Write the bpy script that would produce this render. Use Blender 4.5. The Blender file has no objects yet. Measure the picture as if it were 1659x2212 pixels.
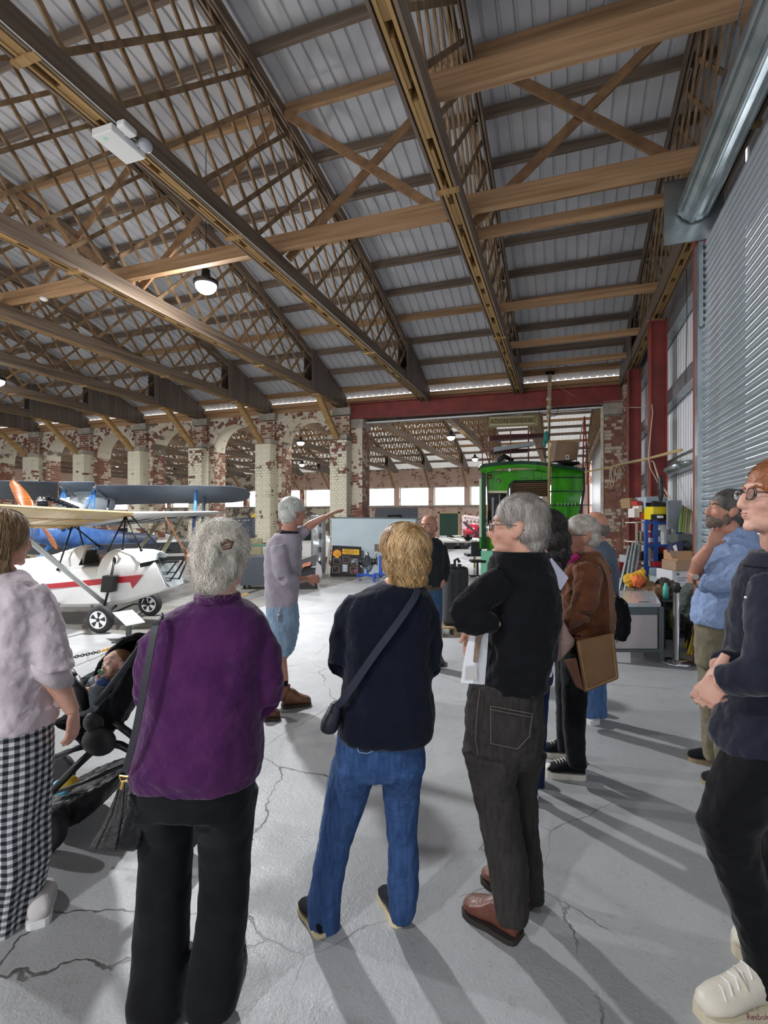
import bpy, math, random
import numpy as np
from mathutils import Vector, Matrix
random.seed(7)
S = bpy.context.scene
COL = S.collection
# ---------------------------------------------------------------- camera
TH = math.radians(19.36)          # the building runs 19.4 degrees off the view axis
CT, ST = math.cos(TH), math.sin(TH)
H = 1.62
F = 1100.0
cd = bpy.data.cameras.new('camera'); cam = bpy.data.objects.new('camera', cd); COL.objects.link(cam)
cam.location = (0, 0, H); cam.rotation_euler = (math.pi/2, 0, TH)
cd.sensor_fit = 'VERTICAL'; cd.sensor_height = 36; cd.lens = F/2212*36; cd.shift_y = 14/2212
cd.clip_start = 0.05; cd.clip_end = 300
S.camera = cam
# ---------------------------------------------------------------- daylight and exposure
wd = bpy.data.worlds.new('world'); S.world = wd; wd.use_nodes = True
bg = wd.node_tree.nodes['Background']; bg.inputs[0].default_value = (0.93, 0.96, 1.0, 1); bg.inputs[1].default_value = 4.4
S.view_settings.view_transform = 'Standard'; S.view_settings.look = 'None'
S.view_settings.exposure = 0.15; S.view_settings.gamma = 1; S.view_settings.use_curve_mapping = False
# lamps: (cam-space x, depth, height, watts); each gets a high-bay fitting further down; the third is added fill for the visitors' backs
LAMPS1 = [(-2.78, 7.95, 5.26, 520), (-8.6, 5.2, 5.0, 560), (-3.2, -2.2, 5.0, 190), (-16.0, 9.0, 5.0, 300), (-9.5, 12.5, 5.0, 200)]
LAMPS2 = [(-2.9, 17.5, 4.9, 150), (-3.6, 22, 4.9, 170), (2.7, 20.5, 4.9, 170), (-9.5, 22, 4.9, 200), (5.0, 28.0, 4.9, 220), (-16, 28, 4.9, 220), (-5, 31, 4.9, 220)]

def W(xc, yc, z=0.0):             # camera-aligned metres -> world
    return Vector((xc*CT - yc*ST, xc*ST + yc*CT, z))
def P(px, py, d):                 # photo pixel at a depth -> world
    return W((px-829.5)/F*d, d, H + (1120-py)/F*d)
def G(px, py):                    # photo pixel on the floor -> world
    d = H*F/(py-1120); return W((px-829.5)/F*d, d, 0)
RT = Vector((CT, ST, 0)); FW = Vector((-ST, CT, 0)); UP = Vector((0, 0, 1))
# ---------------------------------------------------------------- naming and tagging
WL = {}
def tag(o, label=None, cat=None, group=None, kind=None):
    if label: o['label'] = label
    if cat: o['category'] = cat
    if group: o['group'] = group
    if kind: o['kind'] = kind
    return o
def thing(name, label, cat, loc=(0, 0, 0), group=None, kind=None):
    o = bpy.data.objects.new(name, None); COL.objects.link(o); o.location = loc; o.empty_display_size = 0.1
    WL[o.name] = Vector(loc)
    return tag(o, label, cat, group, kind)
def link_mesh(name, me, parent=None, loc=None):
    o = bpy.data.objects.new(name, me); COL.objects.link(o)
    if parent is not None:
        o.parent = parent
    if loc is not None: o.location = loc
    return o
class MB:
    """collects shapes in world coordinates; build() links them as one mesh object"""
    def __init__(s): s.v = []; s.f = []; s.m = []; s.uv = None
    def add(s, vs, fs, mi=0):
        n = len(s.v); s.v += [tuple(v) for v in vs]; s.f += [tuple(i+n for i in f) for f in fs]; s.m += [mi]*len(fs); return s
    def hexa(s, p, mi=0):         # 8 points: bottom 4 ccw, top 4
        return s.add(p, [(3,2,1,0),(4,5,6,7),(0,1,5,4),(1,2,6,5),(2,3,7,6),(3,0,4,7)], mi)
    def box(s, c, size, ax=None, mi=0):
        c = Vector(c); X, Y, Z = ax if ax else (Vector((1,0,0)), Vector((0,1,0)), Vector((0,0,1)))
        a, b, d = X*size[0]/2, Y*size[1]/2, Z*size[2]/2
        return s.hexa([c-a-b-d, c+a-b-d, c+a+b-d, c-a+b-d, c-a-b+d, c+a-b+d, c+a+b+d, c-a+b+d], mi)
    def bb(s, x0, x1, y0, y1, z0, z1, mi=0):
        return s.box(((x0+x1)/2, (y0+y1)/2, (z0+z1)/2), (x1-x0, y1-y0, z1-z0), None, mi)
    def beam(s, p0, p1, w, h, up=(0,0,1), mi=0):   # w sideways, h along up
        p0, p1 = Vector(p0), Vector(p1); d = (p1-p0); L = d.length; d.normalize()
        side = d.cross(Vector(up))
        if side.length < 1e-4: side = d.cross(Vector((1,0,0)))
        side.normalize(); u = side.cross(d)
        return s.box((p0+p1)/2, (L, w, h), (d, side, u), mi)
    def tube(s, pts, r, n=8, caps=True, mi=0, sq=None, up=None):
        pts = [Vector(p) for p in pts]
        if not hasattr(r, '__len__'): r = [r]*len(pts)
        vs, fs = [], []; prev = None
        for i, p in enumerate(pts):
            t = (pts[min(i+1, len(pts)-1)] - pts[max(i-1, 0)])
            if t.length < 1e-6: t = Vector((0,0,1))
            t.normalize()
            if prev is None:
                u0 = Vector(up) if up is not None else (Vector((0,0,1)) if abs(t.z) < .9 else Vector((1,0,0)))
                a = t.cross(u0).normalized()
            else:
                a = (prev - t*prev.dot(t)); a = a.normalized() if a.length > 1e-6 else t.orthogonal().normalized()
            prev = a; b = a.cross(t)
            rr = r[i]; ra, rb = (rr if hasattr(rr, '__len__') else (rr, rr))
            for k in range(n):
                q = 2*math.pi*k/n; vs.append(p + a*math.cos(q)*ra + b*math.sin(q)*rb)
        for i in range(len(pts)-1):
            for k in range(n):
                k2 = (k+1) % n; fs.append((i*n+k, (i+1)*n+k, (i+1)*n+k2, i*n+k2))
        if caps: fs.append(tuple(range(n))); fs.append(tuple(reversed(range((len(pts)-1)*n, len(pts)*n))))
        return s.add(vs, fs, mi)
    def ell(s, c, r, ax=None, nu=16, nv=10, mi=0):
        c = Vector(c); X, Y, Z = ax if ax else (Vector((1,0,0)), Vector((0,1,0)), Vector((0,0,1)))
        if not hasattr(r, '__len__'): r = (r, r, r)
        vs = [c + Z*r[2]]; fs = []
        for j in range(1, nv):
            t = math.pi*j/nv
            for i in range(nu):
                q = 2*math.pi*i/nu
                vs.append(c + X*(r[0]*math.sin(t)*math.cos(q)) + Y*(r[1]*math.sin(t)*math.sin(q)) + Z*(r[2]*math.cos(t)))
        vs.append(c - Z*r[2])
        for i in range(nu): fs.append((0, 1+i, 1+(i+1) % nu))
        for j in range(nv-2):
            for i in range(nu):
                a = 1+j*nu+i; b = 1+j*nu+(i+1) % nu; fs.append((a, a+nu, b+nu, b))
        e = len(vs)-1; o = 1+(nv-2)*nu
        for i in range(nu): fs.append((e, o+(i+1) % nu, o+i))
        return s.add(vs, fs, mi)
    def cyl(s, p0, p1, r, n=16, mi=0): return s.tube([p0, p1], r, n, True, mi)
    def lathe(s, base, prof, n=20, axis=(0,0,1), mi=0):   # prof: (radius, height) along the axis
        a = Vector(axis).normalized(); x = a.orthogonal().normalized(); y = a.cross(x); base = Vector(base); vs, fs = [], []
        for r, h in prof:
            for k in range(n):
                q = 2*math.pi*k/n; vs.append(base + a*h + (x*math.cos(q) + y*math.sin(q))*r)
        for i in range(len(prof)-1):
            for k in range(n):
                k2 = (k+1) % n; fs.append((i*n+k, i*n+k2, (i+1)*n+k2, (i+1)*n+k))
        fs.append(tuple(reversed(range(n)))); fs.append(tuple(range((len(prof)-1)*n, len(prof)*n)))
        return s.add(vs, fs, mi)
    def prism(s, poly, ext, mi=0):   # polygon (list of 3D points) pushed along the vector ext
        n = len(poly); e = Vector(ext); a = [Vector(p) for p in poly]; b = [p+e for p in a]
        return s.add(a+b, [tuple(reversed(range(n))), tuple(range(n, 2*n))] + [(i, (i+1) % n, n+(i+1) % n, n+i) for i in range(n)], mi)
    def loft(s, rings, closed=True, caps=True, mi=0):
        n = len(rings[0]); vs = [p for r in rings for p in r]; fs = []
        for i in range(len(rings)-1):
            for k in range(n if closed else n-1):
                k2 = (k+1) % n; fs.append((i*n+k, i*n+k2, (i+1)*n+k2, (i+1)*n+k))
        if caps and closed: fs.append(tuple(reversed(range(n)))); fs.append(tuple(range((len(rings)-1)*n, len(rings)*n)))
        return s.add(vs, fs, mi)
    def build(s, name, mat, parent=None, smooth=False, root=None, bevel=0, label=None):
        off = Vector((0,0,0)); q = parent
        while q is not None:
            off += q.location; q = q.parent
        org = off
        if parent is None and root is not None: org = Vector(root)
        me = bpy.data.meshes.new(name)
        me.from_pydata([(v[0]-org.x, v[1]-org.y, v[2]-org.z) for v in s.v], [], s.f)
        for m in (mat if isinstance(mat, (list, tuple)) else [mat]): me.materials.append(m)
        me.polygons.foreach_set('material_index', s.m)
        if smooth: me.polygons.foreach_set('use_smooth', [True]*len(me.polygons))
        me.update()
        o = link_mesh(name, me, parent)
        if parent is None and root is not None: o.location = org
        if bevel:
            b = o.modifiers.new('bevel', 'BEVEL'); b.width = bevel; b.segments = 2; b.limit_method = 'ANGLE'
        if label: o['label'] = label
        return o
def copy_tree(o, off, names=None):
    c = o.copy(); COL.objects.link(c); c.location = o.location + Vector(off)
    def rec(a, b):
        for ch in [x for x in kids.get(a.name, [])]:
            d = ch.copy(); COL.objects.link(d); d.parent = b; rec(ch, d)
    kids = {}
    for x in COL.objects:
        if x.parent is not None: kids.setdefault(x.parent.name, []).append(x)
    rec(o, c); return c
# ---------------------------------------------------------------- materials
MATS = {}
def srgb(c):
    if isinstance(c, str): c = tuple(int(c[i:i+2], 16)/255 for i in (0, 2, 4))
    return tuple((x/12.92 if x <= .04045 else ((x+.055)/1.055)**2.4) for x in c[:3]) + (1,)
def mat(name, col, rough=.6, metal=0, col2=None, nscale=8, nstretch=(1,1,1), ncon=(.35,.65), detail=4, bump=0, bscale=60, bstretch=(1,1,1), rnd=0, isl=False,
        spec=.5, emit=0, trans=0, alpha=1, sheen=0, coat=0, coords='Object', weave=0, sss=0):
    if name in MATS: return MATS[name]
    m = bpy.data.materials.new(name); m.use_nodes = True; nt = m.node_tree; N = nt.nodes; L = nt.links
    b = N['Principled BSDF']; b.inputs['Roughness'].default_value = rough; b.inputs['Metallic'].default_value = metal
    b.inputs['Specular IOR Level'].default_value = spec; b.inputs['Coat Weight'].default_value = coat
    b.inputs['Transmission Weight'].default_value = trans; b.inputs['Alpha'].default_value = alpha
    if sheen: b.inputs['Sheen Weight'].default_value = sheen; b.inputs['Sheen Roughness'].default_value = .4
    if sss: b.inputs['Subsurface Weight'].default_value = sss; b.inputs['Subsurface Radius'].default_value = (.01,.004,.002)
    c1 = srgb(col); b.inputs['Base Color'].default_value = c1; out = None
    if emit: b.inputs['Emission Color'].default_value = c1; b.inputs['Emission Strength'].default_value = emit
    tc = N.new('ShaderNodeTexCoord')
    if col2 is not None:
        mp = N.new('ShaderNodeMapping'); mp.inputs['Scale'].default_value = nstretch; L.new(tc.outputs[coords], mp.inputs[0])
        nz = N.new('ShaderNodeTexNoise'); nz.inputs['Scale'].default_value = nscale; nz.inputs['Detail'].default_value = detail; L.new(mp.outputs[0], nz.inputs['Vector'])
        rp = N.new('ShaderNodeMapRange'); rp.inputs[1].default_value = ncon[0]; rp.inputs[2].default_value = ncon[1]; L.new(nz.outputs[0], rp.inputs[0])
        mx = N.new('ShaderNodeMix'); mx.data_type = 'RGBA'; mx.inputs[6].default_value = c1; mx.inputs[7].default_value = srgb(col2); L.new(rp.outputs[0], mx.inputs[0]); out = mx.outputs[2]
    if rnd:
        if isl: rv = N.new('ShaderNodeNewGeometry').outputs['Random Per Island']
        else: rv = N.new('ShaderNodeObjectInfo').outputs['Random']
        mr = N.new('ShaderNodeMapRange'); mr.inputs[3].default_value = 1-rnd; mr.inputs[4].default_value = 1+rnd; L.new(rv, mr.inputs[0])
        hs = N.new('ShaderNodeHueSaturation'); L.new(mr.outputs[0], hs.inputs['Value'])
        if out: L.new(out, hs.inputs['Color'])
        else: hs.inputs['Color'].default_value = c1
        out = hs.outputs[0]
    if out: L.new(out, b.inputs['Base Color'])
    if bump:
        mp = N.new('ShaderNodeMapping'); mp.inputs['Scale'].default_value = bstretch; L.new(tc.outputs[coords], mp.inputs[0])
        nz = N.new('ShaderNodeTexNoise'); nz.inputs['Scale'].default_value = bscale; nz.inputs['Detail'].default_value = 3; L.new(mp.outputs[0], nz.inputs['Vector'])
        bp = N.new('ShaderNodeBump'); bp.inputs['Strength'].default_value = min(1, bump); bp.inputs['Distance'].default_value = .01*max(1, bump); L.new(nz.outputs[0], bp.inputs['Height']); L.new(bp.outputs[0], b.inputs['Normal'])
    MATS[name] = m; return m
def wood(name, c1, c2, axis='Y', rough=.75, rnd=.18):
    st = {'X': (.35, 9, 9), 'Y': (9, .35, 9), 'Z': (9, 9, .35), 'N': (3, 3, 3)}[axis]
    return mat(name, c1, rough, col2=c2, nscale=2.2, nstretch=st, rnd=rnd, ncon=(.3,.7), bump=.25, bscale=6, bstretch=st)
M_dark_y = wood('old timber along truss', '8d7a68', '5f5044', 'Y')
M_dark_x = wood('old timber along hangar', '8a7868', '5c4f45', 'X')
M_yel_y = wood('pale timber along truss', 'b08e5c', '86683f', 'Y')
M_lat = wood('lattice timber', 'a88a68', '70593f', 'N')
M_new_x = wood('new pine along hangar', 'bd9872', '8e6c4c', 'X', rnd=.1)
M_new_n = wood('new pine brace', 'a8835f', '7c5f45', 'N', rnd=.1)
M_panel = wood('grey boarded gusset', '7c7068', '5f554e', 'Z', rnd=.12)
M_sheet = mat('coated roof sheet', 'cfcfd2', .5, col2='c0c2c8', nscale=1.2, rnd=.05)
M_mortar = mat('lime mortar', '8a7f74', .95, col2='6d6259', nscale=9, bump=.6, bscale=50)
M_red = mat('red oxide steel', '8a342c', .6, col2='722b26', nscale=3, bump=.05)
M_galv = mat('galvanised steel', 'a9b1b3', .33, .85, col2='8f999d', nscale=5)
M_conc = mat('concrete pad', 'a9a196', .9, col2='8c857b', nscale=5, bump=.3)
M_black = mat('black plastic', '16171a', .45, bump=.05)
M_blackm = mat('black painted metal', '1c1d20', .4, .3)
M_white = mat('white paint', 'e9eaea', .4)
M_chrome = mat('polished metal', 'd0d2d4', .18, 1)
M_steel = mat('brushed steel', 'b0b2b4', .3, .9)

def brick_mat(name, paint, amount, brick=('94604c', '6f4a3e')):
    m = bpy.data.materials.new(name); m.use_nodes = True; nt = m.node_tree; N = nt.nodes; L = nt.links; b = N['Principled BSDF']
    b.inputs['Roughness'].default_value = .9
    g = N.new('ShaderNodeNewGeometry'); oi = N.new('ShaderNodeObjectInfo')
    ad = N.new('ShaderNodeMath'); ad.operation = 'ADD'; L.new(g.outputs['Random Per Island'], ad.inputs[0]); L.new(oi.outputs['Random'], ad.inputs[1])
    fr = N.new('ShaderNodeMath'); fr.operation = 'FRACT'; L.new(ad.outputs[0], fr.inputs[0])
    mx = N.new('ShaderNodeMix'); mx.data_type = 'RGBA'; mx.inputs[6].default_value = srgb(brick[0]); mx.inputs[7].default_value = srgb(brick[1]); L.new(fr.outputs[0], mx.inputs[0])
    nz = N.new('ShaderNodeTexNoise'); nz.inputs['Scale'].default_value = 1.6; nz.inputs['Detail'].default_value = 7; nz.inputs['Roughness'].default_value = .65; L.new(g.outputs['Position'], nz.inputs['Vector'])
    sc = N.new('ShaderNodeMath'); sc.operation = 'MULTIPLY_ADD'; sc.inputs[1].default_value = .22; L.new(fr.outputs[0], sc.inputs[0]); L.new(nz.outputs[0], sc.inputs[2])
    rp = N.new('ShaderNodeMapRange'); th = .60 + (amount-.5)*.42; rp.inputs[1].default_value = th; rp.inputs[2].default_value = th+.04; rp.inputs[3].default_value = 1; rp.inputs[4].default_value = 0; L.new(sc.outputs[0], rp.inputs[0])
    inv = N.new('ShaderNodeMath'); inv.operation = 'SUBTRACT'; inv.inputs[0].default_value = 1; L.new(rp.outputs[0], inv.inputs[1])
    m2 = N.new('ShaderNodeMix'); m2.data_type = 'RGBA'; L.new(mx.outputs[2], m2.inputs[6]); m2.inputs[7].default_value = srgb(paint)
    L.new((rp if amount >= .0 else inv).outputs[0], m2.inputs[0]); L.new(m2.outputs[2], b.inputs['Base Color'])
    n2 = N.new('ShaderNodeTexNoise'); n2.inputs['Scale'].default_value = 45; L.new(g.outputs['Position'], n2.inputs['Vector'])
    bp = N.new('ShaderNodeBump'); bp.inputs['Strength'].default_value = .5; bp.inputs['Distance'].default_value = .01; L.new(n2.outputs[0], bp.inputs['Height']); L.new(bp.outputs[0], b.inputs['Normal'])
    MATS[name] = m; return m
M_br_w = brick_mat('peeling whitewashed brick', 'd3cdb8', .78)
M_br_h = brick_mat('half whitewashed brick', 'cdc4b2', .5)
M_br_r = brick_mat('bare red brick', 'b8a894', .36)
M_br_core = brick_mat('limewashed mortar', 'c9c0ac', .7, ('857868', '6d6259'))
M_br_far = brick_mat('pink washed brick', 'd2b3a4', .75, ('b3725c', '8d5444'))
# ================================================================ the building shell
XS = [1.5 - 2.64*k for k in range(15)]        # truss lines
DA = 14.5                                     # inner face of the arcade
# ---- floor
def floor_mat():
    m = bpy.data.materials.new('painted concrete floor'); m.use_nodes = True; nt = m.node_tree; N = nt.nodes; L = nt.links; b = N['Principled BSDF']
    g = N.new('ShaderNodeNewGeometry')
    def noise(sc, det=4, rough=.5):
        n = N.new('ShaderNodeTexNoise'); n.inputs['Scale'].default_value = sc; n.inputs['Detail'].default_value = det; n.inputs['Roughness'].default_value = rough; L.new(g.outputs['Position'], n.inputs['Vector']); return n
    def ramp(src, a, c, lo=0, hi=1):
        r = N.new('ShaderNodeMapRange'); r.inputs[1].default_value = a; r.inputs[2].default_value = c; r.inputs[3].default_value = lo; r.inputs[4].default_value = hi; L.new(src, r.inputs[0]); return r.outputs[0]
    def mix(f, a, c):
        x = N.new('ShaderNodeMix'); x.data_type = 'RGBA'; L.new(f, x.inputs[0])
        for i, k in ((6, a), (7, c)):
            if hasattr(k, 'is_linked') or hasattr(k, 'links'): L.new(k, x.inputs[i])
            else: x.inputs[i].default_value = srgb(k)
        return x.outputs[2]
    big = noise(.7, 5); pit = noise(26, 5, .7); pit2 = noise(90, 3, .6)
    c = mix(ramp(big.outputs[0], .35, .65), 'abacad', '9d9e9f')
    c = mix(ramp(noise(2.6, 6, .7).outputs[0], .60, .72, 0, .6), c, '8f8b86')
    c = mix(ramp(pit2.outputs[0], .60, .72, 0, .5), c, '6f6d69')
    c = mix(ramp(noise(14, 6, .75).outputs[0], .56, .66, 0, .35), c, '84817c')
    # dusty unpainted concrete in the aircraft bay beyond the chain
    sp = N.new('ShaderNodeSeparateXYZ'); L.new(g.outputs['Position'], sp.inputs[0])
    bx = N.new('ShaderNodeMath'); bx.operation = 'LESS_THAN'; bx.inputs[1].default_value = -5.2; L.new(sp.outputs[0], bx.inputs[0])
    by = N.new('ShaderNodeMath'); by.operation = 'GREATER_THAN'; by.inputs[1].default_value = 5.5; L.new(sp.outputs[1], by.inputs[0])
    bz = N.new('ShaderNodeMath'); bz.operation = 'MULTIPLY'; L.new(bx.outputs[0], bz.inputs[0]); L.new(by.outputs[0], bz.inputs[1])
    c = mix(bz.outputs[0], c, mix(ramp(noise(1.5, 6).outputs[0], .35, .65), '85827c', '75726c'))
    # wandering hairline cracks
    def cracks(sc, w, seed):
        n = noise(3.2, 4, .6); ad = N.new('ShaderNodeMix'); ad.data_type = 'VECTOR'; ad.inputs[0].default_value = .12
        off = N.new('ShaderNodeVectorMath'); off.operation = 'ADD'; off.inputs[1].default_value = (seed, seed*.7, 0); L.new(g.outputs['Position'], off.inputs[0])
        L.new(off.outputs[0], ad.inputs[4]); L.new(n.outputs['Color'], ad.inputs[5])
        v = N.new('ShaderNodeTexVoronoi'); v.feature = 'DISTANCE_TO_EDGE'; v.inputs['Scale'].default_value = sc; L.new(ad.outputs[1], v.inputs['Vector'])
        return ramp(v.outputs['Distance'], w*.4, w, 1, 0)
    k1 = cracks(.8, .0030, 3.1); msk = ramp(noise(1.1, 3).outputs[0], .44, .56)
    km = N.new('ShaderNodeMath'); km.operation = 'MULTIPLY'; L.new(k1, km.inputs[0]); L.new(msk, km.inputs[1])
    c = mix(km.outputs[0], c, '55524e')
    L.new(c, b.inputs['Base Color'])
    rr = ramp(noise(5, 5).outputs[0], .3, .7, .34, .55); L.new(rr, b.inputs['Roughness']); b.inputs['Specular IOR Level'].default_value = .45
    s1 = N.new('ShaderNodeMath'); s1.operation = 'MULTIPLY_ADD'; s1.inputs[1].default_value = -1.6; L.new(km.outputs[0], s1.inputs[0]); L.new(pit.outputs[0], s1.inputs[2])
    s2 = N.new('ShaderNodeMath'); s2.operation = 'MULTIPLY_ADD'; s2.inputs[1].default_value = .5; L.new(pit2.outputs[0], s2.inputs[0]); L.new(s1.outputs[0], s2.inputs[2])
    bp = N.new('ShaderNodeBump'); bp.inputs['Strength'].default_value = .5; bp.inputs['Distance'].default_value = .006; L.new(s2.outputs[0], bp.inputs['Height']); L.new(bp.outputs[0], b.inputs['Normal'])
    return m
b = MB(); b.bb(-38, 2.2, -10.2, 37, -.2, 0); tag(b.build('floor', floor_mat()), 'worn pale grey painted concrete floor with cracks', kind='structure')
# ---- Belfast truss profile
def roof_z(y, y0, z0, k): return z0 - k*(y-y0)**2
HAN = dict(h1=(2.5, 7.72, .0163, -9.3, 14.45), h2=(25.5, 7.55, .0205, 14.9, 36.1))
ZB = 5.05
def truss(h, x, label, sheets=True, joined=False, gusset=True):
    y0, z0, k, ya, yb = HAN[h]
    t = thing('roof_truss', label, 'roof truss', (x, yb, 0), 'bowstring lattice trusses ' + ('over the near hall' if h == 'h1' else 'over the far hall'))
    zt = lambda y: roof_z(y, y0, z0, k) - .16
    for sx in (-1, 1):
        for xi in (.045, .09):
            c = MB(); c.bb(x+sx*xi-.014, x+sx*xi+.014, ya, yb, ZB, ZB+.22); c.build('bottom_chord', M_dark_y if xi > .06 else M_yel_y, t)
        c = MB(); n = 16
        for i in range(n):
            a = ya+(yb-ya)*i/n; e = ya+(yb-ya)*(i+1)/n
            for xi in (.045, .09): c.beam((x+sx*xi, a, zt(a)), (x+sx*xi, e+.01, zt(e)), .028, .15)
        c.build('top_chord', M_dark_y, t)
    # short edge boards under the chord (the pale stepped packing seen from below)
    c = MB(); yy = ya+.2; rs = random.Random(3)
    while yy < yb-.3:
        L = rs.uniform(.18, .5); c.bb(x-.03, x+.03 if rs.random() < .5 else x, yy, yy+L, ZB+.01, ZB+.10); yy += L+rs.uniform(.12, .3)
    o = c.build('packing_piece', M_yel_y, t); o['kind'] = 'stuff'
    # straps round the chord
    if h == 'h1':
        for yy in (ya+6, ya+12, yb-9.2, yb-4.6): c = MB(); c.bb(x-.125, x+.125, yy-.03, yy+.03, ZB-.02, ZB+.01); c.build('strap', M_yel_y, t)
    sp = .55; bars = []
    lim = yb-(2.2 if gusset else .3)
    for fam in (1, -1):
        nlo = int((ya-9)/sp); nhi = int((yb+9)/sp)
        for i in range(nlo, nhi):
            ys = i*sp                          # where the bar meets the bottom chord
            pa = (ys, ZB+.05); q = None; st = .05; yv = ys; zv = ZB+.05; ok = ya+.3 < ys < lim
            if not ok: 
                # enter from the end? skip bars that start off the chord
                continue
            while True:
                yv += fam*st; zv += st
                if not (ya+.05 < yv < yb-.1): break
                if zv >= zt(yv): break
                if zv > 9: break
            if zv-ZB < .35: continue
            bars.append((fam, pa, (yv, min(zv, zt(yv))+.02)))
    if joined:
        c = MB()
        for fam, a, e in bars: c.beam((x+fam*.015, a[0], a[1]), (x+fam*.015, e[0], e[1]), .02, .055, up=(1,0,0))
        c.build('lattice', M_lat, t)['kind'] = 'stuff'
    else:
        for fam, a, e in bars:
            c = MB(); c.beam((x+fam*.015, a[0], a[1]), (x+fam*.015, e[0], e[1]), .055, .024, up=(1,0,0)); c.build('lattice_bar', M_lat, t)
    if gusset:
        n = 12; w = 2.3/n
        for i in range(n):
            a = yb-2.3+w*i; e = a+w-.008
            if i % 2 or i < n:
                for sx in (-1, 1):
                    c = MB(); lo = ZB+.01-(.04 if i > 8 else 0); c.prism([(x+sx*.11, a, lo), (x+sx*.11, e, lo), (x+sx*.11, e, zt(e)+.12), (x+sx*.11, a, zt(a)+.12)], (sx*.018, 0, 0)); c.build('gusset_board', M_panel, t)
    return t
T = {}
def place(o, src, x, label):
    c = copy_tree(src, (x-src.location.x, 0, 0)); c['label'] = label; return c
ordn = ['first', 'second', 'third', 'fourth', 'fifth', 'sixth', 'seventh', 'eighth', 'ninth']
t0 = truss('h1', XS[1], 'lattice roof truss right of centre, landing on the red steel beam above the tram pole')
for k in [0] + list(range(2, 9)):
    if k == 0: lb = 'lattice roof truss against the right hand end wall above the roller shutter'
    elif k == 2: lb = 'lattice roof truss carrying the white emergency light, landing on the red beam\'s left half'
    elif k == 3: lb = 'lattice roof truss landing on the brick pier at the left end of the red beam'
    else: lb = 'lattice roof truss over the aircraft bay, %s arcade pier left of the red beam' % ordn[k-3]
    T[k] = place(None, t0, XS[k], lb)
T[1] = t0
tj = truss('h1', XS[9], 'far left lattice roof truss, seventh arcade pier from the red beam', joined=True)
for k in range(10, 15): place(None, tj, XS[k], 'lattice roof truss deep at the far left, %s arcade pier from the red beam' % ('eighth', 'ninth', 'tenth', 'eleventh', 'twelfth')[k-10])
# braces from the pier corbels up to the bottom chords
for k in range(3, 12):
    if k in T: par = T[k]
    else: continue
    c = MB(); x = XS[k]; c.beam((x, 13.98, 4.05), (x, 12.75, ZB+.02), .17, .12); c.build('pier_strut', M_yel_y, par)
    c = MB(); c.bb(x-.13, x+.13, 12.55, 13.0, ZB-.045, ZB); c.build('bearing_block', M_yel_y, par)
# hall two
t2 = truss('h2', XS[1], 'distant lattice truss of the far hall right behind the tram roof', joined=True)
for k in [0] + list(range(2, 15)):
    c = place(None, t2, XS[k], 'distant lattice truss of the far hall, %s from its right hand end' % ['first', 'second', 'third', 'fourth', 'fifth', 'sixth', 'seventh', 'eighth', 'ninth', 'tenth', 'eleventh', 'twelfth', 'thirteenth', 'fourteenth', 'fifteenth'][k])
for o in [x for x in COL.objects if x.get('category') == 'roof truss' and x.location.y > 30]:
    x = o.location.x
    c = MB(); c.beam((x, 35.75, 3.9), (x, 34.3, ZB+.02), .16, .16); c.build('pier_strut', M_new_n, o)
# ---- roofs
def roof(h, x0, x1, name, label, nseg):
    y0, z0, k, ya, yb = HAN[h]
    r = thing(name, label, None, (0, 0, 0)); r['kind'] = 'structure'
    prof = []
    for i in range(5):
        u = i*.2; prof += [(u, 0), (u+.145, 0), (u+.158, .032), (u+.187, .032)]
    prof.append((1.0, 0))
    meshes = []; e0, e1 = ya-.25, yb+.3
    for s in range(nseg):
        a = e0+(e1-e0)*s/nseg - (.08 if s else 0); e = e0+(e1-e0)*(s+1)/nseg; c = MB(); rings = []
        for j in range(6):
            y = a+(e-a)*j/5; z = roof_z(y, y0, z0, k)+.12+(.004*s)
            rings.append([(u, y, z+w) for u, w in prof])
        c.loft(rings, closed=False, caps=False)
        me = bpy.data.meshes.new('roof_sheet'); me.from_pydata(c.v, [], c.f); me.materials.append(M_sheet if h == 'h1' else M_sheet2); me.update(); meshes.append(me)
    x = x0
    while x < x1-.01:
        for me in meshes: link_mesh('roof_sheet', me, r, (x, 0, 0))
        x += 1.0
    # purlins
    y = ya+.25; i = 0
    while y < yb:
        z = roof_z(y, y0, z0, k)
        sl = -2*k*(y-y0); up = Vector((0, -sl, 1)).normalized()
        c = MB(); c.beam((x0, y, z+.01), (x1, y, z+.01), .065, .15, up=up); c.build('purlin', M_dark_x if i % 3 else M_new_x, r); i += 1
        y += .86 if h == 'h1' else 1.0
    return r
M_sheet2 = mat('pale translucent roof sheet', 'e6e2dd', .5, col2='d8d4cf', nscale=1.2)
_nt = M_sheet2.node_tree; _b = _nt.nodes['Principled BSDF']; _tr = _nt.nodes.new('ShaderNodeBsdfTranslucent'); _tr.inputs[0].default_value = (.9, .88, .84, 1)
_mx = _nt.nodes.new('ShaderNodeMixShader'); _mx.inputs[0].default_value = .09; _nt.links.new(_b.outputs[0], _mx.inputs[1]); _nt.links.new(_tr.outputs[0], _mx.inputs[2]); _nt.links.new(_mx.outputs[0], [n for n in _nt.nodes if n.type == 'OUTPUT_MATERIAL'][0].inputs[0])  # translucency added so that sky light brightens the far roof
roof('h1', -36.5, 1.9, 'ceiling', 'curved pale corrugated sheet roof over timber purlins', 4)
roof('h2', -36.5, 1.9, 'ceiling_far_hall', 'curved pale corrugated roof of the far hall', 3)
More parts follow.
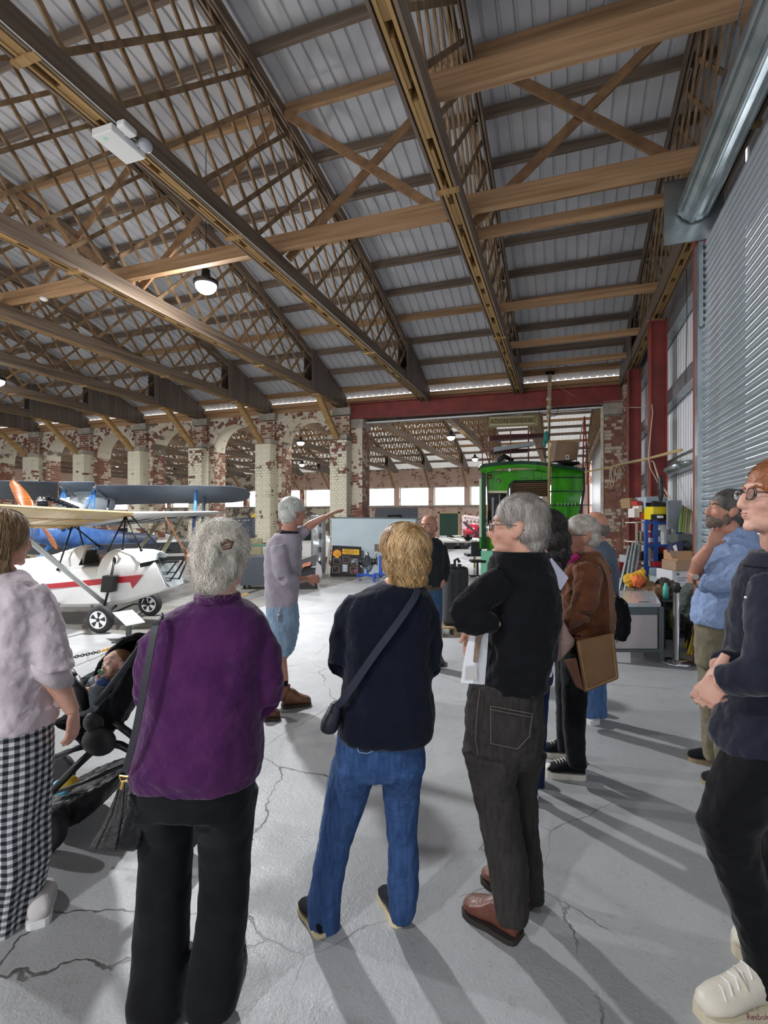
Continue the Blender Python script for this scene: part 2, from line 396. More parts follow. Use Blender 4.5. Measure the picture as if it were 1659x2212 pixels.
# ---- brickwork
class Bricks:
    def __init__(s): s.items = []
    def face(s, o, u, w, h, nrm, skip=None, z0=0, pr=.012, soldier=False):
        o = Vector(o); u = Vector(u).normalized(); n = Vector(nrm).normalized(); rowh = .085; r = 0; rs = random.Random(int(o.x*91+o.y*7))
        while (r+1)*rowh <= h+.02:
            hd = r % 2; bl = .115 if hd else .235; x = -(rs.random()*.0) - (.06 if hd else 0)
            while x < w-.03:
                a = max(0, x); e = min(w, x+bl-.012)
                if e-a > .03:
                    c = o + u*((a+e)/2) + UP*(z0+r*rowh+rowh/2)
                    if not (skip and skip((a+e)/2, z0+r*rowh+rowh/2)):
                        s.items.append((c + n*(pr/2+rs.uniform(-.003, .003)), u, n, e-a, rowh-.013, pr))
                x += bl
            r += 1
def camdist(c): return math.hypot(c.x, c.y)
def lay(bricks, parent, m, nind=0):
    its = bricks.items
    if nind:
        def vis(i):
            c = i[0]; dc = -c.x*ST + c.y*CT; xc = c.x*CT + c.y*ST
            return 0 if (dc > 1 and abs(xc/dc) < .76 and c.z > 1.7) else 1
        its = sorted(its, key=lambda i: (vis(i), camdist(i[0])))
    cache = {}
    for c, u, n, w, h, p in its[:nind]:
        key = (round(w, 2), tuple(round(q, 2) for q in u), tuple(round(q, 2) for q in n))
        if key not in cache:
            q = MB(); q.box((0, 0, 0), (w, p, h), (u, n, UP)); me = bpy.data.meshes.new('brick'); me.from_pydata(q.v, [], q.f); me.materials.append(m); cache[key] = me
        link_mesh('brick', cache[key], parent, c)
    q = MB()
    for c, u, n, w, h, p in its[nind:]: q.box(c, (w, p, h), (u, n, UP))
    if q.v: q.build('brickwork', m, parent)['kind'] = 'stuff'
wb = thing('wall_back', 'brick arcade of round arches with peeling whitewash', None); wb['kind'] = 'structure'
TOPZ = 5.02
SPR, RAD = 3.92, .86
PW = .45                                     # half width of a pier
def arcade():
    core = MB(); fr = Bricks(); pil = Bricks(); red = Bricks()
    y0, y1 = DA, DA+.6
    for k in range(3, 14):
        xk = XS[k]; right = xk+PW if k > 3 else xk+.62
        core.bb(xk-PW, right, y0, y1, 0, TOPZ)
        # projecting pier above the corbel, pilaster below
        core.bb(xk-.25, xk+.25, DA-.14, DA, 4.15, TOPZ-.25)
        core.bb(xk-.27, xk+.27, DA-.42, DA, 0, 4.02)
        pil.face((xk-.27, DA-.42, 0), (1,0,0), .54, 4.0, (0,-1,0)); pil.face((xk+.27, DA-.42, 0), (0,1,0), .42, 4.0, (1,0,0))
        red.face((xk-.25, DA-.14, 0), (1,0,0), .5, .62, (0,-1,0), z0=4.16); red.face((xk+.25, DA-.14, 0), (0,1,0), .14, .62, (1,0,0), z0=4.16)
        fr.face((xk-PW, DA, 0), (1,0,0), PW-.27, 3.9, (0,-1,0)); fr.face((xk+.27, DA, 0), (1,0,0), right-xk-.27, 3.9, (0,-1,0))
        red.face((right, DA, 0), (0,1,0), .6, 3.9 if k > 3 else 4.75, (1,0,0))
        # spandrel over the arch to the left (towards k+1)
        xr, xl = xk-PW, XS[k+1]+PW if k < 13 else xk-2.19+PW; cx = (xr+xl)/2; R = (xr-xl)/2; n = 14
        for i in range(n):
            a0 = math.pi*i/n; a1 = math.pi*(i+1)/n
            p0 = (cx+R*math.cos(a0), SPR+R*math.sin(a0)); p1 = (cx+R*math.cos(a1), SPR+R*math.sin(a1))
            core.hexa([(p1[0], y0, p1[1]), (p0[0], y0, p0[1]), (p0[0], y1, p0[1]), (p1[0], y1, p1[1]), (p1[0], y0, TOPZ), (p0[0], y0, TOPZ), (p0[0], y1, TOPZ), (p1[0], y1, TOPZ)])
        fr.face((xl-PW*0, DA, 0), (1,0,0), xr-xl, TOPZ-SPR, (0,-1,0), skip=lambda u, z, R=R: math.hypot(u-R, z-SPR) < R+.26, z0=SPR)
        fr.face((xk-PW, DA, 0), (1,0,0), 2*PW, TOPZ-SPR-.02, (0,-1,0), skip=lambda u, z: False, z0=SPR)
        # voussoir ring
        q = MB(); nv = 34
        for ring in range(2):
            for i in range(nv):
                a = math.pi*(i+.5)/nv; rr = R+.06+.125*ring; c = Vector((cx+rr*math.cos(a), DA-.006, SPR+rr*math.sin(a)))
                rad = Vector((math.cos(a), 0, math.sin(a))); tan = Vector((-math.sin(a), 0, math.cos(a)))
                q.box(c, (.112, .02, math.pi*rr/nv-.012), (rad, Vector((0,1,0)), tan))
        q.build('arch_ring', M_br_h, wb)['kind'] = 'stuff'
        # soffit bricks of the right hand jamb seen under the arch
    core.build('wall_core', M_br_core, wb)
    lay(pil, wb, M_br_w, 130); lay(fr, wb, M_br_h, 0); lay(red, wb, M_br_r, 110)
    for k in range(3, 12):
        xk = XS[k]
        c = MB(); c.bb(xk-.32, xk+.32, DA-.5, DA+.0, 4.02, 4.15); c.build('corbel_stone', M_conc, wb)
        c = MB(); c.bb(xk-.3, xk+.3, DA-.2, DA+.3, TOPZ-.22, TOPZ); c.build('bearing_stone', M_conc, wb)
    c = MB(); c.bb(XS[3]-.02, XS[3]+.66, DA-.05, DA+.64, 4.4, 4.68); c.build('padstone', M_conc, wb)
    c = MB(); c.bb(-36, 1.9, DA-.02, DA+.10, TOPZ, TOPZ+.22); c.build('wall_plate', M_new_x, wb)
    c = MB(); c.bb(-36, 1.9, DA-.12, DA-.03, TOPZ+.16, TOPZ+.28); c.build('wall_plate', M_new_x, wb)
arcade()
# right hand pier of the wide opening
rp = MB(); rp.bb(1.02, 1.55, DA-.1, DA+.5, 0, 4.5); rp.bb(1.45, 2.0, DA-.3, DA+.3, 0, 5.1); rp.build('pier_core', M_mortar, wb)
q = Bricks(); q.face((1.02, DA-.1, 0), (1,0,0), .43, 4.3, (0,-1,0)); q.face((1.45, DA-.3, 0), (1,0,0), .5, 5.0, (0,-1,0)); q.face((1.02, DA+.5, 0), (0,-1,0), .6, 4.3, (-1,0,0)); q.face((1.45, DA-.1, 0), (0,-1,0), .2, 5.0, (-1,0,0))
lay(q, wb, M_br_r, 60)
c = MB(); c.bb(1.0, 1.47, DA-.14, DA+.52, 4.32, 4.66); c.build('padstone', M_conc, wb)
c = MB(); c.bb(.93, 1.0, DA-.12, DA, 0, 4.5); c.build('timber_post', mat('bleached board', 'cfc6b2', .8, col2='a89e8c', nscale=6), wb)
# ---- red steel lintel and its twin
def ibeam(mb, p0, p1, w, h, t=.02, mi=0):
    p0, p1 = Vector(p0), Vector(p1)
    mb.beam(p0+UP*(h/2-t/2), p1+UP*(h/2-t/2), w, t); mb.beam(p0-UP*(h/2-t/2), p1-UP*(h/2-t/2), w, t); mb.beam(p0, p1, t, h-2*t)
c = MB(); ibeam(c, (XS[3]+.25, DA-.05, 4.9), (1.42, DA-.05, 4.84), .25, .46); c.build('steel_lintel', M_red, wb)
c = MB(); c.bb(XS[3]+.6, 1.1, DA+.42, DA+.44, 4.62, 4.9); c.bb(XS[3]+.6, 1.1, DA+.3, DA+.56, 4.6, 4.62); c.build('steel_lintel', mat('dark steel with pale flange', '4a4643', .6, col2='6a6662', nscale=4), wb)
c = MB(); c.bb(XS[3]+.6, 1.1, DA+.18, DA+.30, 4.575, 4.598); c.build('lower_flange', M_white, wb)
# ---- right hand end wall
wr = thing('wall_right', 'end wall of vertical corrugated cladding on galvanised rails', None); wr['kind'] = 'structure'
M_clad = mat('white cladding sheet', 'd5d8dd', .4, .2, rnd=.04)
WX = 1.78
def clad(ya, yb, za, zb):
    y = ya
    while y < yb:
        c = MB(); pr = []
        for i in range(6):
            u = i*.166; pr += [(u, 0), (u+.11, 0), (u+.125, .03), (u+.152, .03)]
        pr.append((1.0, 0))
        c.loft([[(WX+w, y+u, z) for u, w in pr] for z in (za, zb)], closed=False, caps=False); c.build('cladding_sheet', M_clad, wr); y += 1.0
clad(6.2, 15, 0, 5.5)
clad(15, 36, 0, 5.5)
c = MB(); c.bb(WX+.01, WX+.06, -9.5, 6.2, 4.6, 8.2); c.build('upper_cladding', M_clad, wr)
c = MB(); c.bb(WX+.01, WX+.06, 6.2, 15, 5.5, 8.2); c.bb(WX+.01, WX+.06, 15, 36.5, 5.5, 8.2); c.build('gable_cladding', M_clad, wr)
for z in (2.45, 3.6, 4.75):
    c = MB(); c.bb(WX-.16, WX-.145, 6.5, 14, z-.1, z+.1); c.bb(WX-.16, WX-.02, 6.5, 14, z-.11, z-.095); c.bb(WX-.16, WX-.02, 6.5, 14, z+.095, z+.11); c.build('cladding_rail', M_galv, wr)
def hcol(name, x, y, z1, w=.25, dep=.26, m=M_red):
    c = MB(); c.bb(x-dep/2, x-dep/2+.018, y-w/2, y+w/2, 0, z1); c.bb(x+dep/2-.018, x+dep/2, y-w/2, y+w/2, 0, z1); c.bb(x-dep/2, x+dep/2, y-.01, y+.01, 0, z1); c.bb(x-dep/2-.04, x+dep/2+.02, y-w/2-.04, y+w/2+.04, 0, .02)
    return c.build(name, m, wr)
hcol('steel_column', 1.5, 9.6, 4.95)
hcol('steel_column', 1.5, 12.6, 4.95)
c = MB(); c.bb(1.40, 1.62, 6.52, 6.66, 0, 4.75); c.build('door_post', M_red, wr)
# ---- roller shutter
sh = thing('roller_shutter', 'tall ribbed galvanised roller shutter door filling the right side', 'shutter', (1.5, 2, 0))
M_sh = mat('galvanised shutter lath', 'a4acb2', .34, .55, col2='98a1a8', nscale=3)
c = MB(); c.bb(1.40, 1.50, 6.40, 6.50, 0, 4.62); c.bb(1.385, 1.40, 6.36, 6.50, 0, 4.62); c.build('guide_rail', M_galv, sh)
pitch = .078; z = .02; me = None; nl = 0
while z < 4.62:
    if me is None:
        c = MB(); pr = []
        for i in range(7):
            a = math.pi*i/6; pr.append((-.022*math.sin(a), z*0 + pitch*.86*i/6))
        pr.append((.0, pitch*.97))
        c.loft([[(1.46+w, y, h) for w, h in pr] for y in (-6.0, 6.40)], closed=False, caps=False)
        me = bpy.data.meshes.new('shutter_slat'); me.from_pydata(c.v, [], c.f); me.materials.append(M_sh); me.polygons.foreach_set('use_smooth', [True]*len(me.polygons))
    link_mesh('shutter_slat', me, sh, Vector((0, 0, z))-Vector((1.5, 2, 0))); z += pitch
c = MB(); c.tube([(1.34, -6, 4.98), (1.34, 6.28, 4.98)], .15, 20)
for a in range(6):
    q = a*math.pi/3+.3; c.tube([(1.34+.15*math.cos(q), -6, 4.98+.15*math.sin(q)), (1.34+.15*math.cos(q), 6.28, 4.98+.15*math.sin(q))], .028, 8)
c.build('drum', M_galv, sh, smooth=False)
c = MB(); c.bb(1.05, 1.62, 6.30, 6.315, 4.62, 5.32); c.tube([(1.34, 6.2, 4.98), (1.34, 6.26, 4.98)], .17, 16); c.build('drum_end_plate', M_galv, sh)
c = MB(); c.bb(1.39, 1.43, 6.33, 6.38, 3.7, 4.7); c.build('cable_trunk', M_galv, sh)
c = MB(); c.bb(1.50, 1.78, -9.5, 6.4, 4.68, 4.72); c.build('shutter_lintel', M_galv, wr)
# ---- far wall of the far hall
wf = thing('wall_far', 'far brick wall with a band of bright windows', None); wf['kind'] = 'structure'
YF = 36.2
core = MB(); core.bb(-37, 2, YF, YF+.4, 0, 2.55); core.bb(-37, 2, YF, YF+.4, 3.92, 5.3)
for k in range(15): core.bb(XS[k]-.2, XS[k]+.2, YF-.08, YF+.4, 2.55, 3.92)
core.build('wall_core', M_br_core, wf)
q = Bricks(); q.face((-16, YF, 0), (1,0,0), 18, 2.5, (0,-1,0)); q.face((-22, YF, 0), (1,0,0), 24, 1.3, (0,-1,0), z0=3.93); lay(q, wf, M_br_far)
c = MB()
for k in range(15): c.bb(XS[k]-.2, XS[k]+.2, YF-.1, YF-.08, 2.55, 3.92)
c.build('window_pier_face', M_br_far, wf)
c = MB(); c.bb(-37, 2, YF-.14, YF+.05, 2.46, 2.56); c.build('window_sill', M_conc, wf)
M_pane = bpy.data.materials.new('hazy window pane'); M_pane.use_nodes = True
nt = M_pane.node_tree; bs = nt.nodes['Principled BSDF']; bs.inputs['Transmission Weight'].default_value = 1; bs.inputs['Roughness'].default_value = .15; bs.inputs['IOR'].default_value = 1.02; bs.inputs['Base Color'].default_value = (1,1,1,1)
for k in range(1, 15):
    w = thing('window_%d' % k, 'bright clerestory window in the far wall', None); w['kind'] = 'structure'
    x0, x1 = XS[k]+.2, XS[k-1]-.2
    c = MB(); c.add([(x0+.06, YF+.2, 2.6), (x1-.06, YF+.2, 2.6), (x1-.06, YF+.2, 3.88), (x0+.06, YF+.2, 3.88)], [(0,1,2,3)]); c.build('pane', M_pane, w)
    c = MB(); c.bb(x0, x1, YF+.16, YF+.24, 2.55, 2.61); c.bb(x0, x1, YF+.16, YF+.24, 3.86, 3.92); c.bb(x0, x0+.06, YF+.16, YF+.24, 2.6, 3.88); c.bb(x1-.06, x1, YF+.16, YF+.24, 2.6, 3.88); c.build('window_frame', M_white, w)
d = thing('door_1', 'pair of dark green doors in the far wall', None); d['kind'] = 'structure'
dx = [P(952, 1120, 37.2).x, P(992, 1120, 36.8).x]
for i in range(2):
    a = dx[0]+(dx[1]-dx[0])*i/2; e = dx[0]+(dx[1]-dx[0])*(i+1)/2
    c = MB(); c.bb(a+.01, e-.01, YF-.06, YF-.02, 0, 1.98); 
    for z in (.1, .9, 1.75): c.bb(a+.1, e-.1, YF-.075, YF-.06, z, z+.1)
    c.build('door_leaf', mat('dark green paint', '1f4a3d', .5), d)
c = MB(); c.bb(dx[0]-.12, dx[0], YF-.09, YF, 0, 2.1); c.bb(dx[1], dx[1]+.12, YF-.09, YF, 0, 2.1); c.bb(dx[0]-.12, dx[1]+.12, YF-.09, YF, 1.98, 2.1); c.build('door_frame', mat('pale brick trim', 'cbb08e', .8), d)
# ---- left end wall and near side wall (mostly outside the frame) with their window bands
wl = thing('wall_left', 'brick end wall far to the left', None); wl['kind'] = 'structure'
c = MB(); c.bb(-37, -36.6, -10, 36.5, 0, 2.4); c.bb(-37, -36.6, -10, 36.5, 3.9, 8.5)
for i in range(14): c.bb(-37, -36.6, -10+i*3.5, -9.4+i*3.5, 2.4, 3.9)
c.build('wall_core', M_br_far, wl)
wn = thing('wall_front', 'brick side wall behind the viewer with open window bays', None); wn['kind'] = 'structure'
c = MB(); c.bb(-37, 2, -9.9, -9.5, 0, 1.0); c.bb(-37, 2, -9.9, -9.5, 4.3, 5.3)
for k in range(15): c.bb(XS[k]-.25, XS[k]+.25, -9.9, -9.5, 1.0, 4.3)
c.build('wall_core', M_br_far, wn)
c = MB(); c.bb(1.5, 1.9, -9.9, -6, 0, 5); c.build('wall_return', M_br_far, wr)
# ---- long binders at tie level and sway braces
def binder(x0, x1, y, z, w, h, label, m=M_new_x):
    c = MB(); c.bb(x0, x1, y-w/2, y+w/2, z-h/2, z+h/2); return tag(c.build('tie_beam', m, None, root=((x0+x1)/2, y, z)), label, 'roof beam')
binder(XS[1]+.02, XS[0]-.02+.1, 4.45, ZB+.42, .1, .2, 'pale pine tie beam nearest the viewer at the top right')
binder(-36, XS[0], 6.1, ZB+.33, .1, .2, 'long pale pine tie beam crossing the whole roof past the bright lamp')
for y, zz, lb in ((6.75, .3, 'pine beam just beyond the long tie beam in the right bay'), (9.2, .28, 'thin pine beam in the right bay, mid way down the roof'), (11.2, .26, 'thin pine beam in the right bay level with the red column top'), (12.9, .3, 'lowest thin pine beam in the right bay above the red lintel')):
    binder(XS[1]+.02, XS[0]-.02+.1, y, ZB+zz+.02, .07, .13, lb)
# sway braces in the vertical plane of the long tie beam
names = {0: 'right bay over the roller shutter', 1: 'bay right of the emergency light truss', 2: 'bay beside the bright lamp', 3: 'fourth bay from the right', 4: 'fifth bay from the right', 5: 'sixth bay from the right'}
for k in range(0, 6):
    xa, xb = XS[k+1], XS[k]
    for sgn in (0, 1):
        p0, p1 = ((xa+.1, 6.27+.1*sgn, 5.3), (xb-.1, 6.27+.1*sgn, 7.3)) if sgn else ((xa+.1, 6.27, 7.3), (xb-.1, 6.27, 5.3))
        c = MB(); c.beam(p0, p1, .045, .12, up=(0,1,0)) if False else c.beam(p0, p1, .04, .11, up=(0,0,1))
        tag(c.build('sway_brace', M_new_n, None, root=p0), 'timber sway brace %s to the right, %s' % ('rising' if sgn else 'falling', names[k]), 'roof brace')
# ================================================================ people toolkit
PEND = []                       # (kind, pieces, name, material, parent, disp, label, ...) baked together at the end
TEX = {}
def cloud(scale, depth=2):
    k = (scale, depth)
    if k not in TEX:
        t = bpy.data.textures.new('folds', 'CLOUDS'); t.noise_scale = scale; t.noise_depth = depth; TEX[k] = t
    return TEX[k]
def soft(mb, name, m, parent, voxel=.012, it=3, disp=0, dscale=.12, label=None, fine=None, fvox=.0035, offset=None, fac=.5):
    """union of the overlapping shapes in mb as ONE smooth skin; fine: a second MB (hands) remeshed finer and joined in"""
    PEND.append(([(mb, voxel, it, disp, dscale, fac), (fine, fvox, 2, 0, 1, fac)], name, m, parent, label))
def bake_all():
    jobs = []
    for specs, name, m, parent, label in PEND:
        tmp = []
        for q, vx, nit, disp, dscale, fac in specs:
            if q is None or not q.v: continue
            me = bpy.data.meshes.new('tmp'); me.from_pydata(q.v, [], q.f); o = bpy.data.objects.new('tmp', me); COL.objects.link(o)
            r = o.modifiers.new('r', 'REMESH'); r.mode = 'VOXEL'; r.voxel_size = vx; r.use_smooth_shade = True
            s = o.modifiers.new('s', 'SMOOTH'); s.iterations = nit; s.factor = fac
            if disp:
                d = o.modifiers.new('d', 'DISPLACE'); d.texture = cloud(dscale); d.strength = disp; d.mid_level = .5
                if dscale > .05: d = o.modifiers.new('d2', 'DISPLACE'); d.texture = cloud(dscale*.4, 1); d.strength = disp*.45; d.mid_level = .5
            tmp.append(o)
        jobs.append((tmp, name, m, parent, label))
    dg = bpy.context.evaluated_depsgraph_get(); dg.update()
    for tmp, name, m, parent, label in jobs:
        off = Vector((0,0,0)); q = parent
        while q is not None: off += q.location; q = q.parent
        vs, fs = [], []
        for o in tmp:
            ev = o.evaluated_get(dg); me = ev.to_mesh(); n = len(me.vertices); co = np.empty(n*3); me.vertices.foreach_get('co', co); co = co.reshape(-1, 3)-np.array(off)
            b = len(vs); vs += co.tolist(); fs += [[i+b for i in p.vertices] for p in me.polygons]; ev.to_mesh_clear()
        me = bpy.data.meshes.new(name); me.from_pydata(vs, [], fs); me.polygons.foreach_set('use_smooth', [True]*len(me.polygons))
        me.materials.append(m); o = link_mesh(name, me, parent)
        if label: o['label'] = label
    for tmp, *_ in jobs:
        for o in tmp:
            me = o.data; bpy.data.objects.remove(o); bpy.data.meshes.remove(me)
def leg(q, sk, rows, f, k, deep=.13, skin_end=None):
    """rows (centre, half width px) down one trouser leg; the leg inside follows the same line"""
    n = len(rows); torso(q, [(c, w*k, max(w*k, deep*(1-i/2.2) if i < 3 else .05)) for i, (c, w) in enumerate(rows)], f)
    sk.tube([c for c, w in rows], [max(.022, min(.07, w*k*.62)) for c, w in rows], 12)
def frame(f, tilt=0, lean=0):
    """right, forward, up for a body facing f (world xy); tilt>0 looks up"""
    f = Vector(f); f.z = 0; f.normalize(); r = f.cross(UP).normalized(); u = Vector(UP)
    if tilt: f2 = f*math.cos(tilt)+u*math.sin(tilt); u = u*math.cos(tilt)-f*math.sin(tilt); f = f2
    if lean: r2 = r*math.cos(lean)+u*math.sin(lean); u = u*math.cos(lean)-r*math.sin(lean); r = r2
    return r, f, u
def face_dir(a, b): return (RT*a + FW*b).normalized()
class Head:
    def __init__(s, c, f, tilt=0, sc=1.0, lean=0):
        s.c = Vector(c); s.r, s.f, s.u = frame(f, tilt, lean); s.s = sc
    def p(s, x, y, z): return s.c + (s.r*x + s.f*y + s.u*z)*s.s
    def R(s, *r): return tuple(q*s.s for q in r)
    def ax(s): return (s.r, s.f, s.u)
    def skin(s, mb, neck_base, neck_r=.055, nose=1.0, jaw=1.0, fine=None):
        e = lambda c, r, q=mb: q.ell(s.p(*c), s.R(*r), s.ax(), 20, 14)
        e((0, -.012, .042), (.074, .094, .084)); e((0, .022, -.018), (.064, .066, .078)); e((0, .03, -.07), (.05*jaw, .052, .036))
        e((0, .070, -.090), (.021*jaw, .017, .017)); e((0, .072, .034), (.046, .019, .014))
        e((.034, .058, -.020), (.026, .024, .026)); e((-.034, .058, -.020), (.026, .024, .026))
        mb.tube([s.p(0, .080, .022), s.p(0, .094, .002), s.p(0, .100*nose, -.026)], [.009*s.s, .011*s.s, .014*s.s], 10)
        e((0, .100*nose, -.028), (.016, .012, .012)); e((.012, .092, -.031), (.008, .011, .008)); e((-.012, .092, -.031), (.008, .011, .008))
        e((0, .082, -.050), (.022, .013, .006)); e((0, .081, -.062), (.019, .013, .007)); e((0, .078, -.056), (.02, .008, .016))
        for k in (-1, 1):
            e((k*.030, .0715, .0125), (.0150, .0128, .0075)); e((k*.030, .0700, -.0035), (.0140, .0115, .0060))
            e((k*.074, -.008, .0), (.009, .019, .031)); e((k*.078, -.014, .006), (.006, .018, .025)); e((k*.072, 0, -.026), (.007, .010, .012))
        mb.tube([s.p(0, -.018, -.03), s.p(0, -.03, -.09), neck_base], [.058*s.s, neck_r*s.s, (neck_r+.008)*s.s], 16)
    def eyes(s, parent, col='4a5a66'):
        for k in (-1, 1):
            q = MB(); q.ell(s.p(k*.030, .0705, .0045), .0112*s.s, None, 14, 10); o = q.build('eye', M_eye, parent, True)
            q = MB(); q.ell(s.p(k*.0303, .0788, .0045), s.R(.0065, .0035, .0065), s.ax(), 12, 8); q.build('iris', mat('iris '+col, col, .15), o, True)
    def brows(s, parent, m, w=.005):
        q = MB()
        for k in (-1, 1): q.tube([s.p(k*.014, .089, .026), s.p(k*.032, .084, .032), s.p(k*.047, .070, .027)], [w*s.s*.7, w*s.s, w*s.s*.5], 8)
        q.build('eyebrows', m, parent, True)
    def lips(s, parent, m):
        q = MB(); q.ell(s.p(0, .0895, -.052), s.R(.018, .006, .0034), s.ax(), 12, 8); q.ell(s.p(0, .088, -.0600), s.R(.016, .006, .0038), s.ax(), 12, 8); q.build('lips', m, parent, True)
    def glasses(s, parent, m):
        q = MB()
        for k in (-1, 1):
            pts = []
            for i in range(15):
                a = 2*math.pi*i/14; ca, sa = math.cos(a), math.sin(a); pts.append(s.p(k*.034+.025*abs(ca)**.7*(1 if ca > 0 else -1), .098-.004*abs(ca), .006+.018*abs(sa)**.7*(1 if sa > 0 else -1)))
            q.tube(pts, .0017*s.s, 6, False)
            q.tube([s.p(k*.058, .094, .012), s.p(k*.076, .05, .012), s.p(k*.081, -.01, .012), s.p(k*.078, -.03, -.004)], .0019*s.s, 6)
        q.tube([s.p(-.010, .1, .012), s.p(0, .104, .014), s.p(.010, .1, .012)], .0015*s.s, 6)
        g = q.build('glasses', m, parent, True)
        q = MB()
        for k in (-1, 1): q.ell(s.p(k*.034, .0965, .006), s.R(.024, .0008, .017), s.ax(), 14, 8)
        q.build('lens', mat('spectacle glass', 'ffffff', .03, trans=1), g, True)
    def hair(s, parent, m, parts, strands=900, length=.05, flow=(0, 0, -1), width=.0022, lift=.004, disp=.006, voxel=.007, cut=None, seg=5, wild=.25, name='hair', bend=0, seed=1, cap=True, dscale=.025):
        """parts: ellipsoids (centre, radii) in head space making the cap; strands grow on them"""
        q = MB()
        for c, r in parts: q.ell(s.p(*c), s.R(*r), s.ax(), 24, 16)
        if cap: soft(q, name, m, parent, voxel, 2, disp*s.s, dscale*s.s)
        rs = random.Random(seed); fl = Vector((0, 0, -1)) if callable(flow) else Vector(flow); st = MB(); tot = sum(r[0]*r[2]+r[1]*r[2] for c, r in parts)
        inside = lambda v: any(sum(((v[i]-c[i])/(r[i]*.97))**2 for i in range(3)) < 1 for c, r in parts)
        n = 0; tries = 0
        while n < strands and tries < strands*6:
            tries += 1; c, r = parts[rs.choices(range(len(parts)), [r[0]*r[2]+r[1]*r[2] for c, r in parts])[0]]
            d = Vector((rs.gauss(0, 1), rs.gauss(0, 1), rs.gauss(0, 1))).normalized(); v = Vector([c[i]+d[i]*r[i] for i in range(3)])
            if inside(v) or (cut and cut(v)): continue
            nn = Vector([d[i]/r[i] for i in range(3)]).normalized(); n += 1
            dr = (fl if not callable(flow) else Vector(flow(v))) + Vector((rs.gauss(0, wild), rs.gauss(0, wild), rs.gauss(0, wild))); L = length*rs.uniform(.6, 1.15); pts = [v]; w = width*.72*rs.uniform(.6, 1.3); off = lift*rs.uniform(-.3, 1.3); cur = Vector(v)
            ph = rs.uniform(0, 6.28)
            for k in range(seg):
                t = dr - nn*dr.dot(nn); t = t.normalized() if t.length > 1e-3 else Vector((0, 0, -1))
                if bend: t = (t + nn.cross(t)*math.sin(ph+k*bend)*.8).normalized()
                cur = cur + t*(L/seg); e = Vector([(cur[i]-c[i])/r[i] for i in range(3)]); l = e.length
                if l < 1.02: cur = Vector([c[i]+e[i]/l*r[i]*1.0 for i in range(3)])
                nn = Vector([e[i]/r[i] for i in range(3)]).normalized(); pts.append(cur+nn*off*(k+1)/seg)
            base = len(st.v); vs = []
            for k, pt in enumerate(pts):
                t = (pts[min(k+1, seg)]-pts[max(0, k-1)]); sd = t.cross(nn); sd = sd.normalized() if sd.length > 1e-6 else Vector((1,0,0)); ww = w*(1-.75*k/seg)
                for sg in (-1, 1): z = pt+sd*ww*sg; vs.append(s.p(z.x, z.y, z.z))
            st.add(vs, [(2*k, 2*k+1, 2*k+3, 2*k+2) for k in range(seg)])
        if st.v: o = st.build(name+'_strands', m, parent, True); o['kind'] = 'stuff'
def hand(mb, wrist, d, palm, side, curl=.4, sc=1.0, spread=.12, thumb=.6):
    """wrist, pointing direction, palm normal (the side fingers curl to), thumb side vector sign"""
    w = Vector(wrist); d = Vector(d).normalized(); n = Vector(palm); n = (n - d*n.dot(d)).normalized(); s_ = d.cross(n).normalized()*side
    L = lambda a, b, c: w + (d*a + s_*b + n*c)*sc
    mb.ell(L(.05, 0, 0), (.052*sc, .038*sc, .015*sc), (d, s_, n), 18, 12); mb.ell(L(.07, -.004, 0), (.03*sc, .038*sc, .013*sc), (d, s_, n), 16, 10)
    mb.ell(L(.036, .022, .008), (.032*sc, .016*sc, .015*sc), (d, s_, n), 14, 10)
    mb.tube([L(-.045, 0, 0), L(.0, 0, 0), L(.03, 0, 0)], [(.017*sc, .014*sc), (.024*sc, .018*sc), (.03*sc, .014*sc)], 12, up=n)
    for i, (b, ln) in enumerate(((.030, .070), (.010, .078), (-.010, .072), (-.029, .056))):
        a0 = spread*(1.5-i)*.5; q = L(.088-(.006 if i in (0, 3) else 0), b, 0); ang = 0; pts = [L(.06, b*.9, 0), q]; dd = d*math.cos(a0)+s_*math.sin(a0)
        for j, fr in enumerate((.45, .32, .23)):
            ang += curl*(.9 if j == 0 else 1.1)*(1+.08*i); q = q + (dd*math.cos(ang)+n*math.sin(ang))*ln*fr*sc; pts.append(q)
        mb.tube(pts, [.009*sc, .0092*sc, .0088*sc, .0078*sc, .0062*sc], 10)
    q = L(.025, .028, .006); dd = (d*math.cos(thumb)+s_*math.sin(thumb)); pts = [L(.012, .012, .004), q]
    for j, fr in enumerate((.036, .030)):
        q = q + (dd*math.cos(.25*j)+n*math.sin(.25+.3*j)).normalized()*fr*sc; pts.append(q)
    mb.tube(pts, [.012*sc, .0115*sc, .010*sc, .0078*sc], 10)
def ring(c, hw, hd, r, f, n=24, e=2.4, u=None):
    out = []
    for i in range(n):
        a = 2*math.pi*i/n; ca, sa = math.cos(a), math.sin(a)
        out.append(Vector(c) + r*(hw*abs(ca)**(2/e)*(1 if ca >= 0 else -1)) + f*(hd*abs(sa)**(2/e)*(1 if sa >= 0 else -1)))
    return out
def torso(mb, rows, f, e=2.4, r=None):
    rr, ff, _ = frame(f); mb.loft([ring(c, hw, hd, rr, ff, 28, e) for c, hw, hd in rows])
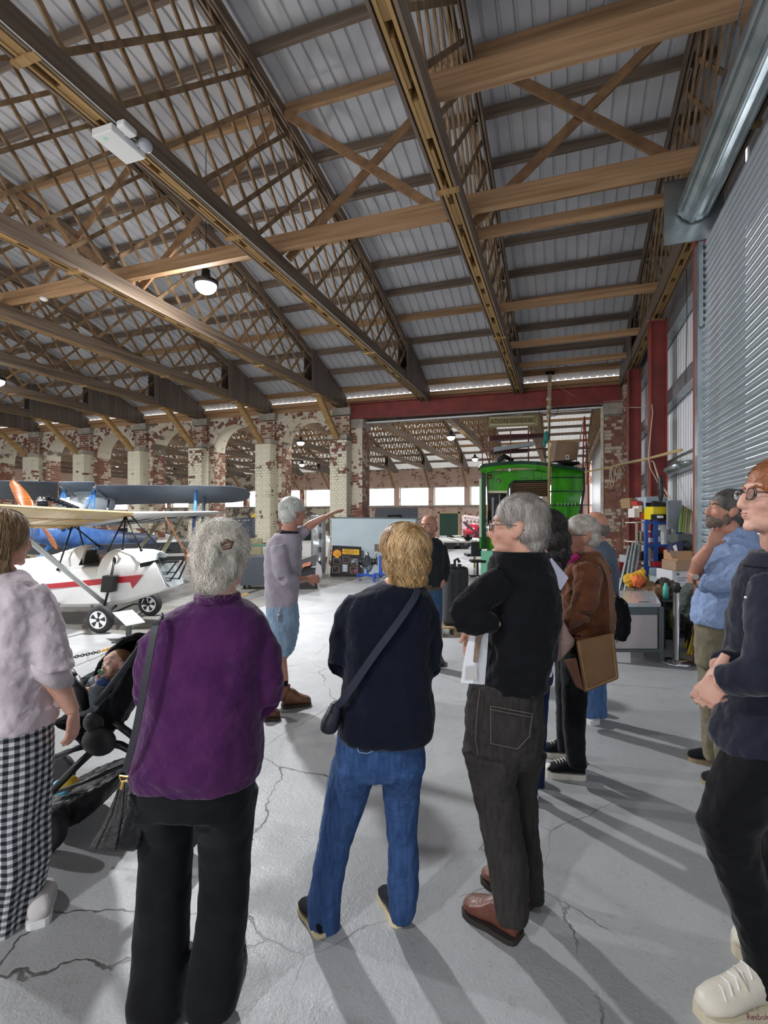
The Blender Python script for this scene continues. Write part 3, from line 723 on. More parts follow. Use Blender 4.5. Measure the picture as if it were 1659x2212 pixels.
def text_mesh(name, body, size, pos, r, u, m, parent=None, ext=.001, align='LEFT', root=None):
    tc = bpy.data.curves.new(name, 'FONT'); tc.body = body; tc.size = size; tc.extrude = ext; tc.align_x = align; tc.resolution_u = 2
    to = bpy.data.objects.new(name, tc); me = bpy.data.meshes.new_from_object(to); bpy.data.objects.remove(to)
    r = Vector(r).normalized(); u = Vector(u).normalized(); n = r.cross(u); M = Matrix((r, u, n)).transposed()
    q = MB(); q.v = [tuple(Vector(pos) + M @ v.co) for v in me.vertices]; q.f = [tuple(p.vertices) for p in me.polygons]; q.m = [0]*len(q.f)
    bpy.data.meshes.remove(me); return q.build(name, m, parent, root=root)
class Pair(MB):
    """left and right shoe kept apart: each call of shoe() starts a new piece"""
    def __init__(s): super().__init__(); s.done = []
    def new(s):
        if s.v: s.done.append((s.v, s.f, s.m))
        s.v, s.f, s.m = [], [], []
    def build(s, name, m, parent, smooth=False, **kw):
        s.new()
        for v, f, mi in s.done:
            q = MB(); q.v, q.f, q.m = v, f, mi; q.build(name[:-1] if name.endswith('s') else name, m, parent, smooth, **kw)
def shoe(mb, sole, heel, toe, w=.048, h=.10, sole_h=.025, up=.0):
    """heel and toe are floor points; mb upper, sole its sole"""
    if isinstance(mb, Pair): mb.new()
    if isinstance(sole, Pair): sole.new()
    heel, toe = Vector(heel), Vector(toe); d = (toe-heel); L = d.length; d.normalize(); s_ = d.cross(UP).normalized()
    prof = [(-.01, .6, .55), (.04, .82, .9), (.22, .88, 1.0), (.42, .84, .95), (.6, .95, .66), (.78, 1.0, .5), (.93, .78, .40), (1.0, .4, .28)]
    mb.loft([ring(heel+d*(L*t)+UP*(sole_h+h*k*.5-.004), w*q, h*k*.5, s_, UP, 16, 2.3) for t, q, k in prof])
    if sole is not None:
        sole.loft([[heel+d*(L*t)+s_*(w*1.06*q*sx)+UP*z for sx, z in ((-1, 0), (1, 0), (1, sole_h+.004), (-1, sole_h+.004))] for t, q in ((-.035, .5), (0, .75), (.08, .9), (.3, .92), (.45, .88), (.65, 1.0), (.82, 1.0), (.94, .8), (1.01, .45))])
SKIN = dict(a='c79a86', b='d2a48f', c='b98872', d='dcb09d')
def skin_mat(k): return mat('skin '+k, SKIN[k], .5, col2=tuple(int(SKIN[k][i:i+2], 16)/255*f for i, f in ((0, .93), (2, .84), (4, .82))), nscale=14, ncon=(.3, .75), bump=.12, bscale=160, sss=.12)
M_eye = mat('eye white', 'cfc8c0', .2)
M_lip = mat('lip', 'b97f73', .5)
def cloth(name, c1, c2=None, rough=.92, scale=14, bump=.5, bscale=22, sheen=.12, stretch=(1,1,1), fine=0):
    return mat(name, c1, rough, col2=c2, nscale=scale, bump=bump*2.6, bscale=bscale, sheen=sheen, spec=.2, bstretch=stretch)
def denim(name, c1, c2): return mat(name, c1, .85, col2=c2, nscale=22, nstretch=(3, 3, .5), bump=.6, bscale=26, bstretch=(1, 1, 2.2), spec=.2)
def person(label, loc): return thing('person', label, 'person', loc)
def strap(pts, w, th, nrm, name, m, parent=None, root=None):
    q = MB(); P_ = [Vector(a) for a in pts]; ext = [P_[0]*2-P_[1]]+P_+[P_[-1]*2-P_[-2]]; path = []
    for i in range(1, len(ext)-2):
        for j in range(5):
            t = j/5; a, b, c, d = ext[i-1:i+3]; path.append(.5*((2*b)+(c-a)*t+(2*a-5*b+4*c-d)*t*t+(3*b-a-3*c+d)*t**3))
    path.append(P_[-1]); rg = []; nrm = Vector(nrm)
    for i, c in enumerate(path):
        t = (path[min(i+1, len(path)-1)]-path[max(i-1, 0)]).normalized(); s_ = t.cross(nrm).normalized(); n_ = s_.cross(t)
        rg.append([c-s_*w/2-n_*th/2, c+s_*w/2-n_*th/2, c+s_*w/2+n_*th/2, c-s_*w/2+n_*th/2])
    q.loft(rg); return q.build(name, m, parent, root=root)
# ================================================================ the visitors
def px(d):                       # returns a point maker and a pixel-to-metre factor at depth d
    return (lambda x, y, dd=0.0: P(x, y, d+dd)), d/F
# ---------------- woman in the purple fleece
d0 = 1.66; p, k = px(d0); f = face_dir(.05, 1); r = RT
o = person('person with white pinned-up hair in a purple fleece and wide black trousers', W(-.6, d0))
sk = MB(); hd = Head(p(482, 1206, .02), face_dir(.12, 1), -.05, .98); hd.skin(sk, p(472, 1300, .0), .055)
sk.tube([p(470, 1330), p(440, 1600), p(430, 1700)], [.09, .1, .09], 14)
hf = MB(); hand(hf, p(372, 1490, .26), -FW*.3+RT, -UP, 1, .6, .92); hand(hf, p(505, 1500, .28), -RT+UP*.1, -UP, -1, .6, .92)
for a, b_, c_ in (((345, 1370), (318, 1500), (372, 1490)), ((560, 1375), (576, 1512), (505, 1500))): sk.tube([p(*a), p(*b_, .02), p(*c_, .27)], [.035, .026, .022], 12)
soft(sk, 'body', skin_mat('b'), o, .008, 2, fine=hf)
M_purple = cloth('purple fleece', '4f2252', '42194a', bump=.35, bscale=30, sheen=.3)
q = MB()
torso(q, [(p(476, 1292, .01), 50*k, .07), (p(470, 1310, .0), 78*k, .085), (p(458, 1332), 112*k, .105), (p(455, 1358), 122*k, .125), (p(452, 1400), 128*k, .145), (p(448, 1460), 124*k, .15), (p(444, 1520), 124*k, .15), (p(436, 1580), 131*k, .16), (p(430, 1640), 137*k, .165), (p(427, 1676), 132*k, .155)], f)
q.tube([p(370, 1368), p(340, 1400), p(325, 1450), p(322, 1500, .02)], [40*k, 42*k, 38*k, 33*k], 16); q.tube([p(322, 1500, .02), p(335, 1500, .12), p(362, 1492, .24)], [33*k, 27*k, 22*k], 14)
q.tube([p(540, 1368), p(568, 1410), p(577, 1460), p(576, 1512, .02)], [40*k, 42*k, 38*k, 36*k], 16); q.tube([p(576, 1512, .02), p(555, 1512, .12), p(515, 1502, .26)], [36*k, 27*k, 22*k], 14)
soft(q, 'fleece', M_purple, o, .009, 5, .02, .14)
q = MB(); q.tube([p(470, 1300), p(472, 1276, .0)], [(52*k, 52*k), (46*k, 46*k)], 24); soft(q, 'collar', M_purple, o, .008, 2)
M_blk = cloth('black trousers', '17191b', '101113', bump=.3, bscale=12, sheen=.1)
q = MB()
torso(q, [(p(426, 1640), 122*k, .145), (p(426, 1690), 122*k, .15), (p(424, 1730), 118*k, .145)], f)
for rows in (((364, 1720, 62), (360, 1800, 56), (357, 1900, 54), (351, 2000, 55), (346, 2080, 58), (342, 2150, 62), (340, 2188, 56)), ((488, 1720, 62), (488, 1800, 56), (485, 1900, 53), (478, 2000, 53), (468, 2080, 56), (460, 2140, 58), (457, 2175, 54))):
    leg(q, sk, [(p(x, y, .02 if y < 2100 else -.0), w) for x, y, w in rows], f, k, .15)
soft(q, 'trousers', M_blk, o, .011, 4, .012, .16)
q = Pair(); s2 = Pair()
shoe(q, s2, G(342, 2190)+FW*-.01, G(350, 2190)+FW*.23, .045); shoe(q, s2, G(458, 2172), G(470, 2172)+FW*.24, .045)
q.build('shoes', M_black, o, True); s2.build('soles', M_black, o)
M_whair = mat('white grey hair', 'efe9dd', .5, col2='bdb5a8', nscale=30, nstretch=(1, 1, .3), bump=.3, bscale=200, spec=.4, sheen=.3, rnd=.32, isl=True)
hd.hair(o, M_whair, [((0, -.02, .045), (.092, .105, .09)), ((0, -.05, -.02), (.086, .075, .072)), ((0, -.115, -.0), (.045, .035, .05)), ((0, -.085, -.075), (.05, .045, .04))], 2600, .075, lambda v: (-v[0]*3, -.3, .9*(1 if v[2] < .02 else -.7)), .0016, .008, wild=.35, cut=lambda v: v[1] > .06, disp=.012)
hd.hair(o, M_whair, [((0, -.075, -.07), (.06, .05, .045)), ((0, -.02, .04), (.095, .108, .093))], 900, .10, (0, -.5, -.5), .0009, .026, wild=1.0, cap=False, name='loose_hair', seed=5, cut=lambda v: v[1] > .04)
q = MB(); q.tube([p(478, 1175, -.125), p(490, 1168, -.13), p(502, 1172, -.125), p(497, 1182, -.127), p(482, 1184, -.128)], .007, 8); q.build('hair_clip', mat('tortoiseshell clip', '5b4632', .3), o, True)
# her handbag
bagm = mat('black grained leather', '141416', .38, bump=.5, bscale=90)
hb = thing('handbag', 'black leather handbag hanging at the left hip of the purple fleece', 'bag', P(250, 1830, 1.62))
b0 = 1.60; pb = lambda x, y, dd=0: P(x, y, b0+dd)
q = MB()
rows = [((262, 1688), (306, 1690), .02), ((240, 1740), (308, 1742), .05), ((215, 1795), (309, 1800), .07), ((192, 1832), (300, 1828), .065), ((200, 1838), (290, 1838), .05)]
q.loft([[pb(a[0], a[1], -t*.4), pb((a[0]+b_[0])/2, (a[1]+b_[1])/2+2, -t), pb(b_[0], b_[1], -t*.6), pb(b_[0], b_[1], t), pb((a[0]+b_[0])/2, (a[1]+b_[1])/2, t), pb(a[0], a[1], t*.8)] for a, b_, t in rows])
soft(q, 'bag_body', bagm, hb, .006, 2, .01, .05)
q = MB(); q.tube([pb(260, 1690, -.02), pb(240, 1760, -.045), pb(206, 1833, -.06)], .004, 6); q.tube([pb(268, 1695, -.03), pb(262, 1760, -.06), pb(248, 1835, -.075)], .004, 6); q.build('piping', bagm, hb)
q = MB()
sp = [P(352, 1330, 1.59), P(345, 1336, 1.54), P(336, 1352, 1.505), P(326, 1400, 1.485), P(312, 1480, 1.48), P(297, 1560, 1.49), P(283, 1620, 1.50), P(270, 1668, 1.53)]
strap(sp, .020, .004, -FW, 'shoulder_strap', mat('dark strap', '2b2b33', .5), hb)
q = MB(); q.tube([pb(258, 1676, -.07), pb(276, 1678, -.07), pb(276, 1686, -.07), pb(262, 1688, -.07), pb(258, 1676, -.07)], .0025, 6); q.beam(pb(266, 1688, -.07), pb(261, 1705, -.07), .008, .004, up=-FW); q.build('gold_clasp', mat('brass', 'c9a45a', .25, 1), hb)
# ---------------- blonde woman in navy
d0 = 1.98; p, k = px(d0); f = face_dir(-.1, 1)
o = person('person with short blonde hair in a navy jumper and blue jeans, seen from behind', W(0, d0))
sk = MB(); hd = Head(p(872, 1200, .06), face_dir(-.35, 1), .02, 1.0, -.06); hd.skin(sk, p(850, 1275, .03), .05)
sk.tube([p(842, 1310), p(835, 1500), p(828, 1620)], [.09, .1, .09], 14)
hf = MB(); hand(hf, p(778, 1440, .3), RT, -UP, 1, .6, .9); hand(hf, p(905, 1440, .3), -RT, -UP, -1, .6, .9)
for a, b_, c_ in (((760, 1315), (735, 1435), (778, 1440)), ((920, 1325), (932, 1440), (905, 1440))): sk.tube([p(*a), p(*b_, .02), p(*c_, .28)], [.035, .026, .020], 12)
soft(sk, 'body', skin_mat('b'), o, .008, 2, fine=hf)
M_navy = cloth('navy knit', '121829', '0e1322', bump=.4, bscale=26, sheen=.15)
q = MB()
torso(q, [(p(868, 1258, .03), 44*k, .07), (p(858, 1268, .02), 62*k, .085), (p(848, 1285, .0), 84*k, .10), (p(842, 1310), 94*k, .12), (p(838, 1360), 97*k, .135), (p(838, 1420), 94*k, .14), (p(836, 1480), 97*k, .145), (p(834, 1540), 104*k, .155), (p(834, 1578), 103*k, .155), (p(834, 1590), 96*k, .14)], f)
q.tube([p(778, 1300), p(754, 1335), p(742, 1390), p(737, 1432, .0)], [30*k, 34*k, 31*k, 30*k], 16); q.tube([p(737, 1432, 0), p(748, 1440, .12), p(775, 1440, .27)], [30*k, 24*k, 19*k], 14)
q.tube([p(902, 1300), p(922, 1335), p(930, 1390), p(930, 1440, .0)], [30*k, 30*k, 26*k, 24*k], 16); q.tube([p(930, 1440, 0), p(924, 1445, .12), p(905, 1442, .28)], [24*k, 21*k, 18*k], 14)
soft(q, 'jumper', M_navy, o, .009, 4, .018, .11)
M_jean = denim('mid blue denim', '2c456f', '3c5885')
q = MB()
torso(q, [(p(826, 1560), 92*k, .125), (p(822, 1600), 94*k, .13), (p(822, 1640), 98*k, .13), (p(822, 1662), 96*k, .12)], f)
for rows in (((770, 1640, 50), (752, 1700, 48), (739, 1760, 42), (724, 1820, 37), (710, 1880, 36), (701, 1940, 37), (700, 1985, 35), (702, 2012, 33)), ((868, 1640, 48), (866, 1700, 40), (868, 1760, 36), (870, 1820, 33), (871, 1880, 34), (871, 1930, 35), (868, 1970, 28), (866, 1985, 22))):
    leg(q, sk, [(p(x, y, .06*(y-1640)/400), w) for x, y, w in rows], f, k, .13)
soft(q, 'jeans', M_jean, o, .009, 3, .014, .09)
q = MB()
for (a, b_) in (((770, 1610), (775, 1625)), ((775, 1625), (792, 1628)), ((792, 1628), (812, 1620)), ((812, 1620), (817, 1598)), ((866, 1592), (864, 1622)),):
    q.tube([p(*a, -.135), p(*b_, -.135)], .0016, 5)
q.tube([p(718, 1640, -.07), p(703, 1720, -.045), p(690, 1800, -.02), p(686, 1880, .01), p(681, 1950, .03), p(678, 1995, .04)], .0018, 5)
q.build('seam', mat('denim stitching', '8fa3c4', .8), o)
sA, sB = Pair(), Pair()
shoe(sA, sB, G(702, 2022), G(655, 1952), .040, .066, .014); shoe(sA, sB, G(866, 2000), G(828, 1925), .040, .066, .014)
sA.build('shoes', cloth('navy canvas shoe', '12151f', bump=.2), o, True); sB.build('soles', mat('cream rubber', 'd8c9a2', .6), o)
q = MB()
for t in (0, .022): q.beam(G(668, 1975)+UP*.03+FW*t-RT*.012, G(672, 1975)+UP*.1+FW*t-RT*.0, .008, .004, up=-RT)
q.build('shoe_stripes', M_white, o)
M_blond = mat('blonde hair', 'e6c692', .42, col2='ad8458', nscale=16, nstretch=(1.5, 1.5, .35), bump=.25, bscale=150, spec=.5, rnd=.32, isl=True)
hd.hair(o, M_blond, [((0, -.012, .045), (.095, .112, .092)), ((0, -.035, -.02), (.094, .09, .075)), ((0, -.06, -.075), (.075, .058, .055))], 5600, .13, lambda v: (v[0]*1.2, -.4-v[1]*2, -1.0), .0024, .003, wild=.035, cut=lambda v: v[1] > .055 or (v[1] > .02 and v[2] < -.02), bend=.1, disp=.010, seg=7)
q = MB(); q.v = []
cb = thing('shoulder_bag', 'small navy shoulder bag on the left hip of the blonde person\'s navy jumper', 'bag', P(715, 1580, 1.9))
q = MB(); pb = lambda x, y, dd=0: P(x, y, 1.88+dd)
q.loft([ring(pb(x, y), hw*k, hd_, RT, FW, 16) for x, y, hw, hd_ in ((727, 1516, 10, .02), (722, 1535, 16, .035), (715, 1555, 20, .042), (711, 1572, 19, .042), (712, 1580, 14, .03))]); soft(q, 'bag_body', mat('navy leather', '1c2030', .45, bump=.2), cb, .006, 2)
st = [P(903, 1272, 1.93), P(896, 1290, 1.885), P(880, 1315, 1.855), P(850, 1358, 1.825), P(810, 1412, 1.815), P(770, 1470, 1.82), P(742, 1510, 1.83), P(728, 1525, 1.85)]
strap(st, .026, .004, -FW, 'shoulder_strap', mat('navy webbing', '272c3d', .7), cb)
# ---------------- grey haired man in the black fleece
d0 = 2.06; p, k = px(d0); f = face_dir(-.86, .5)
o = person('person with grey hair and glasses in a black fleece and dark jeans, arms folded', W(.5, d0))
sk = MB(); hd = Head(p(1119, 1142, .0), face_dir(-.93, .36), .05, 1.1); hd.skin(sk, p(1124, 1232, .02), .060)
sk.tube([p(1122, 1260), p(1118, 1400), p(1100, 1520)], [.1, .11, .1], 14)
sk.tube([p(1060, 1280, -.1), p(992, 1335, -.12), p(1030, 1345, -.16), p(1072, 1345, -.12)], [.035, .026, .022, .02], 12)
sk.tube([p(1160, 1280, .1), p(1110, 1360, .24), p(1050, 1346, .16), p(1026, 1346, .05)], [.035, .022, .018, .022], 12)
hf = MB(); hand(hf, p(1026, 1346, -.02), -UP+RT*-.12, -FW+RT*.2, 1, .35, 1.0, .05); hand(hf, p(1074, 1345, -.08), RT*.3+FW*1, -UP, -1, .6, .9)
soft(sk, 'body', skin_mat('b'), o, .007, 2, fine=hf)
M_fl = cloth('black fleece', '131418', '0d0e12', bump=.4, bscale=24, sheen=.1)
q = MB()
torso(q, [(p(1122, 1200, .02), 58*k, .085), (p(1122, 1222, .02), 68*k, .11), (p(1124, 1250, .02), 76*k, .14), (p(1126, 1290), 79*k, .155), (p(1128, 1340), 78*k, .155), (p(1122, 1400), 72*k, .15), (p(1112, 1450), 68*k, .145), (p(1103, 1484), 70*k, .145)], FW)
q.tube([p(1085, 1255, -.08), p(1035, 1290, -.12), p(1002, 1320, -.13), p(990, 1338, -.12)], [38*k, 32*k, 29*k, 27*k], 16)
q.tube([p(990, 1338, -.12), p(1030, 1345, -.16), p(1070, 1345, -.13)], [27*k, 25*k, 20*k], 14)
q.tube([p(1165, 1260, .08), p(1120, 1350, .26), p(1050, 1345, .18), p(1028, 1342, .08)], [38*k, 28*k, 24*k, 20*k], 14)
soft(q, 'fleece', M_fl, o, .009, 4, .022, .09)
q = MB(); rr, ff, uu = frame(f)
q.loft([ring(p(1121, y, .01), a*k, b_*k, RT, FW, 24) for y, a, b_ in ((1232, 62, 56), (1205, 56, 50), (1190, 55, 48), (1192, 50, 43), (1206, 48, 42))], caps=False); o2 = q.build('collar', M_fl, o, True)
M_djean = denim('faded black denim', '2e2b2a', '3a3735')
q = MB()
torso(q, [(p(1093, 1470), 76*k, .13), (p(1090, 1510), 80*k, .135), (p(1088, 1560), 84*k, .145), (p(1086, 1610), 80*k, .14), (p(1086, 1640), 72*k, .12)], FW)
for rows in (((1062, 1620, 52, -.06), (1066, 1693, 45, -.06), (1079, 1770, 41, -.05), (1094, 1847, 42, -.06), (1104, 1924, 37, -.07), (1107, 1985, 31, -.09)), ((1118, 1620, 46, .05), (1124, 1693, 34, .06), (1134, 1770, 30, .07), (1143, 1847, 25, .08), (1149, 1924, 22, .08), (1150, 1945, 20, .08))):
    leg(q, sk, [(p(x, y, dd), w) for x, y, w, dd in rows], f, k, .12)
soft(q, 'jeans', M_djean, o, .009, 3, .016, .08)
q = MB()
for a, b_ in (((1060, 1525), (1150, 1542)), ((1150, 1542), (1144, 1590)), ((1144, 1590), (1118, 1618)), ((1118, 1618), (1060, 1606)), ((1060, 1606), (1060, 1525)), ((1058, 1532), (1146, 1549))): q.tube([p(*a, -.152), p(*b_, -.152)], .0014, 5)
q.tube([p(1036, 1490, -.13), p(1030, 1540, -.14), p(1027, 1600, -.12), p(1040, 1660, -.10)], .0014, 5); q.build('seam', mat('grey stitching', '6b655f', .8), o)
M_boot = mat('brown leather', '5a3226', .35, col2='6e4234', nscale=8, bump=.2, bscale=70)
sA, sB = Pair(), Pair()
shoe(sA, sB, G(1120, 2030), G(1006, 1962), .056, .12, .018); shoe(sA, sB, G(1152, 1956), G(1045, 1895), .054, .12, .018)
sA.build('boots', M_boot, o, True); sB.build('soles', mat('dark rubber', '2b2523', .7), o)
q = MB()
for base in (G(1062, 1995),):
    for i in range(5):
        z = .075+.012*i; c_ = base + RT*(.012*i) + UP*z; q.tube([c_-FW*.03, c_+UP*.008, c_+FW*.03], .003, 5)
q.build('laces', mat('tan lace', '9c7a55', .8), o)
M_gh = mat('grey hair', 'b5afa8', .5, col2='857c74', nscale=22, nstretch=(1.5, 1.5, .5), bump=.3, bscale=180, spec=.4, rnd=.32, isl=True)
hairparts = [((0, -.014, .047), (.079, .099, .086)), ((0, -.040, .0), (.078, .076, .075)), ((0, -.055, -.045), (.062, .052, .045))]
nohair = lambda v: v[1] > .05 and v[2] < .085 or (v[1] > -.005 and v[2] < .02)
hd.hair(o, M_gh, hairparts, 3000, .05, lambda v: (v[0]*1.5, -.25-v[1]*3, -1.0 if v[2] < .09 else -.2), .0016, .006, wild=.22, cut=nohair, disp=.006)
hd.eyes(o); hd.brows(o, M_gh); hd.lips(o, M_lip); hd.glasses(o, mat('steel spectacle frame', '5b5a5c', .3, .9))
M_paper = mat('white paper', 'e9e9ee', .6)
br = thing('brochure', 'white brochure with a photo of a chair, held below folded arms', 'brochure', P(1022, 1478, 1.95))
q = MB(); pb = lambda x, y, dd=0: P(x, y, 1.97+dd)
L_ = [(1016, 1368), (1008, 1395), (1001, 1430), (995, 1475)]; R_ = [(1056, 1357), (1054, 1390), (1051, 1430), (1047, 1479)]
q.loft([[pb(*a, .0), pb((a[0]+b_[0])/2, (a[1]+b_[1])/2, -.02), pb(*b_, -.0), pb(*b_, .012), pb((a[0]+b_[0])/2, (a[1]+b_[1])/2, -.008), pb(*a, .012)] for a, b_ in zip(L_, R_)]); q.build('pages', M_paper, br)
q = MB(); q.prism([pb(1027, 1374, -.024), pb(1044, 1370, -.022), pb(1040, 1380, -.023), pb(1032, 1432, -.024), pb(1022, 1430, -.022)], -FW*.0015); q.build('printed_chair', mat('printed brown', '6e5c4c', .6, col2='988472', nscale=30), br)
q = MB(); q.prism([pb(1006, 1440, -.014), pb(1030, 1437, -.024), pb(1030, 1468, -.024), pb(1004, 1468, -.014)], -FW*.0015); q.build('printed_text', mat('pale print', 'c2c0bf', .6), br)
# ---------------- the guide pointing
d0 = 4.42; p, k = px(d0); f = face_dir(.85, .5)
o = person('person with white hair in a lilac sweatshirt and denim shorts, pointing with an outstretched arm', W(-.87, d0))
sk = MB(); hd = Head(p(633, 1108, .0), face_dir(.8, .6), .02, 1.08); hd.skin(sk, p(624, 1160, 0), .058)
sk.tube([p(616, 1178), p(613, 1250), p(611, 1320)], [.08, .1, .08], 14)
sk.tube([p(604, 1345, -.05), p(606, 1400, -.05), p(607, 1430, -.05), p(611, 1465, -.05), p(612, 1500, -.05)], [.055, .05, .05, .048, .035], 14)
sk.tube([p(625, 1340, .1), p(622, 1400, .1), p(600, 1430, .05), p(590, 1465, -.05), p(585, 1525, -.15)], [.08, .055, .05, .048, .035], 14)
sk.tube([p(636, 1162, .08), p(660, 1142, .12), p(672, 1133, .12), p(704, 1116, .1)], [.05, .042, .04, .026], 12)
sk.tube([p(606, 1190, -.12), p(613, 1250, -.17), p(640, 1254, -.1), p(663, 1250, .0)], [.035, .026, .034, .026], 12)
hf = MB(); hand(hf, p(705, 1115, .1), RT+UP*.45, -FW*.2-UP+RT*.3, 1, .08, 1.0, .35, 1.0); hand(hf, p(664, 1250, .0), RT*1+UP*-.1+FW*.3, FW, -1, 1.0, 1.0)
soft(sk, 'body', skin_mat('c'), o, .009, 2, fine=hf, fvox=.004)
M_lil = cloth('lilac grey sweatshirt', 'a29ba4', '968f99', bump=.3, bscale=16, sheen=.1)
q = MB()
torso(q, [(p(622, 1152), 26*k, .10), (p(617, 1165), 34*k, .13), (p(612, 1185), 39*k, .15), (p(611, 1220), 39*k, .155), (p(610, 1260), 38*k, .15), (p(608, 1295), 35*k, .14), (p(607, 1312), 32*k, .135)], FW)
q.tube([p(630, 1163, .05), p(648, 1152, .1), p(662, 1142, .12)], [.075, .066, .058], 14)
q.tube([p(603, 1182, -.12), p(605, 1215, -.17), p(612, 1250, -.2)], [.075, .068, .06], 14); q.tube([p(612, 1250, -.2), p(628, 1254, -.15), p(642, 1254, -.09)], [.06, .056, .046], 14)
soft(q, 'sweatshirt', M_lil, o, .012, 3, .022, .12)
q = MB(); q.tube([p(624, 1162, 0), p(626, 1146, 0)], [.095, .078], 20); q.tube([p(634, 1158, -.04), p(645, 1172, -.05)], [.03, .018], 10); soft(q, 'collar', cloth('navy collar', '191a28'), o, .008, 2)
M_short = denim('light blue denim', '8fa6bb', '7890a8')
q = MB(); torso(q, [(p(609, 1300), 33*k, .13), (p(610, 1330), 35*k, .14), (p(612, 1352), 34*k, .14)], FW)
torso(q, [(p(603, 1345, -.07), 25*k, .10), (p(607, 1380, -.07), 24*k, .095), (p(610, 1414, -.06), 21*k, .09)], FW); torso(q, [(p(624, 1345, .08), 23*k, .1), (p(622, 1380, .08), 21*k, .095), (p(616, 1408, .06), 19*k, .09)], FW)
soft(q, 'shorts', M_short, o, .012, 3, .02, .09)
q = MB(); q.tube([p(606, 1312, -.16), p(603, 1322, -.165), p(605, 1340, -.165)], .006, 6); q.ell(p(603, 1328, -.17), .014); q.tube([p(600, 1326, -.17), p(601, 1342, -.17)], .008, 6); q.build('keys', M_steel, o)
sA, sB = Pair(), Pair(); shoe(sA, sB, W(-.87, 4.36), W(-.64, 4.44), .052, .14, .022); sA.tube([p(611, 1510, -.05), p(612, 1480, -.05)], [.055, .062], 14)
shoe(sA, sB, G(570, 1555), G(605, 1552)+FW*-.0, .052, .13, .022)
sA.build('work_boots', mat('tan work boot', '7c5236', .7, col2='60402c', nscale=9, bump=.3), o, True); sB.build('soles', mat('boot sole', '3a2f28', .8), o)
q = MB(); q.tube([p(610, 1482, -.05), p(611, 1468, -.05)], .047, 14); q.build('sock', cloth('black sock', '15161a'), o, True)
q = MB()
for i in range(6): c_ = p(625+i*3, 1488+i*3, -.09); q.tube([c_, c_+RT*.03+UP*.01], .003, 5)
q.build('laces', M_black, o)
M_wh2 = mat('silver white hair', 'e8eae4', .5, col2='c3c4bb', nscale=26, bump=.3, bscale=150, sheen=.3, rnd=.32, isl=True)
hd.hair(o, M_wh2, [((0, -.016, .047), (.084, .104, .088)), ((0, -.042, -.0), (.082, .078, .078)), ((0, -.05, -.05), (.062, .05, .04))], 1300, .055, lambda v: (v[0]*1.5, -.3, -1), .003, .008, wild=.25, cut=lambda v: v[1] > .05 and v[2] < .09 or (v[1] > .0 and v[2] < .0), disp=.01)
hd.eyes(o); hd.brows(o, M_wh2)
pp = thing('paper_sheet', 'white sheet of paper curling in the pointing person\'s lower hand', 'paper', p(686, 1262, .1))
q = MB(); q.loft([[p(684, 1212, .1), p(694, 1222, .1)], [p(681, 1235, .1), p(696, 1240, .1)], [p(684, 1256, .1), p(692, 1262, .1)]], closed=False, caps=False); q2 = q.build('sheet', M_paper, pp); sm = q2.modifiers.new('thick', 'SOLIDIFY'); sm.thickness = .002
# ---------------- bald bearded man facing the group
d0 = 5.5; p, k = px(d0); f = face_dir(-.35, -1)
o = person('bald bearded person in a dark shirt and jeans facing the group', W(.5, d0))
sk = MB(); hd = Head(p(925, 1140, .0), face_dir(-.5, -.85), .08, 1.12); hd.skin(sk, p(931, 1180), .056)
sk.tube([p(933, 1190), p(933, 1230), p(932, 1280)], [.11, .12, .1], 14)
sk.tube([p(955, 1185), p(962, 1230, .02), p(955, 1262, -.08)], [.05, .042, .028], 12); sk.tube([p(910, 1185), p(902, 1230, .02), p(908, 1262, -.08)], [.05, .042, .028], 12)
hf = MB(); hand(hf, p(955, 1260, -.08), -UP-RT*.5, RT*-.4+FW*.3, -1, .4, 1.0); hand(hf, p(908, 1260, -.08), -UP+RT*.2, FW, 1, .4)
soft(sk, 'body', skin_mat('c'), o, .009, 2, fine=hf, fvox=.004)
q = MB(); torso(q, [(p(932, 1162), 14*k, .08), (p(932, 1172), 24*k, .11), (p(933, 1190), 28*k, .14), (p(933, 1230), 27*k, .14), (p(932, 1268), 24*k, .13)], FW)
q.tube([p(951, 1180), p(959, 1210), p(963, 1232, .02)], [.07, .06, .055], 14); q.tube([p(963, 1232, .02), p(957, 1256, -.06)], [.055, .045], 14)
q.tube([p(914, 1180), p(906, 1210), p(903, 1232, .02)], [.07, .06, .055], 14); q.tube([p(903, 1232, .02), p(908, 1256, -.06)], [.055, .045], 14)
M_ds = cloth('charcoal shirt', '24282c', '1c2023'); soft(q, 'shirt', M_ds, o, .012, 3, .015, .1)
q = MB(); q.loft([ring(p(932, y), a*k, a*k, RT, FW, 20) for y, a in ((1172, 17), (1163, 14), (1166, 12.5))], caps=False)
for i in range(5): q.ell(p(926, 1185+i*18, -.145), .007)
q.build('collar_and_buttons', M_ds, o, True)
q = MB(); torso(q, [(p(932, 1266), 23*k, .125), (p(932, 1300), 24*k, .13)], FW)
for x in (920, 943): leg(q, sk, [(p(x, 1290), 13), (p(x, 1350), 11.5), (p(x+1, 1432), 10)], FW, k, .09)
soft(q, 'jeans', denim('dark blue denim', '2f4a66', '3c5876'), o, .012, 2, .012, .1)
q = MB(); q.loft([ring(p(932, y), 23.8*k, .132, RT, FW, 24) for y in (1264, 1272)], caps=False); q.box(p(928, 1268, -.14), (.05, .012, .04), (RT, FW, UP)); q.build('belt', mat('brown belt', '4b392c', .5), o)
sA, sB = Pair(), Pair(); shoe(sA, sB, G(922, 1438)+FW*.2, G(920, 1447), .05); shoe(sA, sB, G(945, 1432)+FW*.1, G(952, 1440)-FW*.02, .05); sA.build('shoes', mat('brown shoe', '4a3126', .5), o, True); sB.build('soles', M_black, o)
M_beard = mat('grey brown beard', '7c746d', .8, col2='5c534c', nscale=60, bump=.5, bscale=220)
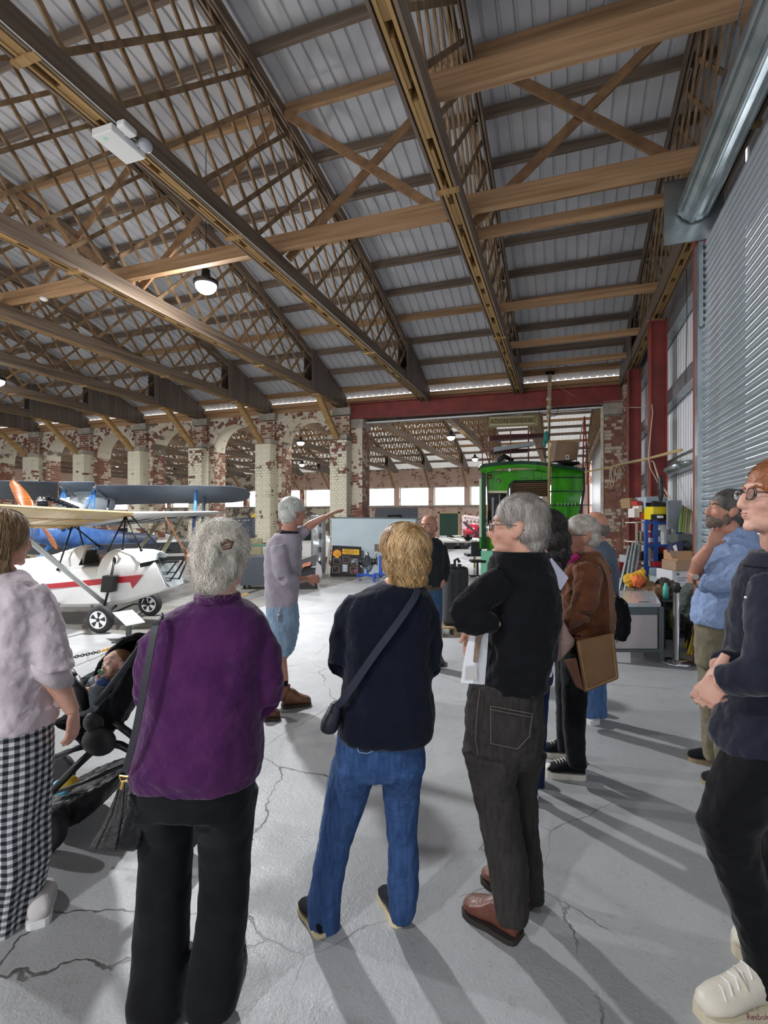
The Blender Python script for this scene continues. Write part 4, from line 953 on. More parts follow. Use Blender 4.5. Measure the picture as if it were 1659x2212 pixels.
q = MB(); q.ell(hd.p(0, .055, -.075), hd.R(.056, .05, .042), hd.ax(), 20, 14); q.ell(hd.p(0, .09, -.045), hd.R(.026, .012, .007), hd.ax()); soft(q, 'beard', M_beard, o, .006, 1, .008, .02)
q = MB(); q.ell(hd.p(0, -.04, .0), hd.R(.079, .073, .052), hd.ax(), 20, 14); soft(q, 'hair', mat('dark cropped hair', '4d463f', .8), o, .007, 1, .004, .02)
hd.eyes(o); hd.brows(o, mat('dark brow', '4a4038', .8)); hd.lips(o, M_lip)
# ---------------- curly haired person behind the grey haired man
d0 = 3.0; p, k = px(d0); f = face_dir(-.9, .3)
o = person('person with long black curly hair and a dark T-shirt behind the black fleece', W(.93, d0))
sk = MB(); hd = Head(p(1172, 1150, .0), f, 0, .98); hd.skin(sk, p(1176, 1205), .05); sk.tube([p(1176, 1220), p(1170, 1320), p(1160, 1440)], [.09, .1, .09], 14)
sk.tube([p(1190, 1225, -.1), p(1196, 1300, -.14), p(1170, 1330, -.1)], [.042, .035, .026], 12)
hf = MB(); hand(hf, p(1170, 1330, -.1), -RT, -UP, 1, .4, .9)
soft(sk, 'body', skin_mat('d'), o, .009, 2, fine=hf, fvox=.004)
q = MB(); torso(q, [(p(1178, 1192), 16*k, .07), (p(1180, 1206), 26*k, .1), (p(1180, 1235), 30*k, .13), (p(1176, 1320), 28*k, .13), (p(1170, 1420), 28*k, .13)], FW); q.tube([p(1188, 1218, -.08), p(1196, 1275, -.12)], [.07, .055], 14)
soft(q, 'tshirt', cloth('dark grey jersey', '33363c', '2a2d33'), o, .012, 3, .012, .1)
q = MB(); torso(q, [(p(1166, 1400), 27*k, .12), (p(1160, 1470), 28*k, .13)], FW)
for x, dd in ((1150, -.06), (1165, .08)): leg(q, sk, [(p(x+4, 1460, dd), 17), (p(x+1, 1580, dd), 14), (p(x, 1712, dd), 11)], FW, k, .09)
soft(q, 'jeans', denim('ink blue denim', '1b2a4a', '24355a'), o, .012, 2, .01, .1)
sA, sB = Pair(), Pair(); shoe(sA, sB, G(1160, 1724), G(1090, 1715), .045); shoe(sA, sB, G(1172, 1690), G(1100, 1682), .045); sA.build('shoes', M_black, o, True); sB.build('soles', M_white, o)
M_curl = mat('black curly hair', '1b1614', .4, col2='2b2320', nscale=30, bump=.5, bscale=120, spec=.5, rnd=.32, isl=True)
hd.hair(o, M_curl, [((0, -.03, .045), (.098, .112, .095)), ((0, -.075, -.04), (.1, .085, .09)), ((0, -.09, -.12), (.09, .07, .07)), ((0, -.08, -.17), (.07, .055, .05))], 1800, .11, (0, -.3, -1), .004, .014, wild=.5, cut=lambda v: v[1] > .05, bend=2.4, disp=.03, seg=8, dscale=.03)
# ---------------- man in the brown suede jacket
d0 = 3.2; p, k = px(d0); f = face_dir(-.97, .15)
o = person('person with cropped white hair and glasses in a brown suede jacket', W(1.25, d0))
sk = MB(); hd = Head(p(1252, 1160, .0), face_dir(-.98, -.05), .03, 1.12); hd.skin(sk, p(1262, 1222, .02), .056)
sk.tube([p(1262, 1240), p(1262, 1320), p(1250, 1400)], [.1, .11, .1], 14)
sk.tube([p(1275, 1240, -.16), p(1262, 1320, -.18), p(1215, 1345, -.08)], [.04, .032, .026], 12)
hf = MB(); hand(hf, p(1212, 1345, -.08), -RT+UP*-.1, -UP, 1, .6, .95)
soft(sk, 'body', skin_mat('c'), o, .0065, 2, fine=hf, fvox=.004)
M_su = cloth('brown suede', '74482f', '5f3a27', bump=.7, bscale=16, sheen=.3, scale=9)
q = MB(); torso(q, [(p(1268, 1198), 30*k, .09), (p(1266, 1212), 42*k, .12), (p(1264, 1235), 50*k, .155), (p(1264, 1290), 57*k, .165), (p(1266, 1340), 56*k, .165), (p(1266, 1378), 53*k, .155)], FW)
q.tube([p(1272, 1232, -.12), p(1266, 1280, -.2), p(1258, 1320, -.21)], [.088, .076, .068], 16); q.tube([p(1258, 1320, -.21), p(1236, 1336, -.16), p(1218, 1342, -.1)], [.068, .056, .045], 14)
soft(q, 'jacket', M_su, o, .011, 3, .032, .09)
q = MB(); q.loft([ring(p(1266, y, .0)-RT*0, a*k, b_*k, RT, FW, 24) for y, a, b_ in ((1216, 38, 36), (1196, 32, 30), (1190, 30, 27), (1198, 27, 25))], caps=False); q.build('collar', M_su, o, True)
q = MB(); q.tube([p(1250, 1200, -.06), p(1236, 1208, -.05), p(1228, 1216, -.0)], [.02, .022, .02], 10); q.tube([p(1250, 1208, -.05), p(1228, 1222, .0)], [.03, .028], 10); soft(q, 'pink_collar', cloth('magenta shirt', 'c8388a'), o, .006, 2, label='bright pink shirt collar')
q = MB(); torso(q, [(p(1256, 1360), 46*k, .14), (p(1248, 1420), 42*k, .135)], FW)
leg(q, sk, [(p(1245, 1410, -.05), 30), (p(1240, 1500, -.06), 26), (p(1240, 1580, -.06), 22), (p(1246, 1655, -.06), 19)], FW, k, .1)
leg(q, sk, [(p(1228, 1410, .08), 28), (p(1222, 1500, .12), 22), (p(1220, 1622, .16), 15)], FW, k, .1)
soft(q, 'trousers', cloth('black twill trousers', '16171a', '0f1012', bump=.3), o, .011, 3, .014, .1)
sA, sB, sC = Pair(), Pair(), MB()
for a, b_ in ((G(1262, 1680), G(1176, 1672)), (G(1235, 1636), G(1166, 1628))):
    shoe(sA, sB, a, b_, .05, .095, .03); dd = (b_-a).normalized(); sC.ell(b_-dd*.03+UP*.042, (.036, .042, .028), (dd, dd.cross(UP), UP))
    for i in range(5): c_ = b_-dd*(.07+.018*i)+UP*(.085+.006*i); sC.tube([c_-FW*.025, c_+UP*.004, c_+FW*.025], .003, 5)
sA.build('canvas_shoes', cloth('black canvas', '15171b', bump=.2), o, True); sB.build('soles', mat('off white rubber', 'e3ddd0', .5), o); sC.build('toe_cap', mat('off white rubber', 'e3ddd0', .5), o, True)
M_wc = mat('cropped white hair', 'cfc8be', .6, col2='a59b90', nscale=30, bump=.3, bscale=180, rnd=.32, isl=True)
hd.hair(o, M_wc, [((0, -.016, .044), (.0785, .099, .085)), ((0, -.042, -.0), (.077, .074, .07))], 1500, .026, lambda v: (v[0]*1.5, -.6, -.6), .0018, .004, wild=.3, cut=lambda v: v[1] > .055 and v[2] < .1 or (v[1] > -.01 and v[2] < .02), disp=.004)
hd.eyes(o); hd.brows(o, M_wc); hd.lips(o, M_lip); hd.glasses(o, mat('dark spectacle frame', '2c2526', .35))
sa = thing('satchel', 'tan canvas and leather satchel hanging behind the brown suede jacket', 'bag', P(1285, 1490, 2.95))
M_tan = mat('tan waxed canvas', '8f6b47', .7, col2='7a5a3b', nscale=5, bump=.3, bscale=60); pb = lambda x, y, dd=0: P(x, y, 2.93+dd)
q = MB(); q.hexa([pb(1262, 1497, -.03), pb(1337, 1466, -.03), pb(1337, 1466, .09), pb(1262, 1497, .09), pb(1244, 1384, -.03), pb(1326, 1366, -.03), pb(1326, 1366, .09), pb(1244, 1384, .09)]); q.build('bag_body', M_tan, sa, bevel=.012)
q = MB(); q.hexa([pb(1244, 1483, -.02), pb(1262, 1493, -.03), pb(1262, 1493, .08), pb(1244, 1483, .08), pb(1217, 1425, -.01), pb(1245, 1420, -.03), pb(1245, 1420, .08), pb(1217, 1425, .08)]); q.build('side_pocket', mat('brown leather pocket', '6d452f', .45, bump=.2), sa, bevel=.008)
q = MB(); pts = [pb(1250, 1386, -.036), pb(1268, 1490, -.036), pb(1332, 1463, -.036), pb(1322, 1372, -.036)]
for a, b_ in zip(pts[:-1], pts[1:]): q.tube([a, b_], .0018, 5)
q.build('stitching', mat('pale stitching', 'c9a878', .7), sa)
strap([P(1290, 1208, 3.1), P(1306, 1222, 3.06), P(1318, 1260, 3.03), P(1321, 1320, 3.0), P(1323, 1370, 2.97)], .03, .005, -FW, 'shoulder_strap', mat('brown strap', '6b4a35', .6), sa)
pgt = thing('tote_bag', 'limp pale pinkish brown bag held in front of the brown suede jacket', 'bag', P(1215, 1430, 3.0))
q = MB(); pb = lambda x, y, dd=0: P(x, y, 2.97+dd)
q.loft([ring(pb(x, y), hw*k, t, (RT+UP*sl).normalized(), FW, 16) for x, y, hw, t, sl in ((1206, 1335, 8, .02, 0), (1212, 1355, 14, .03, -.3), (1219, 1378, 23, .035, -.3), (1216, 1402, 22, .03, .3), (1207, 1424, 12, .02, .5))]); soft(q, 'bag_body', cloth('pale pinkish cotton', 'a88e86', '99807a', bump=.5, bscale=18), pgt, .007, 2, .012, .06)
for (pts, lb, dd) in (([(1160, 1335), (1200, 1330), (1197, 1440), (1192, 1462), (1176, 1466)], 'lilac white leaflet hanging between the black fleece and the suede jacket', 2.87), ([(1186, 1210), (1192, 1206), (1228, 1248), (1212, 1275), (1196, 1262)], 'clear plastic wallet of papers held up behind the black fleece', 2.8)):
    q = MB(); q.prism([P(*a, dd) for a in pts], FW*.006); tag(q.build('leaflet', mat('lilac paper', 'c9cbe0' if dd > 2.8 else 'c5cdd4', .5), None, root=P(*pts[0], dd)), lb, 'paper')
# ---------------- man in the grey blue suit jacket
d0 = 3.98; p, k = px(d0); f = face_dir(-.5, .85)
o = person('balding person in a grey-blue jacket and light jeans behind the suede jacket', W(1.6, d0))
sk = MB(); hd = Head(p(1283, 1143, .0), f, 0, 1.08); hd.skin(sk, p(1290, 1185), .056); sk.tube([p(1292, 1200), p(1290, 1290), p(1284, 1370)], [.1, .11, .1], 14)
sk.tube([p(1312, 1195, -.05), p(1318, 1250, -.05), p(1325, 1290, -.12)], [.05, .04, .028], 12); hf = MB(); hand(hf, p(1325, 1288, -.12), -UP+RT*.1, -RT, 1, .9, .95)
soft(sk, 'body', skin_mat('c'), o, .009, 2, fine=hf, fvox=.004)
M_sj = cloth('grey blue tweed', '5a6576', '4c5767', scale=60)
q = MB(); torso(q, [(p(1291, 1168), 15*k, .08), (p(1293, 1180), 24*k, .11), (p(1295, 1200), 30*k, .15), (p(1293, 1270), 32*k, .16), (p(1290, 1340), 32*k, .16), (p(1288, 1385), 31*k, .155)], FW)
q.tube([p(1310, 1190, -.04), p(1320, 1240, -.05), p(1323, 1285, -.1)], [.07, .06, .048], 14); q.tube([p(1276, 1190, -.04), p(1268, 1240, .05), p(1268, 1290, .1)], [.07, .06, .048], 14); soft(q, 'jacket', M_sj, o, .012, 3, .015, .1)
q = MB(); q.loft([ring(p(1290, y), a*k, a*k, RT, FW, 20) for y, a in ((1178, 18), (1167, 16), (1170, 14))], caps=False); q.build('collar', cloth('pale blue shirt', 'a9b8cf'), o, True)
q = MB(); torso(q, [(p(1286, 1370), 29*k, .13), (p(1283, 1410), 29*k, .13)], FW)
for x, dd in ((1276, -.05), (1292, .1)): leg(q, sk, [(p(x+1, 1405, dd), 18), (p(x, 1480, dd), 17), (p(x+1, 1548, dd), 17)], FW, k, .1)
soft(q, 'jeans', denim('pale blue denim', '5d7fae', '4c6c9a'), o, .012, 2, .014, .08)
sA, sB = Pair(), Pair(); shoe(sA, sB, G(1288, 1566), G(1262, 1560)+FW*.1, .05, .1, .03); shoe(sA, sB, G(1298, 1545), G(1276, 1540)+FW*.1, .05, .1, .03); sA.build('trainers', cloth('cream trainers', 'd8d2c8', bump=.2), o, True); sB.build('soles', M_white, o)
q = MB(); q.ell(hd.p(0, -.042, .0), hd.R(.079, .074, .055), hd.ax(), 20, 14); soft(q, 'hair', mat('grey fringe hair', '6b655e', .8), o, .007, 1, .005, .02)
bk = thing('backpack', 'black backpack held at the side beyond the tan satchel', 'bag', P(1338, 1385, 3.9))
q = MB(); pb = lambda x, y, dd=0: P(x, y, 3.85+dd)
q.loft([ring(pb(x, y), hw*.0035, t, RT, FW, 16) for x, y, hw, t in ((1332, 1290, 8, .06), (1335, 1302, 16, .1), (1339, 1330, 18, .12), (1338, 1360, 16, .12), (1334, 1380, 11, .09))]); soft(q, 'bag_body', cloth('black nylon', '101114', bump=.4, sheen=0), bk, .008, 2, .02, .05)
q = MB(); q.tube([pb(1328, 1290), pb(1331, 1282), pb(1337, 1290)], .008, 6); q.tube([pb(1350, 1300, -.08), pb(1354, 1340, -.1), pb(1348, 1372, -.08)], .007, 6); q.tube([pb(1334, 1378, -.08), pb(1331, 1388, -.08), pb(1337, 1386, -.08)], .003, 6); q.build('carry_handle', M_black, bk)
# ---------------- man in the pale blue shirt
d0 = 3.28; p, k = px(d0); f = face_dir(-.9, .25)
o = person('bearded person in a pale blue shirt with a hand on the chin by the shutter', W(2.15, d0))
sk = MB(); hd = Head(p(1571, 1105, .0), face_dir(-.95, .25), .2, 1.12); hd.skin(sk, p(1590, 1160, .02), .06)
sk.tube([p(1580, 1190), p(1575, 1270), p(1560, 1370)], [.11, .12, .1], 14)
sk.tube([p(1560, 1200, .1), p(1498, 1242, .05), p(1510, 1212, -.02), p(1533, 1180, -.08)], [.05, .042, .044, .029], 14)
sk.tube([p(1600, 1200, -.12), p(1590, 1255, -.16), p(1530, 1266, -.12), p(1506, 1254, -.02)], [.04, .036, .036, .03], 14)
hf = MB(); hand(hf, p(1534, 1178, -.085), UP*.9+RT*.55-FW*.05, FW*1+RT*.4, -1, .5, 1.0, .08); hand(hf, p(1508, 1254, -.02), FW*1-RT*.1+UP*.1, RT*1+UP*.2, 1, .8, 1.0)
soft(sk, 'body', skin_mat('c'), o, .0065, 2, fine=hf, fvox=.0038)
M_bs = cloth('pale blue linen', '8fa3c6', '8296bb', bump=.7, bscale=16, sheen=0, scale=30)
q = MB(); torso(q, [(p(1596, 1150), 26*k, .09), (p(1590, 1162), 38*k, .12), (p(1584, 1185), 46*k, .15), (p(1576, 1230), 52*k, .165), (p(1566, 1290), 54*k, .165), (p(1556, 1330), 55*k, .165), (p(1554, 1349), 52*k, .155)], FW)
q.tube([p(1600, 1192, -.1), p(1598, 1235, -.18), p(1578, 1258, -.19)], [.09, .078, .066], 16); q.tube([p(1578, 1258, -.19), p(1545, 1262, -.16), p(1524, 1260, -.12)], [.066, .06, .055], 14)
q.tube([p(1565, 1195, .1), p(1532, 1222, .12), p(1515, 1234, .1)], [.08, .06, .052], 14)
soft(q, 'shirt', M_bs, o, .010, 3, .03, .085)
q = MB(); q.loft([ring(p(1594, y, 0), a*k, a*k*.95, RT, FW, 24) for y, a in ((1162, 36), (1146, 31), (1138, 29), (1147, 27))], caps=False); q.build('collar', M_bs, o, True)
q = MB(); c_ = p(1520, 1260, -.11); q.tube([p(1518, 1259, -.10), p(1530, 1262, -.125)], [.058, .059], 18); q.build('rolled_cuff', M_bs, o, True)
q = MB(); q.tube([p(1512, 1254, -.045), p(1505, 1252, -.02)], .036, 16); q.build('watch_strap', mat('brown watch strap', '5d3f2c', .5), o, True); q = MB(); q.cyl(p(1505, 1247, -.06), p(1503, 1246, -.068), .018, 16); q.build('watch_face', M_steel, o)
q = MB(); torso(q, [(p(1556, 1340), 47*k, .135), (p(1556, 1400), 47*k, .14), (p(1554, 1440), 44*k, .13)], FW)
for x, dd, ye in ((1540, .06, 1640), (1568, -.08, 1672)): leg(q, sk, [(p(x, 1420, dd), 27), (p(x-3, 1520, dd), 22), (p(x-2, ye, dd), 17)], FW, k, .11)
soft(q, 'chinos', cloth('khaki chinos', '76705c', '6a6452', bump=.4), o, .011, 3, .016, .1)
q = MB(); q.tube([p(1566, 1350, -.142), p(1572, 1385, -.145), p(1580, 1395, -.145)], .006, 6); q.build('key_cord', M_black, o)
sA, sB = Pair(), Pair(); shoe(sA, sB, G(1560, 1650), G(1486, 1640), .05, .1, .022); shoe(sA, sB, G(1590, 1700), G(1516, 1690), .05, .1, .022); sA.build('trainers', cloth('black trainers', '15171a', bump=.3), o, True); sB.build('soles', mat('gum sole', '8c7a5c', .7), o)
M_dkh = mat('dark greying hair', '3d3936', .5, col2='5a5551', nscale=24, bump=.3, bscale=170, spec=.4, rnd=.32, isl=True)
hd.hair(o, M_dkh, [((0, -.016, .047), (.081, .102, .088)), ((0, -.042, .0), (.079, .077, .074)), ((0, -.05, -.045), (.058, .048, .035))], 1700, .05, lambda v: (v[0]*1.2, -.5, -.8), .002, .007, wild=.25, cut=lambda v: v[1] > .06 and v[2] < .09 or (v[1] > .0 and v[2] < .015), disp=.008)
q = MB(); q.ell(hd.p(0, .045, -.068), hd.R(.056, .055, .040), hd.ax(), 20, 14); q.ell(hd.p(0, .072, -.088), hd.R(.027, .024, .024), hd.ax()); q.ell(hd.p(0, .091, -.044), hd.R(.026, .010, .006), hd.ax()); q.ell(hd.p(.058, .01, -.045), hd.R(.012, .026, .035), hd.ax()); q.ell(hd.p(-.058, .01, -.045), hd.R(.012, .026, .035), hd.ax()); soft(q, 'beard', mat('brown grey beard', '5d4c42', .8, col2='77695e', nscale=60, bump=.5, bscale=200), o, .005, 1, .008, .02)
hd.eyes(o); hd.brows(o, M_dkh, .006)
# ---------------- man at the right edge, navy jacket
d0 = 1.76; p, k = px(d0); f = face_dir(-.95, .3)
o = person('person with ginger hair and glasses in a navy jacket at the right edge', W(1.36, d0))
sk = MB(); hd = Head(p(1679, 1080, .0), face_dir(-.99, .12), .12, 1.12); hd.skin(sk, p(1700, 1170, .02), .062)
sk.tube([p(1705, 1210), p(1700, 1400), p(1680, 1600)], [.11, .12, .1], 14)
sk.tube([p(1680, 1290, -.18), p(1660, 1460, -.2), p(1600, 1470, -.16), p(1553, 1478, -.10)], [.045, .036, .03, .03], 14)
sk.tube([p(1690, 1290, .15), p(1650, 1420, .12), p(1590, 1430, .04), p(1548, 1440, -.02)], [.045, .034, .03, .029], 14)
hf = MB(); hand(hf, p(1562, 1466, -.10), -RT*.62-UP*.62+FW*.02, FW*.7+RT*.6-UP*.3, -1, .72, .95, .03, .2); hand(hf, p(1556, 1438, -.045), -RT*.48-UP*.9+FW*-.02, RT*.8-UP*.1+FW*.1, 1, .8, .95, .03, .25)
soft(sk, 'body', skin_mat('d'), o, .0058, 2, fine=hf, fvox=.003)
M_nj = cloth('navy moleskin', '252735', '1f2130', bump=.4, bscale=12, sheen=.3)
q = MB(); torso(q, [(p(1702, 1196, .02), 58*k, .11), (p(1706, 1215), 76*k, .14), (p(1708, 1260), 96*k, .17), (p(1708, 1340), 108*k, .19), (p(1706, 1440), 112*k, .19), (p(1700, 1540), 122*k, .2), (p(1690, 1600), 132*k, .2), (p(1688, 1622), 128*k, .19)], FW)
q.tube([p(1690, 1270, -.16), p(1676, 1370, -.22), p(1662, 1455, -.22)], [.095, .085, .072], 16); q.tube([p(1662, 1455, -.22), p(1600, 1466, -.17), p(1562, 1472, -.12)], [.072, .056, .046], 14)
q.tube([p(1690, 1270, .14), p(1655, 1400, .12), p(1600, 1425, .04), p(1563, 1434, -.0)], [.09, .07, .052, .045], 14)
soft(q, 'jacket', M_nj, o, .009, 3, .022, .11)
q = MB(); q.loft([ring(p(1698, y, 0), a*k, a*k*.95, RT, FW, 24) for y, a in ((1222, 78), (1200, 66), (1190, 62), (1200, 57))], caps=False); q.build('collar', M_nj, o, True)
q = MB()
for y in (1290, 1385, 1480): q.cyl(p(1612, y, -.155), p(1610, y, -.16), .004, 10)
q.cyl(p(1560, 1438, -.055), p(1556, 1438, -.06), .005, 10); q.build('buttons', M_steel, o)
q = MB(); torso(q, [(p(1690, 1560), 95*k, .15), (p(1690, 1640), 92*k, .15)], FW)
leg(q, sk, [(p(1668, 1600, -.05), 66), (p(1605, 1700, -.04), 62), (p(1572, 1780, -.02), 56), (p(1584, 1850, -.02), 48), (p(1618, 1950, -.04), 43), (p(1648, 2060, -.06), 40), (p(1664, 2140, -.08), 38)], FW, k, .12)
leg(q, sk, [(p(1705, 1620, .14), 60), (p(1690, 1800, .2), 40), (p(1690, 2050, .2), 36)], FW, k, .12)
soft(q, 'trousers', cloth('black cotton trousers', '131416', '0e0f11', bump=.4, bscale=10), o, .010, 4, .02, .1)
sA, sB = Pair(), Pair(); M_wt = mat('off white leather', 'dcd6c8', .45, col2='cfc8b8', nscale=8, bump=.15, bscale=60)
shoe(sA, sB, G(1690, 2165), G(1520, 2215)+FW*.02, .056, .12, .03); shoe(sA, sB, G(1690, 2085), G(1580, 2045), .054, .12, .03)
a_ = P(1600, 2120, 1.68); sA.beam(P(1622, 2165, 1.67), P(1596, 2108, 1.66), .06, .012, up=(-RT+UP*.5))
sA.build('trainers', M_wt, o, True); sB.build('soles', mat('cream sole', 'cfc6ae', .6), o)
q = MB()
for i in range(5): c_ = G(1560+i*14, 2195-i*4)+UP*(.08+.012*i); q.tube([c_-FW*.035-RT*.01, c_+UP*.012, c_+FW*.035], .0035, 6)
q.build('laces', M_white, o)
text_mesh('shoe_lettering', 'Reebok', .022, P(1614, 2203, 1.583), RT, (UP*.9+FW*.35), mat('maroon print', '6e3040', .6), o, .0006)
M_ging = mat('ginger hair', 'a8673d', .45, col2='7d4a2c', nscale=26, bump=.3, bscale=170, spec=.5, rnd=.32, isl=True)
hd.hair(o, M_ging, [((0, -.016, .05), (.082, .102, .088)), ((0, -.042, .005), (.08, .078, .074))], 4800, .06, lambda v: (v[0]*1.2, -.5, -.4), .0018, .006, wild=.2, cut=lambda v: v[1] > .072 and v[2] < .095 or (v[1] > .018 and v[2] < .02), disp=.008)
hd.eyes(o); hd.brows(o, M_ging); hd.lips(o, M_lip); hd.glasses(o, mat('black spectacle frame', '1c1a1b', .35))
# ---------------- woman at the left edge, white shirt and gingham trousers
d0 = 2.08; p, k = px(d0); f = face_dir(.35, 1)
o = person('person with long fair hair, white linen shirt and checked trousers at the left edge', W(-1.55, d0))
sk = MB(); hd = Head(p(8, 1168, .06), face_dir(.45, .9), -.05, 1.0); hd.skin(sk, p(5, 1245), .05); sk.tube([p(5, 1280), p(5, 1400), p(5, 1560)], [.06, .09, .1], 14)
sk.tube([p(70, 1320), p(100, 1420, -.02), p(113, 1462, -.02), p(138, 1500), p(158, 1538, .02)], [.035, .036, .044, .037, .026], 14)
sk.tube([p(-80, 1300), p(-100, 1430), p(-90, 1550)], [.05, .04, .026], 14)
hf = MB(); hand(hf, p(158, 1536, .02), -UP*1+RT*.0, -RT+FW*.1, 1, .30, .96, .06, .5)
soft(sk, 'body', skin_mat('b'), o, .0065, 2, fine=hf, fvox=.003)
M_lin = cloth('white linen', 'd6cbd0', 'c9bdc3', bump=.6, bscale=14, sheen=0, scale=6)
q = MB(); torso(q, [(p(5, 1236), 30*k, .07), (p(5, 1252), 58*k, .09), (p(5, 1280), 88*k, .12), (p(4, 1330), 102*k, .145), (p(2, 1400), 106*k, .15), (p(0, 1480), 112*k, .16), (p(0, 1540), 122*k, .17), (p(0, 1560), 122*k, .165)], f)
q.tube([p(52, 1285), p(80, 1330), p(98, 1390, -.01), p(108, 1430, -.02), p(114, 1452, -.02)], [44*k, 44*k, 41*k, 38*k, 38*k], 18)
q.tube([p(-60, 1275), p(-95, 1400), p(-100, 1440)], [42*k, 44*k, 44*k], 18)
soft(q, 'shirt', M_lin, o, .009, 3, .03, .12)
q = MB(); q.loft([ring(p(x, y, -.015), a*k, a*k, (RT-UP*.55).normalized(), FW, 24) for x, y, a in ((100, 1425, 40), (104, 1433, 42), (116, 1464, 40), (115, 1464, 34))], caps=False); soft(q, 'rolled_cuff', M_lin, o, .006, 1) if False else q.build('rolled_cuff', M_lin, o, True)
# gingham
def gingham():
    m = bpy.data.materials.new('black and white gingham'); m.use_nodes = True; nt = m.node_tree; N = nt.nodes; L = nt.links; b = N['Principled BSDF']; b.inputs['Roughness'].default_value = .9
    uv = N.new('ShaderNodeTexCoord'); sp = N.new('ShaderNodeSeparateXYZ'); L.new(uv.outputs['UV'], sp.inputs[0]); v = []
    for i in (0, 1):
        a = N.new('ShaderNodeMath'); a.operation = 'FRACT'; L.new(sp.outputs[i], a.inputs[0]); c = N.new('ShaderNodeMath'); c.operation = 'GREATER_THAN'; c.inputs[1].default_value = .5; L.new(a.outputs[0], c.inputs[0]); v.append(c)
    ad = N.new('ShaderNodeMath'); ad.operation = 'ADD'; L.new(v[0].outputs[0], ad.inputs[0]); L.new(v[1].outputs[0], ad.inputs[1])
    dv = N.new('ShaderNodeMath'); dv.operation = 'MULTIPLY'; dv.inputs[1].default_value = .5; L.new(ad.outputs[0], dv.inputs[0])
    r = N.new('ShaderNodeValToRGB'); r.color_ramp.interpolation = 'LINEAR'; L.new(dv.outputs[0], r.inputs[0]); r.color_ramp.elements[0].color = srgb('d9d4d0'); r.color_ramp.elements[1].color = srgb('14171f'); e = r.color_ramp.elements.new(.5); e.color = srgb('70767f'); L.new(r.outputs[0], b.inputs['Base Color']); return m
q = MB(); n = 64; rows = [(2, 1545, 112, .16), (2, 1600, 114, .165), (0, 1680, 114, .165), (-2, 1760, 108, .155), (0, 1850, 106, .155), (-8, 1930, 98, .15), (-14, 2000, 92, .14), (-18, 2032, 88, .13)]
rr, ff, _ = frame(f); rings = []
fine = []
for i in range(len(rows)-1):
    for t in range(6): a = rows[i]; b_ = rows[i+1]; u = t/6; fine.append(tuple(a[j]*(1-u)+b_[j]*u for j in range(4)))
fine.append(rows[-1])
for x, y, w, dpt in fine:
    amp = .05*min(1, max(0, (y-1600)/250)); rg = []
    for i in range(n):
        a = 2*math.pi*i/n; m_ = 1+amp*math.sin(a*7+y*.006)+amp*.6*math.sin(a*11+1-y*.01); rg.append(p(x, y)+rr*(w*k*m_*math.cos(a))+ff*(dpt*m_*math.sin(a)))
    rings.append(rg)
q.loft(rings); g = q.build('trousers', gingham(), o, True, label='black and white gingham trousers'); me = g.data; uvl = me.uv_layers.new(name='UVMap')
for pl in me.polygons:
    idx = [me.loops[li].vertex_index for li in pl.loop_indices]; cols = [i % n for i in idx]; wrap = max(cols)-min(cols) > n/2
    for li, vi in zip(pl.loop_indices, idx):
        c = vi % n; c = c+n if (wrap and c < n/2) else c; uvl.data[li].uv = (c/n*32, me.vertices[vi].co.z/.0300)
sA, sB = Pair(), Pair(); shoe(sA, sB, G(82, 2004), G(82, 2004)+FW*.21-RT*.11, .046, .09, .025); shoe(sA, sB, G(-40, 2010), G(-40, 2010)+FW*.24, .05, .1, .025); sA.build('shoes', cloth('white canvas shoe', 'd8d2d0', bump=.2), o, True); sB.build('soles', M_white, o)
M_fair = mat('fair brown hair', 'b3966f', .6, col2='6e563d', nscale=20, nstretch=(2, 2, .25), bump=.3, bscale=150, spec=.5, rnd=.32, isl=True)
hd.hair(o, M_fair, [((0, -.02, .045), (.095, .108, .092)), ((0, -.06, -.04), (.1, .075, .09)), ((.01, -.07, -.12), (.108, .08, .10)), ((.02, -.08, -.21), (.105, .06, .085))], 3400, .2, (0, -.1, -1), .002, .006, wild=.07, cut=lambda v: v[1] > .05, disp=.008, seg=7)
# ================================================================ aircraft bay
M_wfab = mat('white doped fabric', 'e4e4e2', .35, col2='d8d9d8', nscale=2, coat=.3)
M_cream = mat('cream varnished ply', 'dcc596', .4, col2='cdb380', nscale=4, nstretch=(1, 6, 1), coat=.3)
M_amber = mat('amber linen', 'c9a66a', .5, col2='b8945a', nscale=6)
M_grey = mat('slate grey dope', '5d6570', .45, col2='535b66', nscale=3)
M_blue = mat('light blue tube', '4f86c6', .4)
M_tarp = mat('blue tarpaulin', '3c64a4', .4, col2='5479b2', nscale=6, bump=1.2, bscale=7)
M_prop = mat('varnished propeller', '9a5a2c', .3, col2='7b431f', nscale=6, nstretch=(1, 1, 8), coat=.5)
M_tyre = mat('tyre rubber', '26262a', .7)
def rot_frame(nx, ny):
    n = (RT*nx + FW*ny).normalized(); return n, UP.cross(n).normalized()      # nose, left wing
def wing(mb, stations, n=14):
    """stations: (le point, te point, thickness); aerofoil loft"""
    rings = []
    for le, te, t in stations:
        le, te = Vector(le), Vector(te); c = te-le; s = UP; rg = []
        for i in range(n+1): x = (1-math.cos(math.pi*i/n))/2; rg.append(le+c*x+s*t*(2.6*math.sqrt(max(x, 0))*(1-x)**.9*.6))
        for i in range(n-1, 0, -1): x = (1-math.cos(math.pi*i/n))/2; rg.append(le+c*x-s*t*(.9*math.sqrt(x)*(1-x)))
        rings.append(rg)
    mb.loft(rings)
